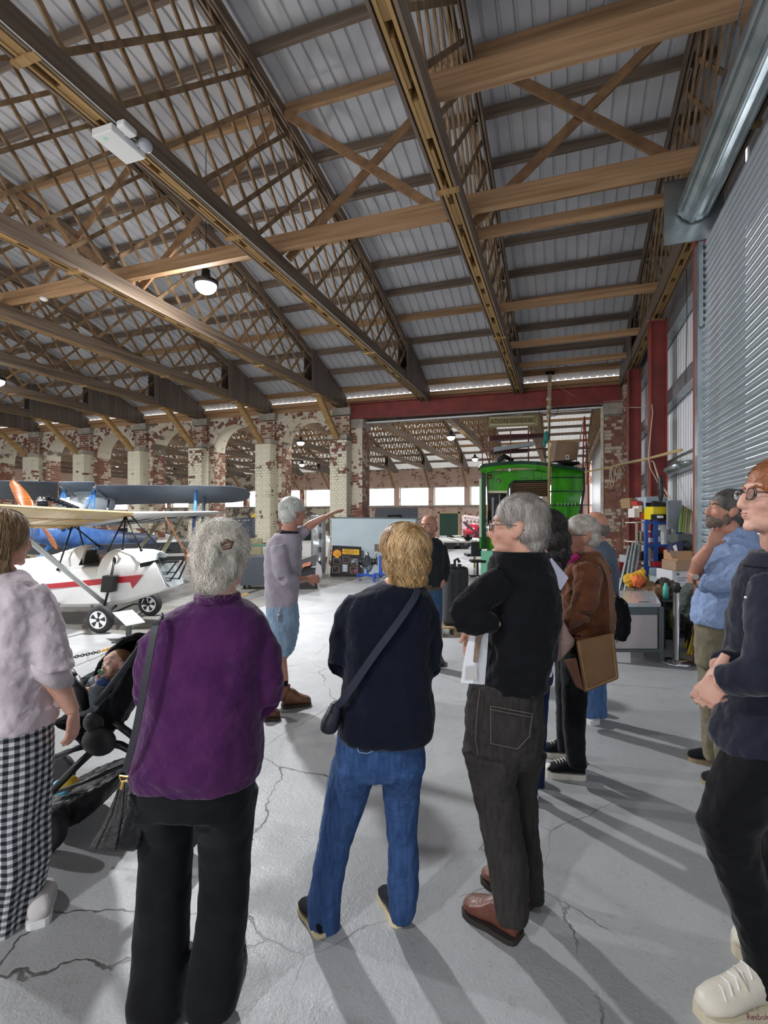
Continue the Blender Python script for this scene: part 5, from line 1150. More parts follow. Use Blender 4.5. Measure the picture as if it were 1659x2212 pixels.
def wheel(parent, c, ax, R=.19, w=.10, spokes=5):
    c = Vector(c); ax = Vector(ax).normalized()
    q = MB(); q.lathe(c-ax*w/2, [(R*.62, 0), (R*.78, -.004), (R*.94, .012), (R, w*.35), (R, w*.65), (R*.94, w-.012), (R*.78, w+.004), (R*.62, w)], 32, ax); q.build('tyre', M_tyre, parent, True)
    q = MB(); q.lathe(c-ax*w*.46, [(R*.62, 0), (R*.62, w*.92)], 28, ax); a = ax.orthogonal().normalized(); b = ax.cross(a)
    h = q.build('rim', M_tyre, parent)
    q = MB()
    for s in (-1, 1):
        cc = c+ax*s*w*.47
        for i in range(spokes):
            t = 2*math.pi*i/spokes; d = a*math.cos(t)+b*math.sin(t); e = ax.cross(d)
            q.prism([cc+d*R*.14-e*R*.07, cc+d*R*.56-e*R*.17, cc+d*R*.60, cc+d*R*.56+e*R*.17, cc+d*R*.14+e*R*.07], ax*s*.006)
        q.lathe(cc, [(R*.56, 0), (R*.62, .005), (R*.63, 0)], 28, ax*s) if False else None
        for i in range(28):
            t = 2*math.pi*i/28; t2 = 2*math.pi*(i+1)/28; d = a*math.cos(t)+b*math.sin(t); e = a*math.cos(t2)+b*math.sin(t2); q.prism([cc+d*R*.56, cc+d*R*.64, cc+e*R*.64, cc+e*R*.56], ax*s*.007)
    q.build('spokes', M_white, h)
def blade(mb, hub, d, ax, L, w=.075):
    d = Vector(d).normalized(); ax = Vector(ax).normalized(); s = ax.cross(d); rings = []
    for t, ww, tw in ((.0, .55, 1.2), (.12, .6, 1.1), (.3, 1.0, .75), (.55, 1.05, .5), (.8, .85, .35), (.95, .55, .3), (1, .2, .3)):
        c = hub+d*L*t; u = s*math.cos(tw)+ax*math.sin(tw); v = d.cross(u); rings.append([c+u*w*ww*math.cos(a)+v*w*.2*(1.1-t*.6)*math.sin(a) for a in [2*math.pi*i/12 for i in range(12)]])
    mb.loft(rings)
# ---- white high wing aeroplane
nz, lt = rot_frame(1, -.084)                  # nose points right; lt = away from us is +FW
ox = (-3.955, 7.85)
ap = thing('aeroplane', 'small white high-wing aeroplane with a red arrow on its side', 'aeroplane', W(*ox))
def A(n, l, u): return W(*ox) + nz*n + lt*l + UP*u
def fus(n, zb, zt, w, sh=0, rnd=.5):
    pts = []
    hs = (zt-zb)*(1-rnd*.5) if rnd else (zt-zb)
    prof = [(-w*.85, zb), (-w, zb+.05), (-w, zb+hs*.5), (-w, zb+hs*.9)]
    top = [(-w*math.cos(a), zb+hs*.9+(zt-zb-hs*.9)*math.sin(a)) for a in [math.pi*i/8 for i in range(1, 8)]]
    prof = prof+top+[(w, zb+hs*.9), (w, zb+hs*.5), (w, zb+.05), (w*.85, zb)]
    return [A(n+sh*(1-(z-zb)/(zt-zb)), l, z) for l, z in prof]
q = MB(); q.loft([fus(.50, .60, 1.13, .27, .27, .9), fus(.42, .53, 1.15, .30, .22, .9), fus(.15, .38, 1.16, .33, .05, .8), fus(-.20, .32, 1.15, .34, 0, .8), fus(-.26, .31, 1.10, .34, 0, .7), fus(-.28, .31, .93, .34, 0, .05), fus(-.62, .30, .92, .34, 0, .05), fus(-1.3, .29, .90, .32, 0, .15), fus(-2.6, .34, .80, .2, 0, .3), fus(-4.2, .45, .66, .04, 0, .3)])
q.loft([fus(-.60, .7, 1.17, .18, 0, .95), fus(-.68, .7, 1.22, .2, 0, .95), fus(-1.2, .7, 1.06, .23, 0, .95), fus(-2.2, .7, .90, .2, 0, .9)]); q.build('fuselage', M_wfab, ap, True)
o_ = [o for o in COL.objects if o.name.startswith('fuselage')][-1]; me = o_.data
for e in (o_.modifiers.new('es', 'EDGE_SPLIT'),): e.split_angle = math.radians(40)
q = MB(); q.prism([A(-.30, -.28, .935), A(-.58, -.30, .925), A(-.60, -.18, 1.05), A(-.60, 0, 1.14), A(-.60, .18, 1.05), A(-.58, .30, .925), A(-.30, .28, .935)], UP*-.004); q.box(A(-.595, 0, 1.03), (.02, .26, .2), (nz, lt, UP)); q.build('cockpit_opening', mat('dark cockpit', '33312f', .8), ap)
q = MB(); rg = [A(-.585, .2*math.cos(a), .93+.27*math.sin(a)) for a in [math.pi*i/12 for i in range(13)]]; q.tube(rg, .018, 8); q.build('coaming', mat('grey edging', 'a8a7a2', .5), ap, True)
q = MB(); q.loft([fus(.515, .60, 1.11, .245, .27, .9), fus(.53, .60, 1.11, .24, .27, .9)]); q.build('firewall', M_galv, ap)
q = MB()
S_ = lambda x, y, dd=7.48: P(x, y, dd)
arrow = [(60, 1266), (285, 1243.5), (307.5, 1241.5), (285.5, 1271), (281, 1257.5), (60, 1276)]
def onside(x, y):                     # the photo's line of sight met with the flat near side of the fuselage
    o0 = Vector((0, 0, H)); d = P(x, y, 1.0)-o0; base = A(0, -.345, 0); t = (base-o0).dot(lt)/d.dot(lt); return o0+d*t
pts = [onside(*a) for a in arrow]; q.add([p_ for p_ in pts]+[p_+lt*.01 for p_ in pts], [(0, 1, 4, 5), (1, 2, 3, 4), (0, 6, 7, 1), (1, 7, 8, 2), (2, 8, 9, 3)]); q.build('red_arrow', mat('signal red', 'b3202c', .35), ap)
# wings
LE = lambda l: A(.14-abs(l)*.0, l, 1.70+.02*abs(l)); TE = lambda l: A(-1.12, l, 1.47+.02*abs(l))
q = MB(); wing(q, [(LE(-4.0), TE(-4.0), .11), (LE(-.05), TE(-.05), .11), (A(.02, .0, 1.69), TE(0), .09)]); q.build('near_wing', M_cream, ap, True)
q = MB(); wing(q, [(A(.02, .0, 1.69), TE(0), .09), (LE(.08), TE(.05), .11), (LE(3.2), TE(3.2), .10), (A(.05, 3.7, 1.77), A(-1.0, 3.7, 1.55), .07), (A(-.2, 4.0, 1.76), A(-.8, 4.0, 1.60), .03)]); q.build('far_wing', M_wfab, ap, True)
und = lambda c_, l, off=-.045: (LE(l)+(TE(l)-LE(l))*c_)+UP*off
q = MB()
for i in range(11): l = -.35-.34*i; q.beam(und(.3, l, -.045), und(.97, l, -.012), .012, .008)
q.beam(und(.72, -.1, -.035), und(.72, -4, -.035), .03, .012); q.build('wing_ribs', M_amber, ap)
q = MB(); q.add([und(.30, -.12, -.043), und(.99, -.12, -.008), und(.99, -3.95, -.008), und(.30, -3.95, -.043)], [(0, 1, 2, 3)]); q.build('underside_linen', M_amber, ap)
q = MB(); q.beam(und(.02, -.03, -.03), und(.98, -.03, -.02), .05, .015); q.build('root_edge', mat('worn wooden edge', '9a7440', .5), ap)
q = MB()
for l0, l1, c0, c1, sl in ((.5, .62, .25, .9, .1), (.9, 1.02, .25, .9, .1), (.5, 1.0, .45, .55, .05), (1.4, 1.52, .25, .9, .1), (1.9, 2.02, .25, .9, .1), (1.4, 2.0, .25, .38, .1), (2.4, 2.9, .25, .35, .1), (2.4, 2.52, .25, .9, 0), (2.8, 2.92, .25, .9, 0)):
    q.add([und(c0, l0, -.05), und(c0, l1, -.05), und(c1, l1+sl, -.03), und(c1, l0+sl, -.03)], [(0, 1, 2, 3)])
q.build('registration_letters', M_black, ap)
q = MB(); q.tube([und(.25, -2.15, -.04), A(-.08, -.40, .36)], .035, 8); q.tube([und(.75, -2.3, -.04), A(-.85, -.36, .34)], .030, 8); q.build('lift_strut', mat('pale grey strut', 'bfc2c0', .4), ap, True)
q = MB(); q.tube([und(.25, 2.15, -.04), A(-.08, .40, .36)], .035, 8); q.tube([und(.7, 2.3, -.04), A(-.6, .36, .4)], .03, 8); q.build('lift_strut', mat('cream strut', 'cfcaa8', .4), ap, True)
for a, b in (((-.0, -.05, 1.66), (-.13, -.28, 1.14)), ((-.0, -.05, 1.66), (.08, -.25, 1.17)), ((.0, -.05, 1.66), (.38, -.27, 1.15)), ((-.85, -.06, 1.52), (-.88, -.34, .86)), ((-.85, -.06, 1.52), (-.60, .2, 1.18)), ((-.85, .06, 1.52), (-.88, .34, .86)), ((0, .1, 1.66), (.38, .27, 1.15))):
    q = MB(); q.tube([A(*a), A(*b)], .012, 8); q.ell(A(*b), .022); q.build('cabane_strut', M_blackm, ap, True)
q = MB(); q.tube([A(.02, -.36, 1.02), A(-.0, -.45, .62), A(-.03, -.55, .30)], .017, 8); q.ell(A(.02, -.36, 1.0), (.03, .02, .06)); q.tube([A(.05, -.36, .34), A(-.03, -.62, .2)], .02, 8); q.tube([A(-.35, -.34, .33), A(-.03, -.62, .2)], .014, 8)
q.tube([A(.02, .36, 1.0), A(-.03, .55, .30), A(-.03, .6, .2)], .017, 8); q.tube([A(-.03, -.6, .2), A(.1, 0, .30), A(-.03, .6, .2)], .014, 8); q.build('undercarriage_leg', M_blackm, ap, True)
q = MB(); q.hexa([A(-.12, -.49, .55), A(.06, -.49, .55), A(.06, -.36, .55), A(-.12, -.36, .55), A(-.10, -.47, .79), A(.09, -.47, .79), A(.09, -.36, .79), A(-.10, -.36, .79)]); q.build('shock_absorber_cover', mat('black rubber cover', '1d1d1f', .6, bump=.4, bscale=30), ap, bevel=.015)
wheel(ap, A(0, -.65, .195), lt, .195, .11); wheel(ap, A(0, .65, .195), lt, .195, .11)
q = MB()
for s in (-1, 1):
    q.beam(A(.50, s*.12, 1.0), A(.95, s*.10, 1.02), .03, .05); q.beam(A(.62, s*.16, .66), A(.85, s*.1, .98), .02, .02); q.beam(A(.72, s*.16, .62), A(.92, s*.06, .96), .018, .018)
q.beam(A(.40, -.34, .93), A(.62, -.2, .98), .03, .06); q.beam(A(.52, -.22, .96), A(.92, -.2, .98), .03, .03); q.build('engine_mount', M_blackm, ap)
q = MB(); hub = A(.98, 0, 1.02); q.lathe(hub-nz*.05, [(.06, 0), (.06, .10)], 16, nz); dr = (UP*.9-nz*.0-lt*.12).normalized(); dr = (P(357, 1117, 7.75)-hub).normalized(); blade(q, hub, dr, nz, .72, .075); blade(q, hub, -dr, nz, .72, .075); q.build('propeller', M_prop, ap, True)
q = MB(); q.lathe(hub+nz*.04, [(.045, 0), (.045, .025), (.02, .04)], 14, nz); q.build('propeller_boss', M_steel, ap)
# ---- grey and blue biplane
bp_ = thing('biplane', 'biplane with slate grey wings and light blue struts behind the white aeroplane', 'aeroplane', P(200, 1120, 11)-UP*H)
def BW(px_, le, te): return (P(px_, le, 10.5), P(px_, te, 11.8))
q = MB(); st = [BW(-60, 1037, 1076), BW(125, 1041, 1082)]; wing(q, [(a, b, .06) for a, b in st]); st = [BW(207, 1048, 1092), BW(300, 1048, 1089), BW(430, 1049, 1087), BW(500, 1050, 1086)]; wing(q, [(a, b, .06) for a, b in st]+[(P(530, 1056, 10.8), P(524, 1083, 11.6), .05), (P(541, 1066, 11.0), P(538, 1076, 11.3), .02)]); q.build('upper_wing', M_grey, bp_, True)
q = MB(); st = [BW(127, 1044, 1080), BW(205, 1044, 1078)]; wing(q, [(a+UP*.03, b+UP*.05, .07) for a, b in st]); q.build('centre_section', mat('pale slate dope', '7d8894', .45), bp_, True)
q = MB(); wing(q, [(P(-20, 1172, 10.4), P(-20, 1196, 11.6), .05), (P(150, 1176, 10.4), P(150, 1200, 11.6), .05)]); wing(q, [(P(200, 1176, 10.4), P(200, 1199, 11.6), .05), (P(440, 1170, 10.4), P(440, 1194, 11.6), .05), (P(470, 1174, 10.8), P(466, 1188, 11.3), .03)]); q.build('lower_wing', M_grey, bp_, True)
q = MB()
for x0, x1, x2, x3 in ((48, 66, 84, 62), (45, 74, 92, 60), (322, 336, 372, 352), (352, 362, 368, 352), (402, 414, 440, 424), (424, 434, 428, 418)):
    q.prism([P(x0, 1179, 10.7), P(x1, 1179, 10.7), P(x2, 1190, 11.2), P(x3, 1190, 11.2)], UP*-.004)
q.build('registration_letters', M_black, bp_)
for a, b in (((424, 1056, 10.8), (416, 1180, 10.8)), ((441, 1075, 11.4), (436, 1182, 11.2)), ((138, 1060, 10.8), (128, 1090, 10.4)), ((140, 1060, 10.8), (140, 1092, 10.4)), ((202, 1060, 10.8), (184, 1100, 10.4)), ((204, 1060, 10.8), (200, 1100, 10.4))):
    q = MB(); q.tube([P(*a), P(*b)], .035 if a[0] > 400 else .03, 8); q.build('wing_strut', M_blue, bp_, True)
for a, b in (((441, 1062, 11.2), (438, 1185, 11.1)), ((235, 1080, 11.2), (232, 1102, 10.9)), ((202, 1052, 10.6), (230, 1076, 11.2)), ((130, 1050, 10.6), (168, 1076, 11.3))):
    q = MB(); q.tube([P(*a), P(*b)], .022, 8); q.build('steel_strut', M_steel, bp_, True)
q = MB(); q.tube([P(66, 1144, 9.4), P(120, 1155, 9.9), P(200, 1166, 10.6), P(330, 1168, 13)], [(.16, .2), (.26, .24), (.24, .24), (.1, .16)], 14); q.build('fuselage', M_tarp, bp_, True)
q = MB(); q.ell(P(200, 1086, 11.4), (.5, .3, .38), (RT, FW, UP), 18, 12); q.build('windscreen', mat('pale windscreen', 'bac2c6', .2), bp_, True)
q = MB(); q.tube([P(130, 1085, 9.8), P(180, 1102, 9.9)], [(.12, .10), (.2, .12)], 12); q.build('cowling', mat('light cowl', 'b5babd', .3), bp_, True)
q = MB()
for i in range(6): q.beam(P(106+i*9, 1074+i*3.5, 9.55), P(112+i*9, 1082+i*3.5, 9.6), .05, .035)
q.beam(P(104, 1072, 9.6), P(168, 1098, 9.6), .08, .05); q.build('exhaust_shield', M_blackm, bp_)
q = MB(); c_ = P(92, 1094, 9.5); q.lathe(c_-UP*.1, [(.085, 0), (.095, .04), (.08, .06), (.095, .09), (.08, .11), (.095, .14), (.08, .16), (.09, .19)], 16); q.build('engine_cylinder', M_blackm, bp_)
q = MB(); q.lathe(c_+UP*.09, [(.095, 0), (.1, .02), (.085, .06), (.085, .085), (.06, .09)], 16); q.build('cylinder_head', M_chrome, bp_, True)
q = MB(); hub = P(74, 1112, 9.3); d_ = (P(24, 1038, 9.35)-hub); blade(q, hub, d_, -FW+RT*-.3, d_.length, .11); blade(q, hub, -d_, -FW+RT*-.3, d_.length, .11); q.lathe(hub-FW*.05, [(.07, 0), (.07, .1)], 14, FW); q.build('propeller', mat('orange varnished propeller', 'b0672f', .3, col2='8f4e22', nscale=5, nstretch=(1, 1, 8), coat=.5), bp_, True)
for a, b in (((108, 1180, 10.2), (84, 1212, 9.9)), ((206, 1183, 10.4), (214, 1226, 10.2))):
    q = MB(); q.tube([P(*a), P(*b)], [.05, .06], 10); q.build('undercarriage_leg', M_blue, bp_, True)
wheel(bp_, Vector(P(86, 1120, 9.9)[0:2]+(.24,)) if False else W((86-829.5)/F*9.9, 9.9, .24), RT, .24, .1); wheel(bp_, W((214-829.5)/F*10.2, 10.2, .24), RT, .24, .1)
# white fin of an aircraft behind
fn = thing('aircraft_tail', 'white tail fin standing behind the wing of the white aeroplane', 'aeroplane tail', W(-5.5, 14.5, 0))
q = MB(); q.prism([P(300, 1172, 14.4), P(332, 1172, 14.4), P(333, 1150, 14.4), P(315, 1153, 14.4)], FW*.06); q.build('fin', M_wfab, fn)
q = MB(); q.tube([P(300, 1172, 14.5), P(300, 1175, 14.9)], .2, 10); q.tube([W(-6.6, 14.6, 0), W(-6.6, 14.6, .95)], .03, 8); q.box(W(-6.7, 14.7, .9), (1.6, .5, .2), (RT, FW, UP)); q.build('tail_boom', M_wfab, fn)
# ---- information sign
sg = thing('information_sign', 'small white information sign on a grey post by the aeroplane wheel', 'sign', G(278, 1376)+FW*.0)
C_ = lambda x, y, dd: P(x, y, dd); dS = 6.75
q = MB(); a_, b_, c_, e_ = P(243, 1323, 6.95), P(286, 1317, 6.95), P(313, 1343, 6.55), P(272, 1351, 6.55); nn = (b_-a_).cross(e_-a_).normalized(); q.prism([a_, b_, c_, e_], nn*.012); q.build('panel', M_white, sg)
q = MB(); m_ = (a_+b_+c_+e_)/4; q.box((m_.x, m_.y, m_.z/2), (.06, .04, m_.z-.02), (RT, FW, UP)); q.box((m_.x, m_.y, .01), (.3, .3, .02), (RT, FW, UP)); q.build('post', mat('grey green post', '47544f', .5), sg)
ru = (b_-a_).normalized(); uu = (a_-e_).normalized(); tm = mat('dark print', '2b2d33', .6)
if (ru.cross(uu)).z < 0: pass
cc = a_+(b_-a_)*.5+(e_-a_)*.28+UP*.016; text_mesh('lettering', 'LUTON MINOR', .038, cc, (c_-e_), (a_-e_), tm, sg, .001, 'CENTER'); cc = a_+(b_-a_)*.5+(e_-a_)*.46+UP*.014; text_mesh('lettering', '(PARKER)', .034, cc, (c_-e_), (a_-e_), tm, sg, .001, 'CENTER'); cc = a_+(b_-a_)*.5+(e_-a_)*.62+UP*.012; text_mesh('lettering', 'LA4', .034, cc, (c_-e_), (a_-e_), tm, sg, .001, 'CENTER')
# ---- barrier chain: black links then yellow links
ch = thing('barrier_chain', 'black and yellow plastic barrier chain strung low over the floor', 'chain', W(-4.2, 6.2, 0))
def link(mb, c, d, s, R=.022, L=.03):
    d = d.normalized(); s = s.normalized(); pts = []
    for i in range(13): a = 2*math.pi*i/12; pts.append(c+d*(math.cos(a)*L)+s*(math.sin(a)*R*.7))
    mb.tube(pts, .005, 5, False)
p0, p1 = P(120, 1428, 5.3), P(262, 1390, 6.6); p2, p3 = P(486, 1300, 9.3), P(590, 1265, 11.2)
for nm, (a, b), col in (('black_links', (p0, P(218, 1407, 6.0)), M_black), ('yellow_links', (P(219, 1406.5, 6.01), p1+(p1-p0)*.5), mat('yellow plastic', 'd9a23c', .5)), ('yellow_links', (P(495, 1298, 9.4), P(536, 1281, 10.2)), mat('yellow plastic', 'd9a23c', .5)), ('black_links', (P(537, 1280.5, 10.21), p3), M_black)):
    q = MB(); n = int((b-a).length/.042)
    for i in range(n):
        c_ = a+(b-a)*(i/n); link(q, c_, b-a, UP if i % 2 else (b-a).cross(UP), .022)
    q.build(nm, col, ch)['kind'] = 'stuff'
for i, w_ in enumerate((W(-5.0, 5.15), W((350-829.5)/F*7.0, 7.0), W(-2.45, 11.3))):
    q = MB(); q.lathe(w_, [(.14, 0), (.14, .03), (.03, .05), (.022, .1), (.022, .27), (.03, .30)], 16); q.build('barrier_post', M_black, ch, True)
# ================================================================ tram and the things by the wide opening
M_green = mat('bright green coachwork', '3f9f1c', .18, col2='379116', nscale=1.5, coat=.6)
M_dgreen = mat('dark green lining', '123d2c', .25, coat=.4)
M_mint = mat('mint undercoat', '7fc9a5', .6)
dT = 14.0; TP = lambda x, y, dd=0: P(x, y, dT+dd)
tr = thing('tram', 'bright green vintage tram with a curved stair side and open upper deck', 'tram', W((1150-829.5)/F*dT, dT+1, 0))
def outline_prism(pts, depth, dd=0): 
    q = MB(); q.prism([TP(x, y, dd) for x, y in pts], FW*depth); return q
# roof canopy, rounded to the front
q = MB(); rows = []
top = [(1033, 1012), (1040, 1003), (1060, 1000), (1090, 997), (1125, 995), (1160, 997), (1190, 1001), (1230, 1006), (1262, 1012)]
q.loft([[TP(x, y, -.25+.0*abs(x-1140)) for x, y in top]+[TP(x, y+7, -.25) for x, y in reversed(top)], [TP(x, y-1, 1.2) for x, y in top]+[TP(x, y+6, 1.2) for x, y in reversed(top)]]); q.build('roof_edge', M_dgreen, tr)
q = MB(); fascia = [(1038, 1012), (1060, 1007), (1090, 1003), (1125, 1002), (1160, 1004), (1190, 1010)]
q.loft([[TP(x, y, -.22) for x, y in fascia], [TP(x, y+9, -.20) for x, y in fascia]], closed=False, caps=False); q.build('canopy_fascia', M_green, tr); 
q = MB(); q.tube([TP(1045, 1022, -.2), TP(1080, 1012, -.2), TP(1125, 1008, -.2), TP(1178, 1012, -.2)], .02, 6); q.build('canopy_moulding', M_green, tr)
# front bulkhead with a doorway
q = outline_prism([(1052, 1018), (1190, 1012), (1190, 1040), (1110, 1040), (1102, 1046), (1097, 1062), (1052, 1060)], .08); q.build('bulkhead', M_green, tr)
q = MB()
for i in range(3): q.cyl(TP(1126+i*6, 1033, -.01), TP(1126+i*6, 1033, .02), .018, 10); q.cyl(TP(1155+i*6, 1033, -.01), TP(1155+i*6, 1033, .02), .018, 10)
q.build('vent_holes', M_black, tr)
q = MB(); q.tube([TP(1098, 1130, -.02), TP(1097, 1062, -.02), TP(1101, 1047, -.02), TP(1110, 1039, -.02), TP(1190, 1038, -.02)], .025, 8); q.build('door_surround', M_dgreen, tr, True)
q = MB(); q.bb(0, 0, 0, 0, 0, 0) if False else None
q = MB(); q.prism([TP(1041, 1018, -.12), TP(1050, 1018, -.12), TP(1050, 1186, -.12), TP(1041, 1186, -.12)], FW*.12); q.build('corner_post', M_dgreen, tr)
q = MB(); q.prism([TP(1036, 1034, -.02), TP(1044, 1034, -.02), TP(1044, 1160, -.02), TP(1036, 1160, -.02)], FW*.05); q.build('corner_panel', mat('pale green lining', 'b9d6b0', .3), tr)
q = MB(); q.tube([TP(1053, 1018, -.2), TP(1053, 1190, -.2)], .014, 8); q.tube([TP(1185, 1000, -.3), TP(1185, 1190, -.3)], .016, 8); q.build('grab_pole', mat('brass pole', 'b99a4a', .3, 1), tr, True)
q = outline_prism([(1053, 1060), (1096, 1060), (1096, 1065), (1053, 1065)], .06, -.01); q.build('window_rail', mat('cream lining', 'd9d3b2', .4), tr)
q = outline_prism([(1054, 1065), (1094, 1065), (1094, 1160), (1054, 1160)], .02, .05); q.build('front_window', mat('dark glazing', '1b1f20', .08), tr)
q = MB(); q.prism([TP(1062, 1075, .03), TP(1067, 1075, .03), TP(1067, 1150, .03), TP(1062, 1150, .03)], FW*.01); q.prism([TP(1078, 1068, .03), TP(1080, 1068, .03), TP(1080, 1160, .03), TP(1078, 1160, .03)], FW*.02); q.build('window_bar', M_steel, tr)
# saloon interior: slatted ceiling and glazed end
q = MB()
for i in range(7): q.prism([TP(1104, 1044+i*4.5, .1+.12*i), TP(1186, 1042+i*4.5, .1+.12*i), TP(1186, 1045+i*4.5, .1+.12*i), TP(1104, 1047+i*4.5, .1+.12*i)], FW*.03)
q.build('ceiling_slats', mat('stained saloon ceiling', '7b5a45', .5), tr)
q = MB(); q.prism([TP(1102, 1040, 1.0), TP(1188, 1040, 1.0), TP(1188, 1072, 1.0), TP(1102, 1076, 1.0)], FW*.04); q.build('end_panel', mat('dark saloon panel', '4a382c', .5), tr)
q = MB(); q.prism([TP(1104, 1074, 1.0), TP(1190, 1072, 1.0), TP(1190, 1160, 1.0), TP(1104, 1160, 1.0)], FW*.01); q.build('saloon_window', mat('saloon glass', 'dfe6e6', .05, trans=.9), tr)
for x in (1120, 1158, 1184):
    q = MB(); q.prism([TP(x-2, 1072, .98), TP(x+2, 1072, .98), TP(x+2, 1160, .98), TP(x-2, 1160, .98)], FW*.03); q.build('window_frame', mat('gilt frame', 'a58c4c', .4), tr)
# staircase side with stepped green panels and a curved outer edge
edges = [(1192, 1006), (1192, 1032), (1191, 1062), (1190, 1092), (1186, 1122), (1186, 1140)]
right = [(1259, 1013), (1259, 1032), (1258, 1062), (1252, 1092), (1248, 1122), (1246, 1140)]
for i in range(5):
    a, b, c_, e_ = edges[i], right[i], right[i+1], edges[i+1]
    q = MB(); q.prism([TP(a[0], a[1]+1, -.05*i), TP(b[0], b[1]+1, -.05*i), TP(c_[0], c_[1]-1, -.05*i-.02), TP(e_[0], e_[1]-1, -.05*i-.02)], FW*.03); q.build('stair_riser', M_green, tr)
    q = MB(); q.prism([TP(e_[0]-1, e_[1]-2, -.05*i-.04), TP(c_[0]+1, c_[1]-2, -.05*i-.04), TP(c_[0]+1, c_[1]+1, -.05*i-.04), TP(e_[0]-1, e_[1]+1, -.05*i-.04)], FW*.2); q.build('stair_tread', M_dgreen, tr)
q = MB()
for i in range(6): q.cyl(TP(1205+i*7.5, 1092, -.2), TP(1205+i*7.5, 1086, -.2), .008, 6)
q.build('tread_bolts', M_steel, tr)
q = outline_prism([(1186, 1140), (1246, 1140), (1240, 1178), (1180, 1178)], .04, -.2); q.build('stair_skirt', M_green, tr)
q = MB(); q.tube([TP(1261, 1010, -.02), TP(1261, 1060, -.02), TP(1256, 1092, -.08), TP(1250, 1125, -.15), TP(1243, 1165, -.2)], .035, 8); q.build('stringer', mat('brown stringer', '3a322c', .5), tr, True)
q = outline_prism([(1036, 1160), (1100, 1160), (1100, 1186), (1036, 1186)], .06, .0); q.build('lower_panel', M_green, tr)
q = outline_prism([(1100, 1160), (1240, 1160), (1240, 1200), (1100, 1200)], .06, .05); q.build('dash', M_green, tr)
q = outline_prism([(1040, 1190), (1240, 1190), (1240, 1243), (1040, 1243)], .08, -.25); q.build('mint_dash_panel', M_mint, tr, label='mint green unpainted lower panel')
q = MB(); q.bb(0, 0, 0, 0, 0, 0) if False else None
q = MB(); a = TP(1040, 1120, 0); b = TP(1258, 1120, 0); q.box(((a.x+b.x)/2, (a.y+b.y)/2, .35), (2.2, .1, .3), (RT, FW, UP))
for s in (-.8, .8):
    for dd in (.5, 2.0): q.cyl(W((1150-829.5)/F*dT+s, dT+dd, .35), W((1150-829.5)/F*dT+s+.08, dT+dd, .35), .35, 20)
q.build('truck', M_blackm, tr)
q = MB(); q.ell(TP(1058, 1030, -.1), .06); q.build('bell', mat('brass bell', '9a7c3c', .3, 1), tr, True)
q = MB(); q.ell(TP(1101, 1015, -.15), (.035, .035, .05)); q.build('light_bulb', M_white, tr, True)
q = MB(); q.cyl(TP(1077, 1038, -.03), TP(1077, 1038, .02), .05, 18); q.build('number_disc', M_black, tr); text_mesh('fleet_number', '9', .085, TP(1074.8, 1041, -.035), RT, UP, mat('ivory number', 'e8e6d0', .5), tr, .001)
q = MB(); q.ell(TP(1057, 1140, -.2), (.11, .08, .12)); q.build('headlamp', M_chrome, tr, True)
# upper deck rails
q = MB()
for x in (1042, 1058, 1065, 1103, 1141, 1142): q.tube([TP(x, 1003, .3), TP(x, 930 if x > 1050 else 940, .3)], .014, 6)
for y in (940, 972): q.tube([TP(1036, y+2, .3), TP(1100, y-1, .3), TP(1185, y-3, .3)], .016, 6)
q.tube([TP(1032, 918, .3), TP(1034, 934, .3), TP(1058, 1003, .3)], .014, 6); q.build('upper_deck_rail', mat('red brown tube', '6b3430', .5), tr, True)
q = MB(); q.prism([TP(1058, 942, .5), TP(1180, 936, .5), TP(1180, 944, .5), TP(1058, 952, .5)], FW*.3); q.prism([TP(1060, 974, .5), TP(1145, 969, .5), TP(1145, 975, .5), TP(1060, 980, .5)], FW*.3); q.build('upper_deck_bench', mat('dark red bench', '53322e', .6), tr)
q = MB(); q.prism([TP(1068, 966, .2), TP(1152, 954, .2), TP(1155, 962, .2), TP(1070, 975, .2)], FW*.25); q.build('upper_deck_locker', mat('grey locker', '9aa3a6', .5), tr)
q = MB(); q.tube([TP(1075, 995, .4), TP(1090, 985, .4), TP(1108, 996, .4)], .06, 8); q.build('folded_cover', M_black, tr, True)
# cardboard box on the roof
cb = thing('cardboard_box', 'big brown cardboard box standing on the green tram roof', 'box', TP(1222, 1000, .4))
q = MB(); a, b, c_, e_ = TP(1197, 996, .1), TP(1246, 993, .1), TP(1250, 955, .1), TP(1203, 951, .1); q.prism([a, b, c_, e_], FW*.5); q.build('carton', mat('cardboard', '9b8069', .8, col2='8d735d', nscale=3), cb, bevel=.004)
q = MB(); q.prism([TP(1197, 996, .1)-RT*.002, TP(1203, 951, .1)-RT*.002, TP(1201, 951, .6), TP(1193, 994, .6)], RT*-.01); q.build('carton_side', mat('pale cardboard', 'b59c84', .8), cb)
q = MB(); q.prism([TP(1222, 992, .09), TP(1229, 992, .09), TP(1229, 983, .09), TP(1222, 983, .09)], FW*-.003); q.build('label', M_white, cb); q = MB(); q.prism([TP(1224, 990, .086), TP(1227, 990, .086), TP(1227, 985, .086), TP(1224, 985, .086)], FW*-.002); q.build('label_print', M_black, cb)
q = MB(); q.prism([TP(1214, 1003, .05), TP(1252, 1003, .05), TP(1252, 997, .05), TP(1214, 996, .05)], FW*.5); q.tube([TP(1216, 999, 0), TP(1250, 1000, 0)], .03, 8); tag(q.build('roof_box', M_blackm, None, root=TP(1232, 1003, .2)), 'low black box under the cardboard box on the tram roof', 'box')
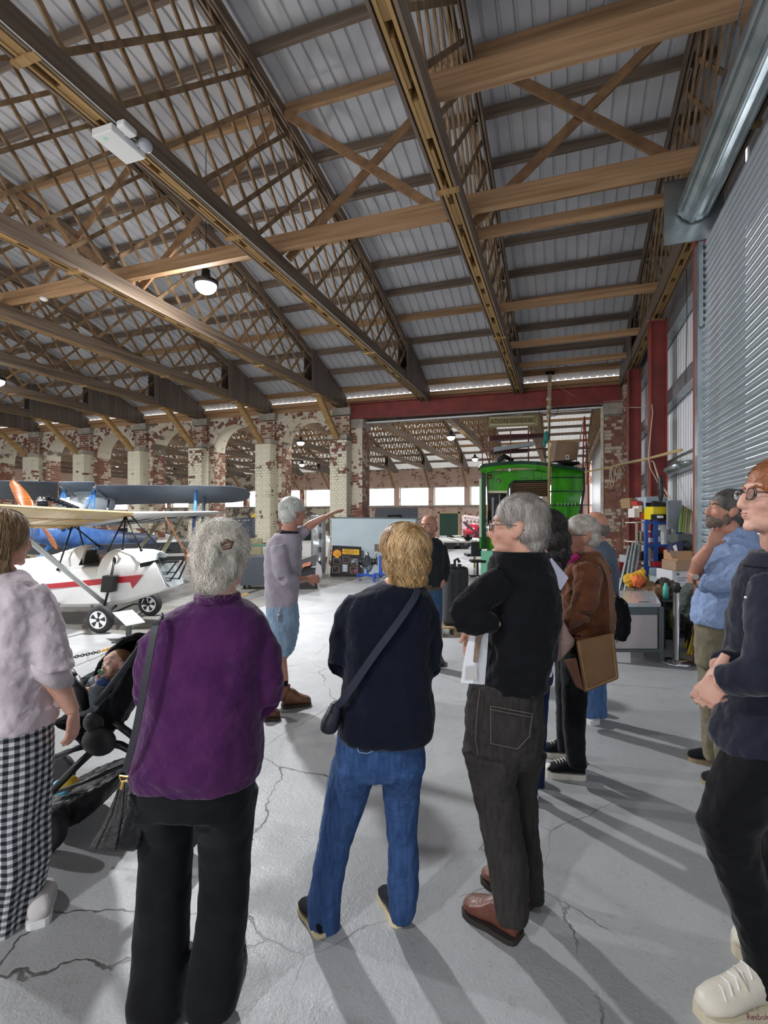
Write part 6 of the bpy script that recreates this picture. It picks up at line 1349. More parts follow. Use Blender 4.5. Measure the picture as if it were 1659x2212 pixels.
# red step ladders / tower behind
lad = thing('ladder', 'red and silver step ladder rising behind the cardboard box', 'ladder', TP(1262, 1240, .9)-UP*TP(1262, 1240, .9).z)
q = MB()
for a, b in (((1262, 900), (1259, 1015)), ((1263, 900), (1270, 1020))): q.tube([TP(*a, .9), TP(*b, .9), TP(b[0]+(3 if b[0] > 1262 else -3), 1225, .9)], .022, 6)
for i in range(9): q.tube([TP(1261-i*.3, 915+i*12, .9), TP(1264+i*.7, 915+i*12, .9)], .014, 6)
q.build('red_side', mat('red ladder', '9c3a30', .5), lad, True)
q = MB(); q.tube([TP(1262, 900, .95), TP(1248, 975, .95), TP(1215, 1228, .95)], .018, 6); q.build('silver_leg', M_steel, lad, True)
# station sign
ss = thing('station_sign', 'faded cream board lettered in worn capitals hanging under the red lintel', 'sign', TP(1110, 895, .8))
q = MB(); q.prism([TP(1057, 899, .9), TP(1162, 894, .9), TP(1162, 919, .9), TP(1057, 923, .9)], FW*.05); q.build('board', mat('aged cream board', 'a79d72', .7, col2='998e64', nscale=4), ss)
for y in (901.5, 917): q = MB(); q.prism([TP(1059, y, .89), TP(1154, y-3.5, .89), TP(1154, y-1.2, .89), TP(1059, y+2.3, .89)], FW*-.004); q.build('pale_stripe', mat('pale stripe', 'd6d2b8', .6), ss)
text_mesh('lettering', 'ATION GENERAL', .168, TP(1059, 914.5, .885), (RT*1+UP*.035), UP, mat('faded brown letters', '5b4630', .8), ss, .002)
q = MB(); q.tube([TP(1075, 899, .9), TP(1075, 886, .9)], .01, 6); q.tube([TP(1145, 895, .9), TP(1145, 884, .9)], .01, 6); q.build('hanger', M_blackm, ss)
# timber mast with lamp bracket and rope
mp = thing('timber_mast', 'thin timber and brass mast standing before the green tram up to the eaves', 'mast', W((1186-829.5)/F*13.3, 13.3, 0))
ZM = lambda x, y: P(x, y, 13.3)
q = MB(); q.beam(W((1186-829.5)/F*13.3, 13.3, 0), ZM(1186, 905), .05, .05, up=FW); q.beam(ZM(1185, 905), ZM(1188, 808), .08, .06, up=FW); q.build('pole', mat('pale mast timber', 'b5a484', .7, col2='9d8c6c', nscale=6), mp)
q = MB(); q.tube([ZM(1187, 890)+FW*-.03, ZM(1186, 960)+FW*-.03, ZM(1185, 1190)+FW*-.03], .014, 8); q.build('brass_tube', mat('brass tube', 'b79c52', .3, 1), mp, True)
q = MB(); q.box(ZM(1188, 806), (.22, .06, .09), (RT, FW, UP)); q.build('crosshead', M_blackm, mp)
q = MB()
for y in (862, 880, 898): q.tube([ZM(1181, y), ZM(1191, y-1)], .045, 8)
q.build('lashing', mat('pale rope', 'b9ac93', .8), mp, True)
q = MB()
for cx, cy, r_ in ((1194, 888, .14), (1176, 892, .14)):
    q.tube([ZM(cx, cy)+(RT*math.cos(t*.55)+UP*math.sin(t*.55))*r_ for t in range(12)], .008, 5)
q.build('black_cable_coil', M_black, mp, True)
q = MB(); q.ell(ZM(1180, 944), (.07, .06, .16)); q.ell(ZM(1176, 958), (.05, .05, .1)); soft(q, 'teal_rope_bundle', mat('teal twine', '2f7f78', .8), mp, .012, 1, .03, .03)
q = MB(); pts = [ZM(1190, 812), P(1212, 838, 13.4), P(1240, 855, 13.5), P(1270, 866, 13.6), P(1308, 876, 13.2), P(1350, 880, 12), P(1390, 880, 9.5), P(1408, 874, 8.45)]; q.tube(pts, .008, 5)
q.tube([P(1408, 874, 8.45), P(1410, 890, 8.4), P(1405, 940, 8.4), P(1401, 985, 8.4), P(1404, 1010, 8.35), P(1420, 1040, 8.3), P(1440, 1080, 8.2)], .009, 5); tag(q.build('cable', mat('cream cable', 'a89c88', .7), None, root=pts[0]), 'thin cream cable sagging from the mast head to the red column', 'cable')
q = MB(); pts = [P(1262, 1020, 13.2), P(1310, 1011, 12.8), P(1340, 1004, 12.3), P(1395, 992, 8.8), P(1440, 980, 7.6), P(1472, 972, 6.9)]; q.tube(pts, .022, 6); tag(q.build('bamboo_pole', mat('bamboo', 'b19a68', .6), None, root=pts[0]), 'long bamboo pole slanting from the tram across the brick pier', 'pole')
q = MB()
for cx, cy, rx, ry, dd in ((1328, 1022, 8, 18, 12.3), (1322, 1030, 5, 22, 12.32), (1349, 1001, 5, 7, 12.0), (1335, 1018, 6, 12, 12.28)):
    q.tube([P(cx+rx*math.cos(t*.53), cy+ry*math.sin(t*.53), dd) for t in range(13)], .012, 5)
q.tube([P(1330, 1004, 12.2), P(1395, 990, 8.8), P(1412, 998, 8.4), P(1425, 1040, 8.0), P(1452, 1085, 7.6)], .012, 5); tag(q.build('rope_coil', mat('pale rope', 'b9ac93', .8), None, root=P(1328, 1004, 12.3)), 'loops of pale rope hanging from the bamboo pole before the brick pier', 'rope')
# ---- white partition board
pb_ = thing('display_partition', 'big blank pale grey partition board standing behind the pointing person', 'partition', W((790-829.5)/F*14.6, 14.6, 0))
Q = lambda x, y, dd=0: P(x, y, 14.4+dd)
q = MB(); q.prism([Q(716, 1119), Q(898, 1121), Q(898, 1243), Q(716, 1240)], FW*.05); q.build('board', mat('pale grey panel', 'b7c6cb', .55, col2='afbec4', nscale=2), pb_)
q = MB(); q.tube([Q(716, 1118), Q(905, 1120)], .02, 6); q.prism([Q(898, 1120), Q(904, 1120), Q(904, 1243), Q(898, 1243)], FW*.06); q.build('top_rail', mat('grey rail', '6d777b', .4), pb_)
bx = thing('storage_hood', 'dark grey ribbed hood rising above the blank partition board', 'container', W((858-829.5)/F*16, 16, 0))
for i in range(4):
    q = MB(); z0 = 1097+i*7; q.prism([P(811-i*.8, z0, 16), P(903, z0-.5, 16), P(903, z0+6.3, 16), P(810.5-i*.8, z0+6.8, 16)], FW*(.5+.02*i)); q.build('panel', mat('dark grey slatted lid', '4e5158', .5), bx)
q = MB(); q.prism([P(808, 1125, 16), P(903, 1125, 16), P(903, 1231, 16), P(808, 1231, 16)], FW*.6); q.build('body', mat('dark hood base', '3b3e44', .6), bx)
q = MB(); q.tube([P(838, 1118, 15.95), P(838, 1114, 15.9), P(866, 1113, 15.9), P(866, 1118, 15.95)], .02, 6); q.build('handle', M_blackm, bx)
# ---- oil company display
sd = thing('display_board', 'black framed display board with a yellow shell emblem and small photographs', 'display board', G(745, 1242))
D = lambda x, y, dd=0: P(x, y, 14.2+dd)
q = MB(); q.prism([D(714, 1245.4), D(779, 1245.4), D(780, 1182), D(719, 1179)], FW*.05); q.build('board', mat('black display board', '17151c', .4), sd)
q = MB()
fr_ = [D(714, 1243, -.01), D(779, 1244, -.01), D(780, 1182, -.01), D(719, 1179, -.01), D(714, 1243, -.01)]
for a, b in zip(fr_[:-1], fr_[1:]): q.beam(a, b, .02, .025, up=FW)
q.build('frame', M_blackm, sd)
cx, cy = 728.3, 1200.5; out = []
for i in range(19):
    a = math.radians(205-250*i/18) if False else math.radians(200-220*i/18); r_ = 8.3+(.5 if i % 2 == 0 else -.2); out.append((cx+r_*math.cos(a), cy-4-r_*math.sin(a)*1.0))
shell = out+[(cx+3.2, cy+2.2), (cx+3.4, cy+4.2), (cx-3.4, cy+4.2), (cx-3.2, cy+2.2)]
q = MB(); q.prism([D(cx+(x-cx)*1.16, (cy-3)+(y-cy+3)*1.14, -.012) for x, y in shell], FW*.006); q.build('emblem_outline', mat('emblem red', 'c23a1e', .4), sd)
q = MB(); q.prism([D(x, y, -.022) for x, y in shell], FW*.006); q.build('emblem', mat('emblem yellow', 'e9b32a', .4), sd)
q = MB()
for i in range(7):
    a = math.radians(165-150*i/6); q.beam(D(cx+2.0*math.cos(a), cy+1-2.0*math.sin(a), -.026), D(cx+7.6*math.cos(a), cy-4+.5-7.6*math.sin(a), -.026), .004, .012, up=FW)
q.build('emblem_ribs', mat('emblem red', 'c23a1e', .4), sd)
q = MB(); q.prism([D(740.5, 1185.5, -.012), D(775, 1187, -.012), D(776, 1188, -.012), D(776, 1198, -.012), D(775, 1199, -.012), D(740.5, 1197, -.012), D(739.5, 1196, -.012), D(739.5, 1186.5, -.012)], FW*.006); q.build('title_plate', mat('emblem yellow', 'e9b32a', .4), sd)
tb = mat('black lettering', '1c1410', .6)
for body, x, y, sz in (('THORNTON', 742.5, 1188.9, .048), ('RESEARCH CENTRE', 741, 1192.6, .046), ('STANLOW', 746, 1196.4, .046)): text_mesh('lettering', body, sz, D(x, y, -.016), RT-UP*.03, UP, tb, sd, .001)
pic = [((720, 1205, 736, 1219), '3c3f55'), ((740, 1201, 755, 1215.5), '22222b'), ((758, 1206, 775, 1221), '8c8f93'), ((717.5, 1222, 734, 1237), '4a4947'), ((756, 1224, 773, 1239), '7d4b52')]
for (x0, y0, x1, y1), c_ in pic:
    q = MB(); q.prism([D(x0, y0, -.012), D(x1, y0+.6, -.012), D(x1, y1+.6, -.012), D(x0, y1, -.012)], FW*-.008); f_ = q.build('picture_frame', mat('taupe frame', '77675a', .5), sd)
    q = MB(); q.prism([D(x0+1.3, y0+1.3, -.021), D(x1-1.3, y0+1.9, -.021), D(x1-1.3, y1-.7, -.021), D(x0+1.3, y1-1.3, -.021)], FW*-.002); q.build('photograph', mat('photo '+c_, c_, .3, col2='15151a', nscale=9, ncon=(.45, .5), coords='Object'), f_)
q = MB(); q.prism([D(738.5, 1218, -.012), D(752, 1218.5, -.012), D(752, 1236, -.012), D(738, 1235.5, -.012)], FW*-.008); f_ = q.build('picture_frame', mat('taupe frame', '77675a', .5), sd)
q = MB()
for i in range(4): q.prism([D(741, 1220.5+i*3.7, -.021), D(749.5, 1220.8+i*3.7, -.021), D(749.5, 1223.4+i*3.7, -.021), D(741, 1223.1+i*3.7, -.021)], FW*-.002)
q.build('caption_cards', mat('pale blue card', 'b9d3ea', .5), f_)
# ---- engine on blue stand
en = thing('engine_on_stand', 'small flat aero engine mounted on a blue floor stand by the display board', 'engine', G(795, 1246))
E = lambda x, y, dd=0: P(x, y, 13.4+dd)
q = MB(); q.tube([E(773, 1213), E(815, 1213)], .075, 12)
for s in (775, 781, 787, 802, 808, 814): q.cyl(E(s, 1213), E(s+1.5, 1213), .11, 14)
q.tube([E(794, 1202), E(794, 1224)], [.07, .12], 12); q.cyl(E(793, 1213, -.12), E(793, 1213, .12), .12, 16); q.build('engine_block', mat('oily engine metal', '4a4d50', .4, .7, col2='2c2e30', nscale=20), en)
q = MB(); q.ell(E(793, 1198), (.06, .06, .07)); q.tube([E(776, 1218), E(782, 1226), E(796, 1228)], .022, 8); q.tube([E(814, 1210), E(812, 1195), E(820, 1188)], .02, 8); q.lathe(E(797, 1235), [(.04, 0), (.11, .12), (.12, .2), (.06, .22)], 14); q.build('exhaust_and_sump', M_steel, en, True)
q = MB(); q.prism([E(809, 1176), E(824, 1176), E(824, 1192), E(809, 1191)], FW*.2); q.build('finned_cylinder', mat('bronze finned cylinder', '6e6152', .4, .5), en)
q = MB(); q.beam(E(794, 1243.5), E(794, 1222), .05, .05); q.beam(E(773, 1241), E(812, 1244), .06, .06); q.beam(E(773, 1246, -.3), E(773, 1241, .1), .06, .05); q.beam(E(812, 1248, -.3), E(812, 1243, .1), .06, .05); q.build('stand', mat('blue painted steel', '1f4aa0', .4), en)
st2 = thing('engine_hoist', 'blue tubular stand just right of the flat engine', 'stand', G(825, 1253))
q = MB(); q.beam(E(822, 1200, -.4), E(822, 1248, -.4), .07, .07); q.beam(E(808, 1240, -.5), E(845, 1240, -.5), .06, .05); q.beam(E(808, 1240, -.5), E(808, 1257, -.5), .05, .05); q.beam(E(845, 1240, -.5), E(845, 1257, -.5), .05, .05); q.build('frame', mat('blue painted steel', '1f4aa0', .4), st2)
# ---- leaning boards, clear display column, small tables
q = MB(); q.prism([P(702, 1240, 14.2), P(707, 1240, 14.2), P(716, 1172, 14.5), P(711, 1172, 14.5)], FW*.03); tag(q.build('leaning_plank', mat('pale plank', 'a4978a', .7), None, root=P(704, 1240, 14.2)), 'pale plank leaning on the left edge of the blank partition board', 'plank')
dcol = thing('display_column', 'tall clear plastic display column beyond the pointing person', 'display case', G(688, 1237))
q = MB(); q.lathe(W((688-829.5)/F*15.2, 15.2, .02), [(.22, 0), (.22, 1.65), (.20, 1.67)], 20); q.build('tube', mat('clear plastic', 'c9ced2', .15, trans=.75), dcol, True)
q = MB(); q.lathe(W((688-829.5)/F*15.2, 15.2, 0), [(.26, 0), (.26, .03)], 20); q.lathe(W((688-829.5)/F*15.2, 15.2, 1.68), [(.26, 0), (.26, .04)], 20); q.build('end_caps', M_steel, dcol)
q = MB()
for z in (.3, .7, 1.1, 1.45): q.box(W((692-829.5)/F*15.2, 15.0, z), (.1, .02, .16), (RT, FW, UP))
q.build('photo_cards', M_black, dcol)
desk = thing('workshop_cabinet', 'dark grey wheeled cabinet behind the purple fleece, beside the brick pier', 'cabinet', G(558, 1272))
q = MB(); q.box(W(-2.9, 11.9, .42), (.75, .6, .66), (RT, FW, UP)); q.build('body', mat('charcoal cabinet', '3f444c', .5), desk, bevel=.01)
for sx in (-.3, .3):
    for sy in (-.22, .22): q = MB(); q.cyl(W(-2.9+sx-.02, 11.9+sy, .045), W(-2.9+sx+.02, 11.9+sy, .045), .045, 12); q.beam(W(-2.9+sx, 11.9+sy, .04), W(-2.9+sx, 11.9+sy, .09), .03, .03); q.build('castor', M_black, desk)
tl = thing('tilted_lectern_board', 'black angled board with orange lettered panel beside the pointing person\'s waist', 'display board', G(672, 1270))
q = MB(); q.prism([P(648, 1232, 11.6), P(684, 1222, 11.6), P(684, 1198, 11.8), P(648, 1210, 11.8)], FW*.05); q.build('board', mat('near black board', '1f1d20', .5), tl)
q = MB(); q.prism([P(653, 1226, 11.58), P(671, 1221, 11.58), P(671, 1213, 11.62), P(653, 1218, 11.62)], FW*-.01); q.build('orange_panel', mat('rust orange panel', 'a8572f', .6, col2='6e3a24', nscale=30), tl)
q = MB(); q.box(W((664-829.5)/F*11.8, 11.85, .25), (.4, .4, .5), (RT, FW, UP)); q.build('base', M_black, tl)
sim = thing('control_console', 'dark navy control console with a yellow top left of the brick pier', 'console', W((525-829.5)/F*16.8, 16.8, 0))
K = lambda x, y, dd=0: P(x, y, 16.8+dd)
q = MB(); q.prism([K(501, 1120), K(545, 1118), K(548, 1225), K(501, 1225)], FW*.5); q.build('body', mat('navy console', '272f40', .5), sim)
q = MB()
for x, y in ((517, 1124), (527, 1124), (532, 1123.5), (537, 1123.5)): q.cyl(K(x, y, -.01), K(x, y, -.03), .02, 8)
q.build('indicator_dials', M_white, sim); q = MB(); q.prism([K(542, 1114), K(556, 1104), K(556, 1116), K(545, 1118)], FW*.4); q.build('yellow_top', mat('yellow panel', 'd8bd1f', .5), sim)
for i, (x, lb) in enumerate(((520, 'beige padded chair below the navy console'), (552, 'beige padded chair against the brick pier'))):
    c0 = W((x-829.5)/F*15.2, 15.2, 0); t = thing('chair', lb, 'chair', c0, 'beige chairs at the console')
    q = MB(); q.box(c0+UP*.78+FW*-.0, (.42, .08, .5), (RT, FW, UP)); q.build('backrest', mat('beige upholstery', '9c9474', .8, col2='877f60', nscale=14), t, bevel=.03); q = MB(); q.box(c0+UP*.48+FW*.2, (.44, .44, .09), (RT, FW, UP)); q.build('seat', mat('beige upholstery', '9c9474', .8), t, bevel=.03)
    for sx in (-.18, .18):
        for sy in (0, .38): q = MB(); q.beam(c0+RT*sx+FW*sy, c0+RT*sx+FW*sy+UP*.46, .03, .03); q.build('leg', M_blackm, t)
def table(name, label, c, w, d_, h, m, leg=.035, lm=None):
    t = thing(name, label, 'table', c); q = MB(); q.box(c+UP*(h-.02), (w, d_, .04), (RT, FW, UP)); q.build('tabletop', m, t)
    for sx in (-1, 1):
        for sy in (-1, 1): q = MB(); q.beam(c+RT*sx*(w/2-.05)+FW*sy*(d_/2-.05), c+RT*sx*(w/2-.05)+FW*sy*(d_/2-.05)+UP*(h-.04), leg, leg); q.build('leg', lm or M_blackm, t)
    return t
table('side_table', 'green topped table left of the first brick pier', W((548-829.5)/F*13.8, 13.8), .9, .6, .92, mat('green tabletop', '4c7a62', .5))
# trestle layout in the opening
t_ = table('layout_table', 'long pale layout table on yellow trestles left of the tram', W(2.25, 15.6), 1.6, 2.6, .98, mat('pale layout top', 'c9c5bb', .5), .06, mat('yellow trestle', 'b8962f', .6))
q = MB()
for i in range(3): q.beam(W(1.6+.5*i, 14.35, .995), W(1.7+.4*i, 16.8, .995), .03, .03)
q.build('track_rail', M_steel, t_)
gp = thing('grinder', 'small black vice on the layout table end', 'tool', W(2.4, 14.6, .98)); q = MB(); q.tube([W(2.3, 14.6, 1.06), W(2.52, 14.6, 1.06)], .04, 10); q.box(W(2.4, 14.6, 1.0), (.12, .1, .07), (RT, FW, UP)); q.ell(W(2.4, 14.6, 1.13), .05); q.build('vice_body', M_blackm, gp)
oc = thing('office_chair', 'black swivel chair between the layout table and the mint tram panel', 'chair', W(2.55, 13.9))
c0 = W(2.55, 13.9); q = MB(); q.box(c0+UP*.78+FW*.16, (.3, .06, .4), (RT, FW, UP)); q.build('backrest', M_black, oc, bevel=.02); q = MB(); q.box(c0+UP*.46, (.4, .36, .07), (RT, FW, UP)); q.build('seat', M_black, oc, bevel=.02); q = MB(); q.cyl(c0+UP*.08, c0+UP*.44, .03, 10)
for i in range(5): a = i*1.2566; q.beam(c0+UP*.06, c0+UP*.05+RT*.27*math.cos(a)+FW*.27*math.sin(a), .04, .03)
q.build('pedestal', M_blackm, oc)
# black tank on a pallet
tk = thing('black_tank', 'black ribbed plastic tank standing on a pallet behind the grey-haired person', 'tank', W(1.02, 7.2, .14))
q = MB(); q.loft([ring(W(1.0, 7.2, z), hw, hd_, RT, FW, 24, 5) for z, hw, hd_ in ((.14, .165, .17), (.2, .175, .18), (.88, .18, .185), (.93, .17, .17), (.95, .12, .12))]); q.build('tank_body', mat('black moulded plastic', '26272a', .5, bump=.3, bscale=20), tk, True)
q = MB()
for s in (-.06, .045): q.beam(W(1.0+s, 7.015, .2), W(1.0+s, 7.01, .86), .012, .01, up=FW); q.lathe(W(1.0+s, 7.05, .94), [(.022, 0), (.022, .03), (.03, .035), (.03, .05)], 12)
q.tube([W(1.0, 7.2, .95), W(1.0, 7.2, 1.03), W(1.04, 7.2, 1.05), W(1.07, 7.2, 1.0)], .02, 8); q.build('moulded_fittings', M_black, tk)
pl = thing('pallet', 'low wooden pallet under the black tank', 'pallet', W(1.0, 7.2)); M_pal = mat('grey pallet wood', '9c8868', .8, col2='7d6b50', nscale=5)
for i in range(5): q = MB(); q.box(W(1.0, 6.98+i*.12, .125), (.56, .09, .02), (RT, FW, UP)); q.build('slat', M_pal, pl)
for sx in (-.24, 0, .24): q = MB(); q.box(W(1.0+sx, 7.22, .065), (.08, .56, .09), (RT, FW, UP)); q.build('block', M_pal, pl); q = MB(); q.box(W(1.0+sx, 7.22, .01), (.09, .58, .02), (RT, FW, UP)); q.build('skid', M_pal, pl)
# ---- far hall odds and ends
vh = thing('military_vehicle', 'low khaki military vehicle with spoked wheel far beyond the layout table', 'vehicle', W((992-829.5)/F*27, 27))
V = lambda x, y, dd=0: P(x, y, 27+dd)
q = MB(); q.prism([V(966, 1178), V(1018, 1178), V(1018, 1163), V(1005, 1161), V(1000, 1158), V(985, 1159), V(978, 1163), V(967, 1165)], FW*1.6); q.build('body', mat('khaki paint', 'a39d86', .6), vh)
for x in (973, 1004): q = MB(); q.cyl(W((x-829.5)/F*27, 26.95, .36), W((x-829.5)/F*27, 27.15, .36), .36, 18); q.build('wheel', M_tyre, vh)
q = MB(); q.prism([V(968, 1178), V(1016, 1178), V(1016, 1181), V(968, 1181)], FW*1.4); q.beam(V(990, 1181, .7), W((990-829.5)/F*27.7, 27.7, 0), .5, .5); q.build('chassis', M_blackm, vh)
pp_ = thing('propeller_display', 'four bladed dark propeller before a red engine nose in the far hall', 'propeller', W((1030-829.5)/F*22, 22))
hub = P(1028, 1150, 21.6); q = MB()
for a in (40, 130, 220, 310):
    t = math.radians(a+10); blade(q, hub, RT*math.cos(t)+UP*math.sin(t), FW, .72, .075)
q.build('blades', mat('dark blade', '45414a', .5), pp_, True); q = MB(); q.lathe(hub+FW*.1, [(.12, 0), (.35, .3), (.4, .9)], 18, FW); q.build('red_nose', mat('glossy red', 'b01f34', .3), pp_, True); q = MB(); q.beam(W((1028-829.5)/F*22.2, 22.2, 0), hub+FW*.6, .12, .12); q.box(W((1028-829.5)/F*22.2, 22.2, .05), (.9, .9, .1), (RT, FW, UP)); q.build('pedestal', M_blackm, pp_)
pf = thing('pink_framework', 'pale pink lattice framework standing by the far brick wall', 'framework', W((1020-829.5)/F*30, 30))
q = MB(); Fm = lambda x, y: P(x, y, 30)
q.beam(Fm(1001, 1114), Fm(1040, 1120), .14, .14)
for i in range(5): x = 1001+i*8; q.beam(Fm(x, 1115), Fm(x+8, 1140), .1, .08); q.beam(Fm(x+8, 1116), Fm(x, 1140), .1, .08); q.beam(Fm(x, 1140), Fm(x+8, 1165), .1, .08); q.beam(Fm(x+8, 1140), Fm(x, 1165), .1, .08)
q.beam(Fm(1001, 1114), Fm(1001, 1179), .14, .14); q.beam(Fm(1040, 1119), Fm(1040, 1179), .14, .14); q.build('lattice', mat('pale pink paint', 'cdb9b8', .6), pf)
q = MB(); q.prism([P(1050-100, 1157, 20), P(965, 1157, 20), P(965, 1172, 20), P(950, 1172, 20)], FW*.02); q.beam(P(957, 1172, 20), W((957-829.5)/F*20, 20, 0), .04, .04); tag(q.build('white_notice', M_white, None, root=W((957-829.5)/F*20, 20, 0)), 'white notice on a post right of the bald person', 'sign')
cars = (('a dark covered car beyond the clear display column', 655, 1148, 24, '2d3138'), ('white car partly hidden behind the pointing arm', 650, 1176, 19, 'dfe1e3'), ('silver car beyond the left side piers', 300, 1155, 26, 'b9bec4'))
for lb, x, y, d_, col in cars:
    c0 = W((x-829.5)/F*d_, d_); t = thing('car', lb, 'car', c0)
    q = MB(); q.loft([[c0+RT*sx*1.6*s1+FW*dy+UP*z for sx, z in ((-1, .25), (-1, .6), (-.6, .78), (-.35, 1.2), (.35, 1.25), (.65, .82), (1, .65), (1, .25))] for dy, s1 in ((-.75, .97), (-.6, 1), (.6, 1), (.75, .97))]); q.build('bodywork', mat('car paint '+col, col, .3, coat=.5), t)
    q = MB(); q.loft([[c0+RT*sx*1.6+FW*dy+UP*z for sx, z in ((-.56, .82), (-.33, 1.14), (.33, 1.19), (.6, .84))] for dy in (-.77, .77)]); q.build('window', mat('car glass', '1c2226', .05), t)
    for sx in (-1.0, 1.0):
        for sy in (-.72, .6): q = MB(); q.cyl(c0+RT*sx+FW*sy+UP*.31, c0+RT*sx+FW*(sy+.16)+UP*.31, .31, 18); q.build('wheel', M_tyre, t)
# emergency exit sign over the green doors
q = MB(); q.prism([P(966, 1096, 37), P(977, 1096, 37), P(977, 1100, 37), P(966, 1100, 37)], FW*.05); tag(q.build('exit_sign', mat('exit green', '3fa06a', .5, emit=.6), None, root=P(971, 1100, 37)), 'small green exit sign above the dark green doors', 'sign')
# ---- emergency light on the second truss
el = thing('emergency_light', 'white twin-head emergency light box on the truss at upper left', 'lamp', P(265, 215, 4.6))
c0 = Vector((XS[2]+.0, 0, 0)); 
def onx(x, y, X):                     # meet the sight line with the plane x = X
    o0 = Vector((0, 0, H)); d = P(x, y, 1.0)-o0; return o0+d*(X/d.x)
c1 = onx(258, 224, XS[2]); c1.z = 5.0
el.location = c1+UP*.06
q = MB(); q.bb(c1.x-.115, c1.x+.115, c1.y-.19, c1.y+.19, 4.965, 5.035); q.build('housing', M_white, el, bevel=.008)
q = MB(); q.cyl((c1.x-.02, c1.y-.13, 4.966), (c1.x-.02, c1.y-.13, 4.960), .02, 12); q.build('status_lens', mat('green lens', 'a9e0c8', .2), el)
q = MB(); q.box((c1.x+.19, c1.y-.10, 5.02), (.09, .15, .06)); q.beam((c1.x+.11, c1.y-.05, 5.02), (c1.x+.17, c1.y-.08, 5.02), .03, .03); q.build('lamp_head', M_white, el, bevel=.02)
q = MB(); q.ell((c1.x+.19, c1.y+.11, 5.02), (.055, .07, .055)); q.beam((c1.x+.11, c1.y+.07, 5.02), (c1.x+.17, c1.y+.1, 5.02), .03, .03); q.build('lamp_head', mat('clear grey lens', 'b9bcc2', .15), el, True)
q = MB(); q.tube([(XS[2]+.13, -2, 5.045), (XS[2]+.13, 14, 5.045)], .006, 6); tag(q.build('cable_run', mat('white cable', 'd5d2cc', .5), None, root=(XS[2]+.13, 6, 5.045)), 'thin white cable running along the truss with the emergency light', 'cable')
det = thing('smoke_detector', 'small white detector on the long tie beam at far left', 'detector', (onx(164, 626, -8.9)))
p_ = P(164, 624, 9.0); det.location = (p_.x, 6.1, ZB+.23); q = MB(); q.lathe((p_.x, 6.1, ZB+.23), [(.06, 0), (.06, -.03), (.035, -.05)], 16); q.build('casing', M_white, det, True)
# ================================================================ store corner by the red column
M_blue2 = mat('blue shelf paint', '1f4f9c', .4)
M_card = mat('cardboard', '9b8069', .8, col2='8d735d', nscale=3)
R_ = lambda x, y, d=7.6: P(x, y, d)
def boxat(name, label, cat, x0, x1, y0, y1, d, dep, m, group=None, tilt=0, parts=None, bevel=.004):
    """a box whose near face spans the given outline at distance d"""
    c = P((x0+x1)/2, y1, d); t = thing(name, label, cat, c, group); a, b, c_, e = P(x0, y1, d), P(x1, y1+tilt, d), P(x1, y0+tilt, d), P(x0, y0, d)
    q = MB(); q.prism([a, b, c_, e], FW*dep); q.build('body', m, t, bevel=bevel)
    return t
def lid(t, x0, x1, y0, y1, d, dep, m, name='lid'): q = MB(); q.prism([P(x0, y1, d), P(x1, y1, d), P(x1, y0, d), P(x0, y0, d)], FW*dep); return q.build(name, m, t)
# blue steel shelving
dS = 7.6
sv = thing('steel_shelving', 'blue steel shelving crowded with tins and bottles', 'shelf', W((1432-829.5)/F*dS, dS))
xs0, xs1 = 1396, 1466
for x in (xs0, 1416, xs1):
    for dd in ((0, .42) if x != 1416 else (0,)):
        q = MB(); a = P(x, 1122, dS+dd); q.beam((a.x, a.y, 0), a, .045, .035, up=FW) if x != 1416 else q.beam((a.x, a.y, 0), a, .06, .035, up=FW); q.build('upright', M_blue2, sv)
for y in (1127, 1177, 1225, 1275):
    q = MB(); q.prism([P(xs0, y+2, dS), P(xs1, y+2, dS), P(xs1, y, dS), P(xs0, y, dS)], FW*.45); q.build('shelf_board', mat('grey chipboard', '6f6c68', .8), sv)
    q = MB(); q.prism([P(xs0, y+5, dS-.01), P(xs1, y+5, dS-.01), P(xs1, y-1, dS-.01), P(xs0, y-1, dS-.01)], FW*.02); q.build('shelf_beam', M_blue2, sv)
ytop = {0: 1126, 1: 1176, 2: 1224, 3: 1274}
def tin(x, row, r, h, col, label, kind='tin', dd=.12):
    c = P(x, ytop[row], dS+dd); t = thing(kind, label, kind, c, 'tins and bottles on the blue shelving'); m = mat('tin '+col, col, .35)
    q = MB()
    if kind == 'bottle': q.lathe(c, [(r, 0), (r, h*.65), (r*.6, h*.8), (r*.3, h*.85)], 14)
    else: q.lathe(c, [(r, 0), (r*1.03, .005), (r, .012), (r, h-.01), (r*1.04, h)], 14)
    q.build('body', m, t, True)
    q = MB(); q.lathe(c+UP*h*(.85 if kind == 'bottle' else 1), [(r*(.35 if kind == 'bottle' else .9), 0), (r*(.35 if kind == 'bottle' else .9), .02)], 12); q.build('cap', M_white if kind == 'bottle' else M_steel, t)
    q = MB(); q.lathe(c+UP*h*.2, [(r*1.01, 0), (r*1.01, h*.35)], 14); q.build('label', mat('tin label', 'cfd2d6' if col != 'd5d7d8' else '3a4a78', .5), t)
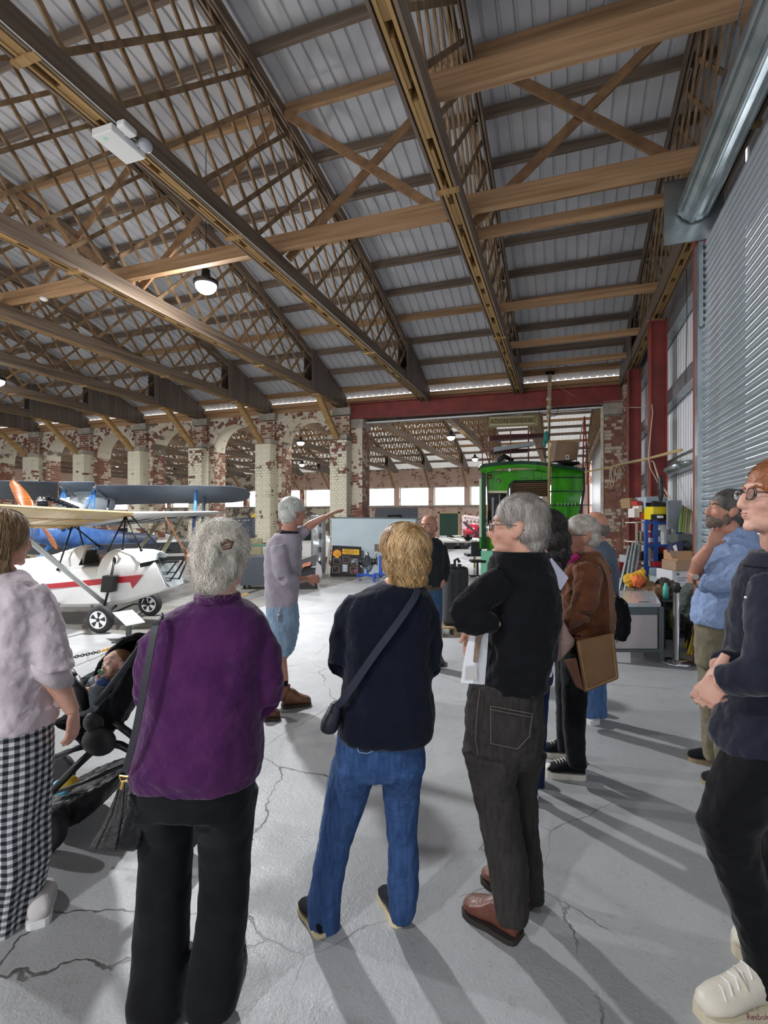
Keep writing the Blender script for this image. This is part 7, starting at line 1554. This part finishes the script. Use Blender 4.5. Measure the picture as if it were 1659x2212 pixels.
rowcol = [(1, [(1402, .04, .17, '8c3a6a', 'magenta tin at the left of the upper shelf'), (1409, .04, .15, 'b0452e', 'red tin near the left of the upper shelf'), (1423, .04, .20, '4c4a4e', 'dark tin just right of the middle post, upper shelf'), (1431, .06, .27, 'd5d7d8', 'tall white paint can in the middle of the upper shelf'), (1441, .045, .24, '8f9497', 'silver tin right of the tall white paint can'), (1456, .055, .17, 'dcdcd8', 'white plastic bottle at the right of the upper shelf')]),
          (2, [(1401, .035, .25, 'c9c3b0', 'cream spray can at the left of the middle shelf'), (1408, .035, .20, 'c96a2e', 'orange tin on the middle shelf'), (1455, .04, .14, '9c7b52', 'brown tin at the right of the middle shelf')]),
          (3, [(1403, .04, .2, 'd3b33a', 'yellow tin on the lower shelf'), (1444, .045, .2, 'a9373a', 'red tin on the lower shelf'), (1457, .05, .18, 'bfc6cc', 'pale tin on the lower shelf')])]
for row, L_ in rowcol:
    for x, r, h, col, lb in L_: tin(x, row, r*1.3, h*1.1, col, lb, 'bottle' if 'bottle' in lb else 'tin')
boxat('black_machine', 'dark motor housing on the middle shelf behind the red tray', 'machine', 1420, 1446, 1196, 1212, dS+.1, .3, M_blackm)
boxat('red_tray', 'red plastic tray on the middle blue shelf', 'tray', 1413, 1440, 1213, 1225, dS-.03, .3, mat('red plastic', 'b5282e', .4))
t = boxat('notice_card', 'white card of print hung below the red tray', 'paper', 1404, 1419, 1226, 1257, dS-.06, .01, mat('pale blue card', 'bccad4', .6), bevel=0)
boxat('small_carton', 'small brown carton beside the red tray', 'box', 1438, 1450, 1214, 1232, dS-.05, .15, M_card)
# things on top of the shelving
t = boxat('tool_case', 'pale blue-grey plastic tool case on top of the blue shelving', 'case', 1394, 1444, 1073, 1100, 7.75, .35, mat('pale grey plastic', '9aa7b2', .5), bevel=.02); lid(t, 1396, 1406, 1086, 1092, 7.73, .02, M_black, 'catch')
t = boxat('tool_case', 'second pale tool case under the first on the blue shelving', 'case', 1400, 1430, 1100, 1122, 7.75, .35, mat('silver grey plastic', 'b5babd', .5), bevel=.02)
t = boxat('yellow_case', 'yellow and black hard case on top of the blue shelving', 'case', 1410, 1453, 1094, 1123, 7.55, .3, mat('safety yellow', 'd9c11a', .4), bevel=.01)
lid(t, 1409, 1449, 1111, 1123, 7.53, .04, M_black, 'black_base'); q = MB(); q.prism([P(1411, 1094, 7.54), P(1453, 1094, 7.54), P(1448, 1086, 7.7), P(1414, 1082, 7.7)], FW*.25); q.build('black_lid', M_black, t); lid(t, 1420, 1433, 1114, 1119, 7.52, .02, M_white, 'badge')
for i, (x0, x1, y0, y1, col, lb) in enumerate(((1370, 1382, 1098, 1118, 'cfc7c2', 'pale carton left of the tool cases'), (1376, 1386, 1082, 1092, 'a82f2b', 'small red carton left of the tool cases'), (1384, 1396, 1108, 1122, 'b0503c', 'rust red carton below the tool cases'), (1379, 1388, 1092, 1106, 'd6cdc6', 'leaning white carton left of the tool cases'), (1386, 1396, 1094, 1108, '5e6064', 'dark grey carton left of the tool cases'))):
    boxat('carton', lb, 'box', x0, x1, y0, y1, 7.8, .2, mat('carton '+col, col, .7), 'small cartons at the left of the shelving')
q = MB(); q.prism([P(1362, 1079, 8.0), P(1430, 1070, 8.0), P(1432, 1074, 8.0), P(1364, 1083, 8.0)], FW*.4); tag(q.build('wall_shelf', mat('shelf plank', '8c7350', .8), None, root=P(1395, 1080, 8)), 'rough timber wall shelf above the tool cases', 'shelf')
q = MB(); q.prism([P(1360, 1076, 7.98), P(1366, 1075, 7.98), P(1366, 1096, 7.98), P(1361, 1097, 7.98)], FW*.3); tag(q.build('shelf_bracket', mat('shelf plank', '8c7350', .8), None, root=P(1363, 1096, 8)), 'timber end block under the wall shelf', 'bracket')
# pale shelf rack to the left of the blue one
rk = thing('tin_rack', 'pale wooden rack of tins left of the blue shelving', 'rack', W((1384-829.5)/F*7.9, 7.9))
for x in (1375, 1393): q = MB(); a = P(x, 1128, 7.85); q.beam((a.x, a.y, 0), a, .03, .03); q.build('post', mat('rack timber', 'a99a80', .7), rk)
for y in (1128, 1170, 1212, 1255): q = MB(); q.prism([P(1373, y+2, 7.85), P(1395, y+2, 7.85), P(1395, y, 7.85), P(1373, y, 7.85)], FW*.35); q.build('shelf_board', mat('rack board', 'c6c0b2', .7), rk)
rs = random.Random(11); cols = ['6c7a4a', 'c9c4ba', '8c5a3a', 'd9d2b0', '4f5560', 'a33b34', 'b99b3e', '3b4b6b']
nm = ['green', 'white', 'brown', 'cream', 'slate', 'red', 'mustard', 'navy']
for r_, y in enumerate((1170, 1212, 1255)):
    for j, x in enumerate((1377, 1384, 1391)):
        ci = (r_*3+j) % 8; c = P(x, y, 7.95); t = thing('jar', '%s tin on the pale rack, %s shelf' % (nm[ci], ('upper', 'middle', 'lower')[r_]), 'tin', c, 'tins on the pale rack'); q = MB(); q.lathe(c, [(.025, 0), (.025, .13), (.02, .15)], 10); q.build('body', mat('tin '+cols[ci], cols[ci], .4), t, True); q = MB(); q.lathe(c+UP*.15, [(.022, 0), (.022, .015)], 10); q.build('cap', M_steel, t)
# stacked cartons right of the shelving
t = boxat('cardboard_box', 'lower white printed carton beside the chrome post', 'box', 1452, 1492, 1233, 1268, 6.9, .4, mat('white carton', 'c9c9cd', .7)); 
q = MB()
for i in range(4): q.prism([P(1462+i*1.5, 1238, 6.89), P(1462.8+i*1.5, 1238, 6.89), P(1462.8+i*1.5, 1243, 6.89), P(1462+i*1.5, 1243, 6.89)], FW*-.002)
q.prism([P(1464, 1248, 6.89), P(1484, 1248, 6.89), P(1484, 1249, 6.89), P(1464, 1249, 6.89)], FW*-.002); q.prism([P(1464, 1253, 6.89), P(1480, 1253, 6.89), P(1480, 1254, 6.89), P(1464, 1254, 6.89)], FW*-.002); q.build('printing', tb, t)
q = MB(); a = P(1472, 1270, 6.9); q.box((a.x, a.y+.2, a.z/2-.01), (.42, .4, a.z-.03), (RT, FW, UP)); tag(q.build('storage_chest', mat('dark chest', '2a2a2c', .7), None, root=(a.x, a.y+.2, 0)), 'dark chest under the white printed carton', 'chest')
t = boxat('cardboard_box', 'middle brown carton stacked on the white printed carton', 'box', 1460, 1494, 1212, 1233, 6.85, .35, M_card)
t = boxat('cardboard_box', 'open brown carton with flaps on top of the stack', 'box', 1464, 1496, 1191, 1212, 6.85, .35, mat('warm cardboard', 'a5805c', .8))
q = MB(); q.prism([P(1464, 1191, 6.84), P(1446, 1188, 6.84), P(1452, 1206, 6.84), P(1463, 1208, 6.84)], FW*.006); q.build('flap', M_card, t)
t = boxat('packet', 'navy and white packet sticking out of the open carton', 'packet', 1452, 1476, 1176, 1194, 6.95, .12, mat('navy packet', '20264e', .5), tilt=-6); q = MB(); q.prism([P(1453, 1180, 6.94), P(1460, 1176, 6.94), P(1464, 1192, 6.94), P(1458, 1194, 6.94)], FW*-.004); q.build('white_band', M_white, t)
q = MB(); q.ell(P(1482, 1178, 7.0), (.1, .08, .07)); soft(q, 'dark_wrap', M_black, t, .01, 1, .02, .03)
# aluminium ladders leaning on the wall
for i, (xa, xb, y0, w_) in enumerate(((1360, 1330, 1180, 12), (1368, 1345, 1172, 10), (1374, 1354, 1176, 8))):
    t = thing('ladder', ('longest aluminium ladder of three leaning in the corner', 'middle aluminium ladder of three leaning in the corner', 'rightmost aluminium ladder of three leaning in the corner')[i], 'ladder', G(xb, 1345), 'aluminium ladders in the corner')
    d0_ = 7.8-.15*i; a0, a1 = P(xa, y0, d0_+.2), P(xb-10, 1345, d0_-.3); b0_, b1_ = P(xa+w_, y0, d0_+.2), P(xb+w_-8, 1345, d0_-.3); a1.z = b1_.z = .01
    for a, b in ((a0, a1), (b0_, b1_)): q = MB(); q.beam(a, b, .025, .06); q.build('stile', M_galv, t)
    for j in range(9): u = (j+.5)/9; q = MB(); q.beam(a0+(a1-a0)*u, b0_+(b1_-b0_)*u, .025, .025); q.build('rung', M_galv, t)
# hi-vis bag, heap, bottle
q = MB(); q.ell(P(1372, 1252, 7.0), (.16, .1, .10), (RT, FW, UP)); q.tube([P(1356, 1262, 7.0), P(1372, 1258, 7.0), P(1390, 1232, 7.0)], [.05, .11, .04], 12); t = thing('hi_vis_sack', 'yellow and orange sack slumped in front of the ladders', 'bag', P(1372, 1268, 7.0)); soft(q, 'sack', mat('amber cloth', 'c99a2a', .8), t, .01, 2, .05, .07)
q = MB(); q.ell(P(1379, 1256, 6.88), (.085, .06, .09), (RT, FW, UP)); soft(q, 'orange_panel', mat('orange cloth', 'd9693a', .7), t, .01, 2, .05, .05)
heap = thing('rag_heap', 'heap of brown rags and bags behind the white chest', 'rags', W((1410-829.5)/F*6.9, 6.9, .0))
for (x, y, r1, r2, c_) in ((1402, 1280, .22, .14, '8a6c4e'), (1380, 1285, .2, .11, '5d544b'), (1420, 1290, .14, .12, '2f2b28'), (1436, 1275, .12, .16, '3a332d'), (1395, 1330, .35, .3, '2d2a28'), (1425, 1340, .3, .3, '262425')):
    q = MB(); q.ell(P(x, y, 6.95), (r1, .2, r2), (RT, FW, UP)); soft(q, 'rag_bundle', mat('rag '+c_, c_, .9, bump=.5, bscale=20), heap, .014, 1, .08, .08)
q = MB(); q.lathe(P(1438, 1296, 6.6), [(.035, 0), (.035, .16), (.018, .2), (.018, .22)], 12); tag(q.build('bottle', mat('turquoise bottle', '55b5a6', .4), None, True, root=P(1438, 1296, 6.6)), 'turquoise bottle on the heap beside the chrome post', 'bottle')
boxat('yellow_tub', 'fluorescent yellow tub on the heap behind the white chest', 'tub', 1404, 1418, 1282, 1291, 6.55, .1, mat('fluorescent yellow', 'e3e23a', .5))
boxat('clear_crate', 'clear plastic crate of oddments behind the heap', 'crate', 1426, 1452, 1248, 1270, 7.2, .3, mat('cloudy plastic', '9fa6ab', .3), bevel=.01)
for i, (x, y, w, h, d_, col, lb) in enumerate(((1352, 1200, 10, 40, 8.6, '9ba0a5', 'pale panel leaning on the brick wall behind the ladders'), (1338, 1215, 12, 26, 8.5, '8a2b27', 'red machine at the foot of the brick wall'), (1350, 1236, 14, 34, 8.3, '1d1e20', 'black machine beside the red one'), (1334, 1250, 12, 30, 8.2, 'c9b9a2', 'cream box at the foot of the brick wall'), (1466, 1150, 12, 8, 8.0, '7f9199', 'grey blue tray right of the blue shelving'))):
    boxat('stored_item', lb, 'stored item', x, x+w, y, y+h if i == 4 else 1120+1782/d_-.5, d_, .25, mat('stored '+col, col, .6))
# white top-loading display chest
tt = thing('display_chest', 'low white glass-topped chest on a grey steel frame', 'chest', W(2.95, 6.05))
CT_ = lambda x, y, d: P(x, y, d)
a, b, c_, e = P(1318, 1316, 5.75), P(1428, 1314, 5.75), P(1412, 1290, 6.75), P(1322, 1288, 6.75)
a.z = b.z = c_.z = e.z = .62
q = MB(); q.prism([a, b, c_, e], UP*.04); q.build('top', mat('pale grey top', 'aab2b5', .25, coat=.5), tt)
q = MB(); q.prism([a-UP*.09, b-UP*.09, c_-UP*.09, e-UP*.09], UP*.085); q.build('frame', mat('grey steel frame', '4e5759', .4), tt)
i_ = RT*.04; q = MB(); lo = UP*-.47; q.prism([a+lo+i_, b+lo-i_, c_+lo-i_, e+lo+i_], UP*.38); q.build('tub', mat('pale pinkish laminate', 'b5abac', .4), tt)
for k_ in (a, b, c_, e):
    q = MB(); q.beam(Vector((k_.x, k_.y, 0)), k_, .05, .05); q.build('leg', mat('grey steel frame', '4e5759', .4), tt)
q = MB(); q.beam(a-UP*.49, b-UP*.49, .04, .03); q.beam(b-UP*.49, c_-UP*.49, .04, .03); q.build('lower_rail', mat('grey steel frame', '4e5759', .4), tt)
q = MB(); m_ = (a+b*1.8+c_*.3)/3.1; q.box(m_+UP*.042, (.12, .015, .004), (RT, FW, UP)); q.build('slot', M_black, tt)
# chrome stanchion
sc_ = thing('stanchion', 'chrome barrier post on a round base by the shutter', 'barrier post', W((1466-829.5)/F*5.75, 5.75))
c0 = W((1461-829.5)/F*5.7, 5.7); q = MB(); q.lathe(c0, [(.16, 0), (.165, .012), (.155, .028), (.05, .04), (.034, .05), (.034, .84)], 28); q.build('tube_and_base', M_chrome, sc_, True); q = MB(); q.lathe(c0+UP*.80, [(.037, 0), (.037, .09), (.03, .10)], 20); q.build('belt_head', M_black, sc_, True)
# grey green tarpaulin covered object, yellow folding frame
q = MB(); q.loft([ring(P(x, y, 6.1), w*.0055, .1, RT, FW, 14) for x, y, w in ((1492, 1262, 4), (1490, 1280, 20), (1488, 1305, 26), (1490, 1325, 20), (1492, 1345, 8))]); t = thing('tarpaulin', 'drab grey-green tarpaulin hanging beside the pale blue shirt', 'tarpaulin', P(1490, 1345, 6.1)); soft(q, 'sheet', mat('drab green canvas', '4b5650', .8, col2='3d4742', nscale=6), t, .01, 2, .04, .08)
q = MB(); a = P(1490, 1262, 6.25); q.beam((a.x, a.y, 0), (a.x, a.y, a.z), .04, .04); q.beam((a.x+.1, a.y, 0), (a.x+.1, a.y, a.z-.2), .04, .04); q.build('support_frame', M_blackm, t)
ys = thing('folding_frame', 'yellow folding steel frame standing behind the chrome post', 'frame', G(1486, 1412)); M_yf = mat('yellow enamel', 'd2b326', .4)
for a, b in (((1503, 1350, 6.2), (1487, 1418, 6.0)), ((1500, 1350, 6.3), (1480, 1405, 6.3)), ((1508, 1360, 6.1), (1494, 1420, 5.95))): q = MB(); p1_ = P(*b); p1_.z = .02; q.tube([P(*a), p1_], .016, 8); q.build('tube', M_yf, ys, True)
q = MB(); q.tube([P(1478, 1412, 6.1), P(1500, 1416, 6.0)], .012, 8); q.build('cross_tube', M_yf, ys, True)
pr = thing('parts_stand', 'dark stand of hanging parts behind the chrome post', 'stand', W((1445-829.5)/F*6.5, 6.5))
q = MB(); c0 = W((1445-829.5)/F*6.5, 6.5); q.box(c0+UP*.55, (.3, .3, .06), (RT, FW, UP)); q.box(c0+UP*.2, (.26, .26, .04), (RT, FW, UP))
for sx in (-.14, .14):
    for sy in (-.14, .14): q.beam(c0+RT*sx+FW*sy, c0+RT*sx+FW*sy+UP*.58, .03, .03)
q.build('frame', M_blackm, pr)
q = MB(); q.ell(c0+UP*.35-FW*.1, (.05, .05, .14)); soft(q, 'olive_rag', mat('olive rag', '6f7a35', .8), pr, .01, 1, .05, .04)

# wall things: silver tube lamp, dark bag, grey cover, leaning green boards
q = MB(); q.tube([P(1440, 1017, 7.35), P(1466, 1004, 7.0)], .045, 14); q.tube([P(1466, 1004, 7.0), P(1490, 996, 6.8)], .018, 10); tag(q.build('tube_heater', M_galv, None, True, root=P(1453, 1010, 7.2)), 'silver tube lying along the lowest cladding rail', 'tube')
q = MB(); q.ell(P(1427, 1055, 7.5), (.04, .05, .2), (RT, FW, UP)); t = thing('hanging_bag', 'dark slim bag hanging on the cladding by the red column', 'bag', P(1427, 1085, 7.5)); soft(q, 'bag', M_black, t, .01, 1, .02, .05)
q = MB(); a = P(1455, 1112, 7.25); q.box(a+FW*.2+RT*.12+UP*.0, (.2, .05, .42), (RT, FW, UP)); t = tag(q.build('grey_cover', mat('grey sheet', '7b8086', .7, col2='6a6f75', nscale=6), None, root=a-UP*.2), 'grey board leaning on the cladding behind the yellow case', 'board')
for i in range(5):
    x = 1468+i*5; q = MB(); q.prism([P(x, 1150, 7.3), P(x+4, 1150, 7.3), P(x+8, 1092+i*3, 7.45), P(x+5, 1090+i*3, 7.45)], FW*.04); tag(q.build('leaning_board', mat('leaning '+('a', 'b', 'c', 'd', 'e')[i], ('5c7a45', '7d8a4a', '9a8a62', '6b7c58', 'b3a77a')[i], .7), None, root=P(x, 1150, 7.3)), ('leftmost green', 'second, olive', 'middle tan', 'fourth, grey-green', 'rightmost pale')[i]+' board of the strips leaning right of the shelving', 'board', 'strips leaning on the cladding')
q = MB(); a = P(1474, 1152, 7.35); q.box((a.x, a.y+.05, a.z/2), (.22, .2, a.z-.02), (RT, FW, UP)); tag(q.build('tall_cabinet', mat('dull green cabinet', '4d5650', .7), None, root=(a.x, a.y+.1, 0)), 'dull green cabinet under the leaning strips', 'cabinet')
# blue cord by the shutter drum
q = MB(); q.tube([P(1606, 0, 3.6), P(1590, 60, 3.9), P(1570, 130, 4.2), P(1545, 230, 4.7), P(1525, 300, 5.2)], .004, 5); tag(q.build('blue_cord', mat('blue cord', '3f78a8', .6), None, True, root=P(1606, 0, 3.6)), 'thin blue cord hanging slanted beside the shutter drum', 'cord')
q = MB(); q.tube([P(1483, 580, 6.7), P(1484, 700, 6.7), P(1482, 800, 6.6), P(1480, 826, 6.6)], .005, 5); tag(q.build('hanging_wire', mat('dark wire', '30343c', .6), None, True, root=P(1483, 580, 6.7)), 'dark wire dangling before the cladding left of the shutter post', 'wire')
q = MB(); q.beam(P(1330, 1240, 9.0), P(1312, 1000, 12.0), .04, .04); 
# ================================================================ pushchair and baby
d0 = 2.75; Bp = lambda x, y, dd=0: P(x, y, d0+dd); k = d0/F
pc = thing('pushchair', 'black pushchair with a raised hood and loaded shopping basket', 'pushchair', W((215-829.5)/F*2.7, 2.7))
M_pf = cloth('black pushchair fabric', '17191d', '101215', bump=.6, bscale=14, sheen=.1); M_pm = mat('black tube', '1a1b1f', .3, .2)
q = MB()
for s in (-.2, .24):
    q.loft([ring(Bp(x, y, s), w*k, .02, RT, FW, 12) for x, y, w in ((306, 1385, 8), (296, 1432, 14), (276, 1482, 22), (245, 1530, 32), (215, 1575, 32), (202, 1600, 18))])
q.loft([ring(Bp(x, y, .02), w*k, .22, RT, FW, 16) for x, y, w in ((315, 1400, 6), (302, 1440, 10), (280, 1490, 12), (255, 1540, 14), (228, 1580, 14))])
q.loft([ring(Bp(x, y, .02), w*k, .21, RT, FW, 16) for x, y, w in ((232, 1580, 22), (215, 1560, 24), (185, 1540, 20), (165, 1530, 16))]); soft(q, 'seat', M_pf, pc, .010, 3, .02, .07)
q = MB(); q.loft([[Bp(x, y, s) for s in (.0, .08, .15, .2, .26)]+[Bp(x+4, y+8, s) for s in (.26, .2, .15, .08, .0)] for x, y in ((196, 1470), (215, 1430), (240, 1400), (268, 1378), (300, 1366), (325, 1372))]); q.prism([Bp(x, y, .22) for x, y in ((192, 1480), (215, 1432), (268, 1380), (320, 1372), (332, 1420), (262, 1505), (212, 1525))], FW*.03); soft(q, 'hood', M_pf, pc, .009, 2, .02, .05)
q = MB(); q.tube([Bp(306, 1392, -.22), Bp(270, 1440, -.24), Bp(232, 1490, -.24), Bp(205, 1520, -.24)], .013, 8); q.build('hood_edge', mat('charcoal edging', '3a3e44', .6), pc, True)
q = MB(); q.tube([Bp(158, 1466, -.2), Bp(175, 1500, -.22), Bp(182, 1530, -.2)], [.03, .03, .025], 10); q.tube([Bp(158, 1466, -.2), Bp(150, 1452, 0), Bp(158, 1466, .22)], .026, 10); q.build('bumper_bar', M_black, pc, True)
q = MB(); q.loft([ring(Bp(x, y, 0), w*k, .2, RT, FW, 14) for x, y, w in ((190, 1462, 10), (178, 1475, 18), (165, 1490, 22), (158, 1510, 18))]); soft(q, 'foot_muff', cloth('dark slate padding', '242b30', bump=.6), pc, .01, 2, .02, .05)
for s in (-.28, .30):
    q = MB(); q.tube([Bp(222, 1602, s), Bp(170, 1650, s), Bp(112, 1710, s)], .018, 10); q.build('front_leg', M_pm, pc, True)
    q = MB(); q.tube([Bp(222, 1602, s), Bp(262, 1610, s), Bp(300, 1630, s), Bp(380, 1740, s)], .019, 10); q.build('rear_leg', M_pm, pc, True)
    q = MB(); q.tube([Bp(248, 1560, s), Bp(275, 1580, s), Bp(300, 1600, s)], .018, 10); q.tube([Bp(222, 1602, s), Bp(160, 1618, s), Bp(110, 1640, s)], .014, 10); q.build('side_brace', M_pm, pc, True)
    q = MB(); q.ell(Bp(214, 1602, s-.01), (.085, .03, .07), (RT, FW, UP)); q.ell(Bp(202, 1560, s), (.05, .03, .05), (RT, FW, UP)); q.build('hinge_joint', M_black, pc, True)
q = MB(); q.tube([Bp(300, 1390, -.24), Bp(345, 1350, -.24), Bp(380, 1330, -.2), Bp(380, 1330, .2), Bp(345, 1350, .26), Bp(300, 1390, .26)], .014, 8); q.build('push_handle', M_pm, pc, True)
q = MB(); q.loft([ring(Bp(x, y, 0), w*k, .2, (RT*.92+UP*.35).normalized(), FW, 18) for x, y, w in ((190, 1745, 40), (190, 1728, 70), (198, 1700, 92), (205, 1680, 100))]); soft(q, 'basket', mat('black mesh basket', '0e0f12', .5, bump=.3), pc, .010, 1, .02, .06)
q = MB(); q.tube([Bp(108, 1716, -.24), Bp(180, 1690, -.24), Bp(300, 1640, -.24)], .009, 8); q.build('basket_rim', M_pm, pc, True)
q = MB(); q.ell(Bp(135, 1700, -.12), (.055, .04, .04), (RT, FW, UP)); tag(q.build('soft_toy', mat('sky blue plush', '6fc3e0', .8), None, True, root=Bp(135, 1700, -.12)), 'sky blue item poking from the pushchair basket', 'toy')
q = MB(); q.ell(Bp(148, 1691, -.15), (.05, .04, .035), (RT, FW, UP)); tag(q.build('orange_packet', mat('orange packet', 'c98a2a', .5, col2='e0c22e', nscale=20), None, True, root=Bp(148, 1691, -.15)), 'orange and yellow packet in the pushchair basket', 'packet')
def pwheel(c, R, w=.05):
    q = MB(); q.lathe(c-FW*w/2, [(R*.7, 0), (R*.95, .0), (R, w*.3), (R, w*.7), (R*.95, w), (R*.7, w)], 28, FW); q.build('tyre', M_tyre, pc, True)
    q = MB(); q.lathe(c-FW*w*.3, [(R*.72, 0), (R*.72, w*.6)], 24, FW); q.build('wheel_hub', M_black, pc)
x_ = (96-829.5)/F*2.47; pwheel(W(x_, 2.47, .105), .105); x_ = (112-829.5)/F*3.0; pwheel(W(x_, 3.05, .105), .105); x_ = (385-829.5)/F*2.47; pwheel(W(x_, 2.47, .12), .12); pwheel(W((385-829.5)/F*3.05, 3.05, .12), .12)
ba = thing('baby', 'baby with a green dummy lying in the pushchair, looking sideways', 'baby', Bp(240, 1500, .0))
sk = MB(); hd = Head(Bp(250, 1440, -.05), (RT*-.62-FW*.72).normalized(), .38, .66, -.3)
e = lambda c, r: sk.ell(hd.p(*c), hd.R(*r), hd.ax(), 22, 16)
e((0, -.015, .045), (.088, .105, .090)); e((0, .028, -.015), (.074, .066, .07)); e((0, .045, -.065), (.05, .045, .03)); e((.045, .055, -.035), (.034, .03, .032)); e((-.045, .055, -.035), (.034, .03, .032)); e((0, .096, -.02), (.014, .014, .012)); e((0, .085, -.088), (.018, .014, .013)); e((.034, .080, .016), (.02, .014, .009)); e((-.034, .080, .016), (.02, .014, .009)); e((0, .07, .05), (.06, .03, .03))
for s in (-1, 1): e((s*.088, -.01, -.005), (.012, .024, .034))
sk.tube([hd.p(0, -.01, -.06), Bp(236, 1478, -.02)], .035, 12); sk.tube([Bp(236, 1470, 0), Bp(215, 1500, 0), Bp(185, 1510, 0)], [.07, .085, .06], 14)
sk.tube([Bp(230, 1476, -.07), Bp(212, 1492, -.11), Bp(196, 1488, -.1)], [.032, .028, .02], 10); sk.tube([Bp(230, 1476, .07), Bp(212, 1492, .11), Bp(196, 1488, .1)], [.032, .028, .02], 10)
for s in (-.05, .05): sk.tube([Bp(190, 1508, s), Bp(165, 1505, s), Bp(150, 1520, s)], [.045, .035, .022], 10)
hf = MB(); hand(hf, Bp(197, 1488, -.1), -RT, -UP, 1, .7, .5); hand(hf, Bp(197, 1488, .1), -RT, -UP, -1, .7, .5)
soft(sk, 'body', mat('baby skin', 'e3b7a3', .5, sss=.15), ba, .0045, 2, fine=hf)
q = MB(); q.tube([Bp(238, 1474, 0), Bp(218, 1496, 0), Bp(185, 1512, 0), Bp(158, 1512, 0)], [.07, .10, .095, .07], 16); q.tube([Bp(232, 1476, -.08), Bp(212, 1490, -.12), Bp(200, 1490, -.11)], [.042, .038, .03], 12); q.tube([Bp(232, 1476, .08), Bp(212, 1490, .12), Bp(200, 1490, .11)], [.042, .038, .03], 12); soft(q, 'romper', cloth('pale grey romper', '8f989c', '7d868b', bump=.5), ba, .008, 2, .01, .05)
q = MB(); q.ell(Bp(222, 1474, -.12), (.035, .02, .022), (RT, FW, UP)); q.build('bib', mat('blue bib', '3d5f94', .8), ba, True)
for s in (-1, 1): q = MB(); q.ell(hd.p(s*.034, .079, .004), .0125*.8); q.build('eye', M_eye, ba, True)
for s in (-1, 1): q = MB(); q.ell(hd.p(s*.034, .0885, .004), hd.R(.010, .006, .010), hd.ax(), 12, 8); q.build('iris', mat('iris baby', '35506a', .15), ba, True)
q = MB(); q.ell(hd.p(0, .104, -.056), hd.R(.034, .008, .024), hd.ax()); q.ell(hd.p(0, .116, -.056), hd.R(.014, .012, .014), hd.ax()); q.build('dummy', mat('green dummy', '6f9c74', .4), ba, True)
hd.hair(ba, mat('fine auburn hair', '9a6e4c', .5, col2='7d5538', nscale=26, rnd=.3, isl=True), [((0, -.022, .052), (.090, .104, .090)), ((0, -.05, -.0), (.086, .076, .08))], 700, .05, (0, -.6, -.4), .0022, .006, wild=.3, cut=lambda v: v[1] > .045 and v[2] < .11 or v[1] > .02 and v[2] < .06, disp=.003, voxel=.008)
# ================================================================ lamps
M_glow = mat('lamp lens', 'ffffff', .3, emit=25)
def highbay(xc, yc, z, watts, label, near=True):
    p = W(xc, yc, z); t = thing('high_bay_lamp', label, 'lamp', p, 'high bay lamps')
    n = 20
    c = MB(); c.lathe(p, [(.17, 0), (.19, .02), (.19, .06), (.12, .10), (.07, .13), (.06, .24)], n); c.build('housing', M_blackm, t)
    c = MB(); c.lathe(p-UP*.13, [(.0, 0), (.07, .01), (.12, .04), (.15, .08), (.16, .13)], n); c.build('lens', M_glow, t, True)
    y = p.y; h = HAN['h1'] if y < 14.5 else HAN['h2']; zr = roof_z(y, h[0], h[1], h[2])
    c = MB(); c.tube([p+UP*.24, (p.x, p.y, zr+.13)], .006, 6); c.build('suspension_cord', M_blackm, t)
    ld = bpy.data.lights.new('bulb', 'AREA'); ld.shape = 'DISK'; ld.size = .26; ld.energy = watts; ld.color = (.95, .97, 1.0)
    lo = bpy.data.objects.new('bulb', ld); COL.objects.link(lo); lo.parent = t; lo.location = (0, 0, -.14)
    ld = bpy.data.lights.new('side_glow', 'POINT'); ld.energy = watts*.13; ld.shadow_soft_size = .1; lo = bpy.data.objects.new('side_glow', ld); COL.objects.link(lo); lo.parent = t; lo.location = (0, 0, -.24)
lab1 = ['bright lamp glaring in front of the second truss, left of centre', 'lamp hanging over the aircraft bay outside the frame', 'added fill lamp hanging behind the viewer', 'lamp at the far left of the near hall', 'lamp above the biplane']
for (a, b_, z, w), lb in zip(LAMPS1, lab1): highbay(a, b_, z, w, lb)
lab2 = ['lamp in the far hall seen through the arch right of the first pier', 'lamp in the far hall seen through the second arch', 'lamp beside the tram roof in the far hall', 'lamp in the far hall behind the third arch', 'lamp above the far hall vehicles', 'lamp deep at the left of the far hall', 'lamp near the far wall windows']
for (a, b_, z, w), lb in zip(LAMPS2, lab2): highbay(a, b_, z, w, lb)

bake_all()
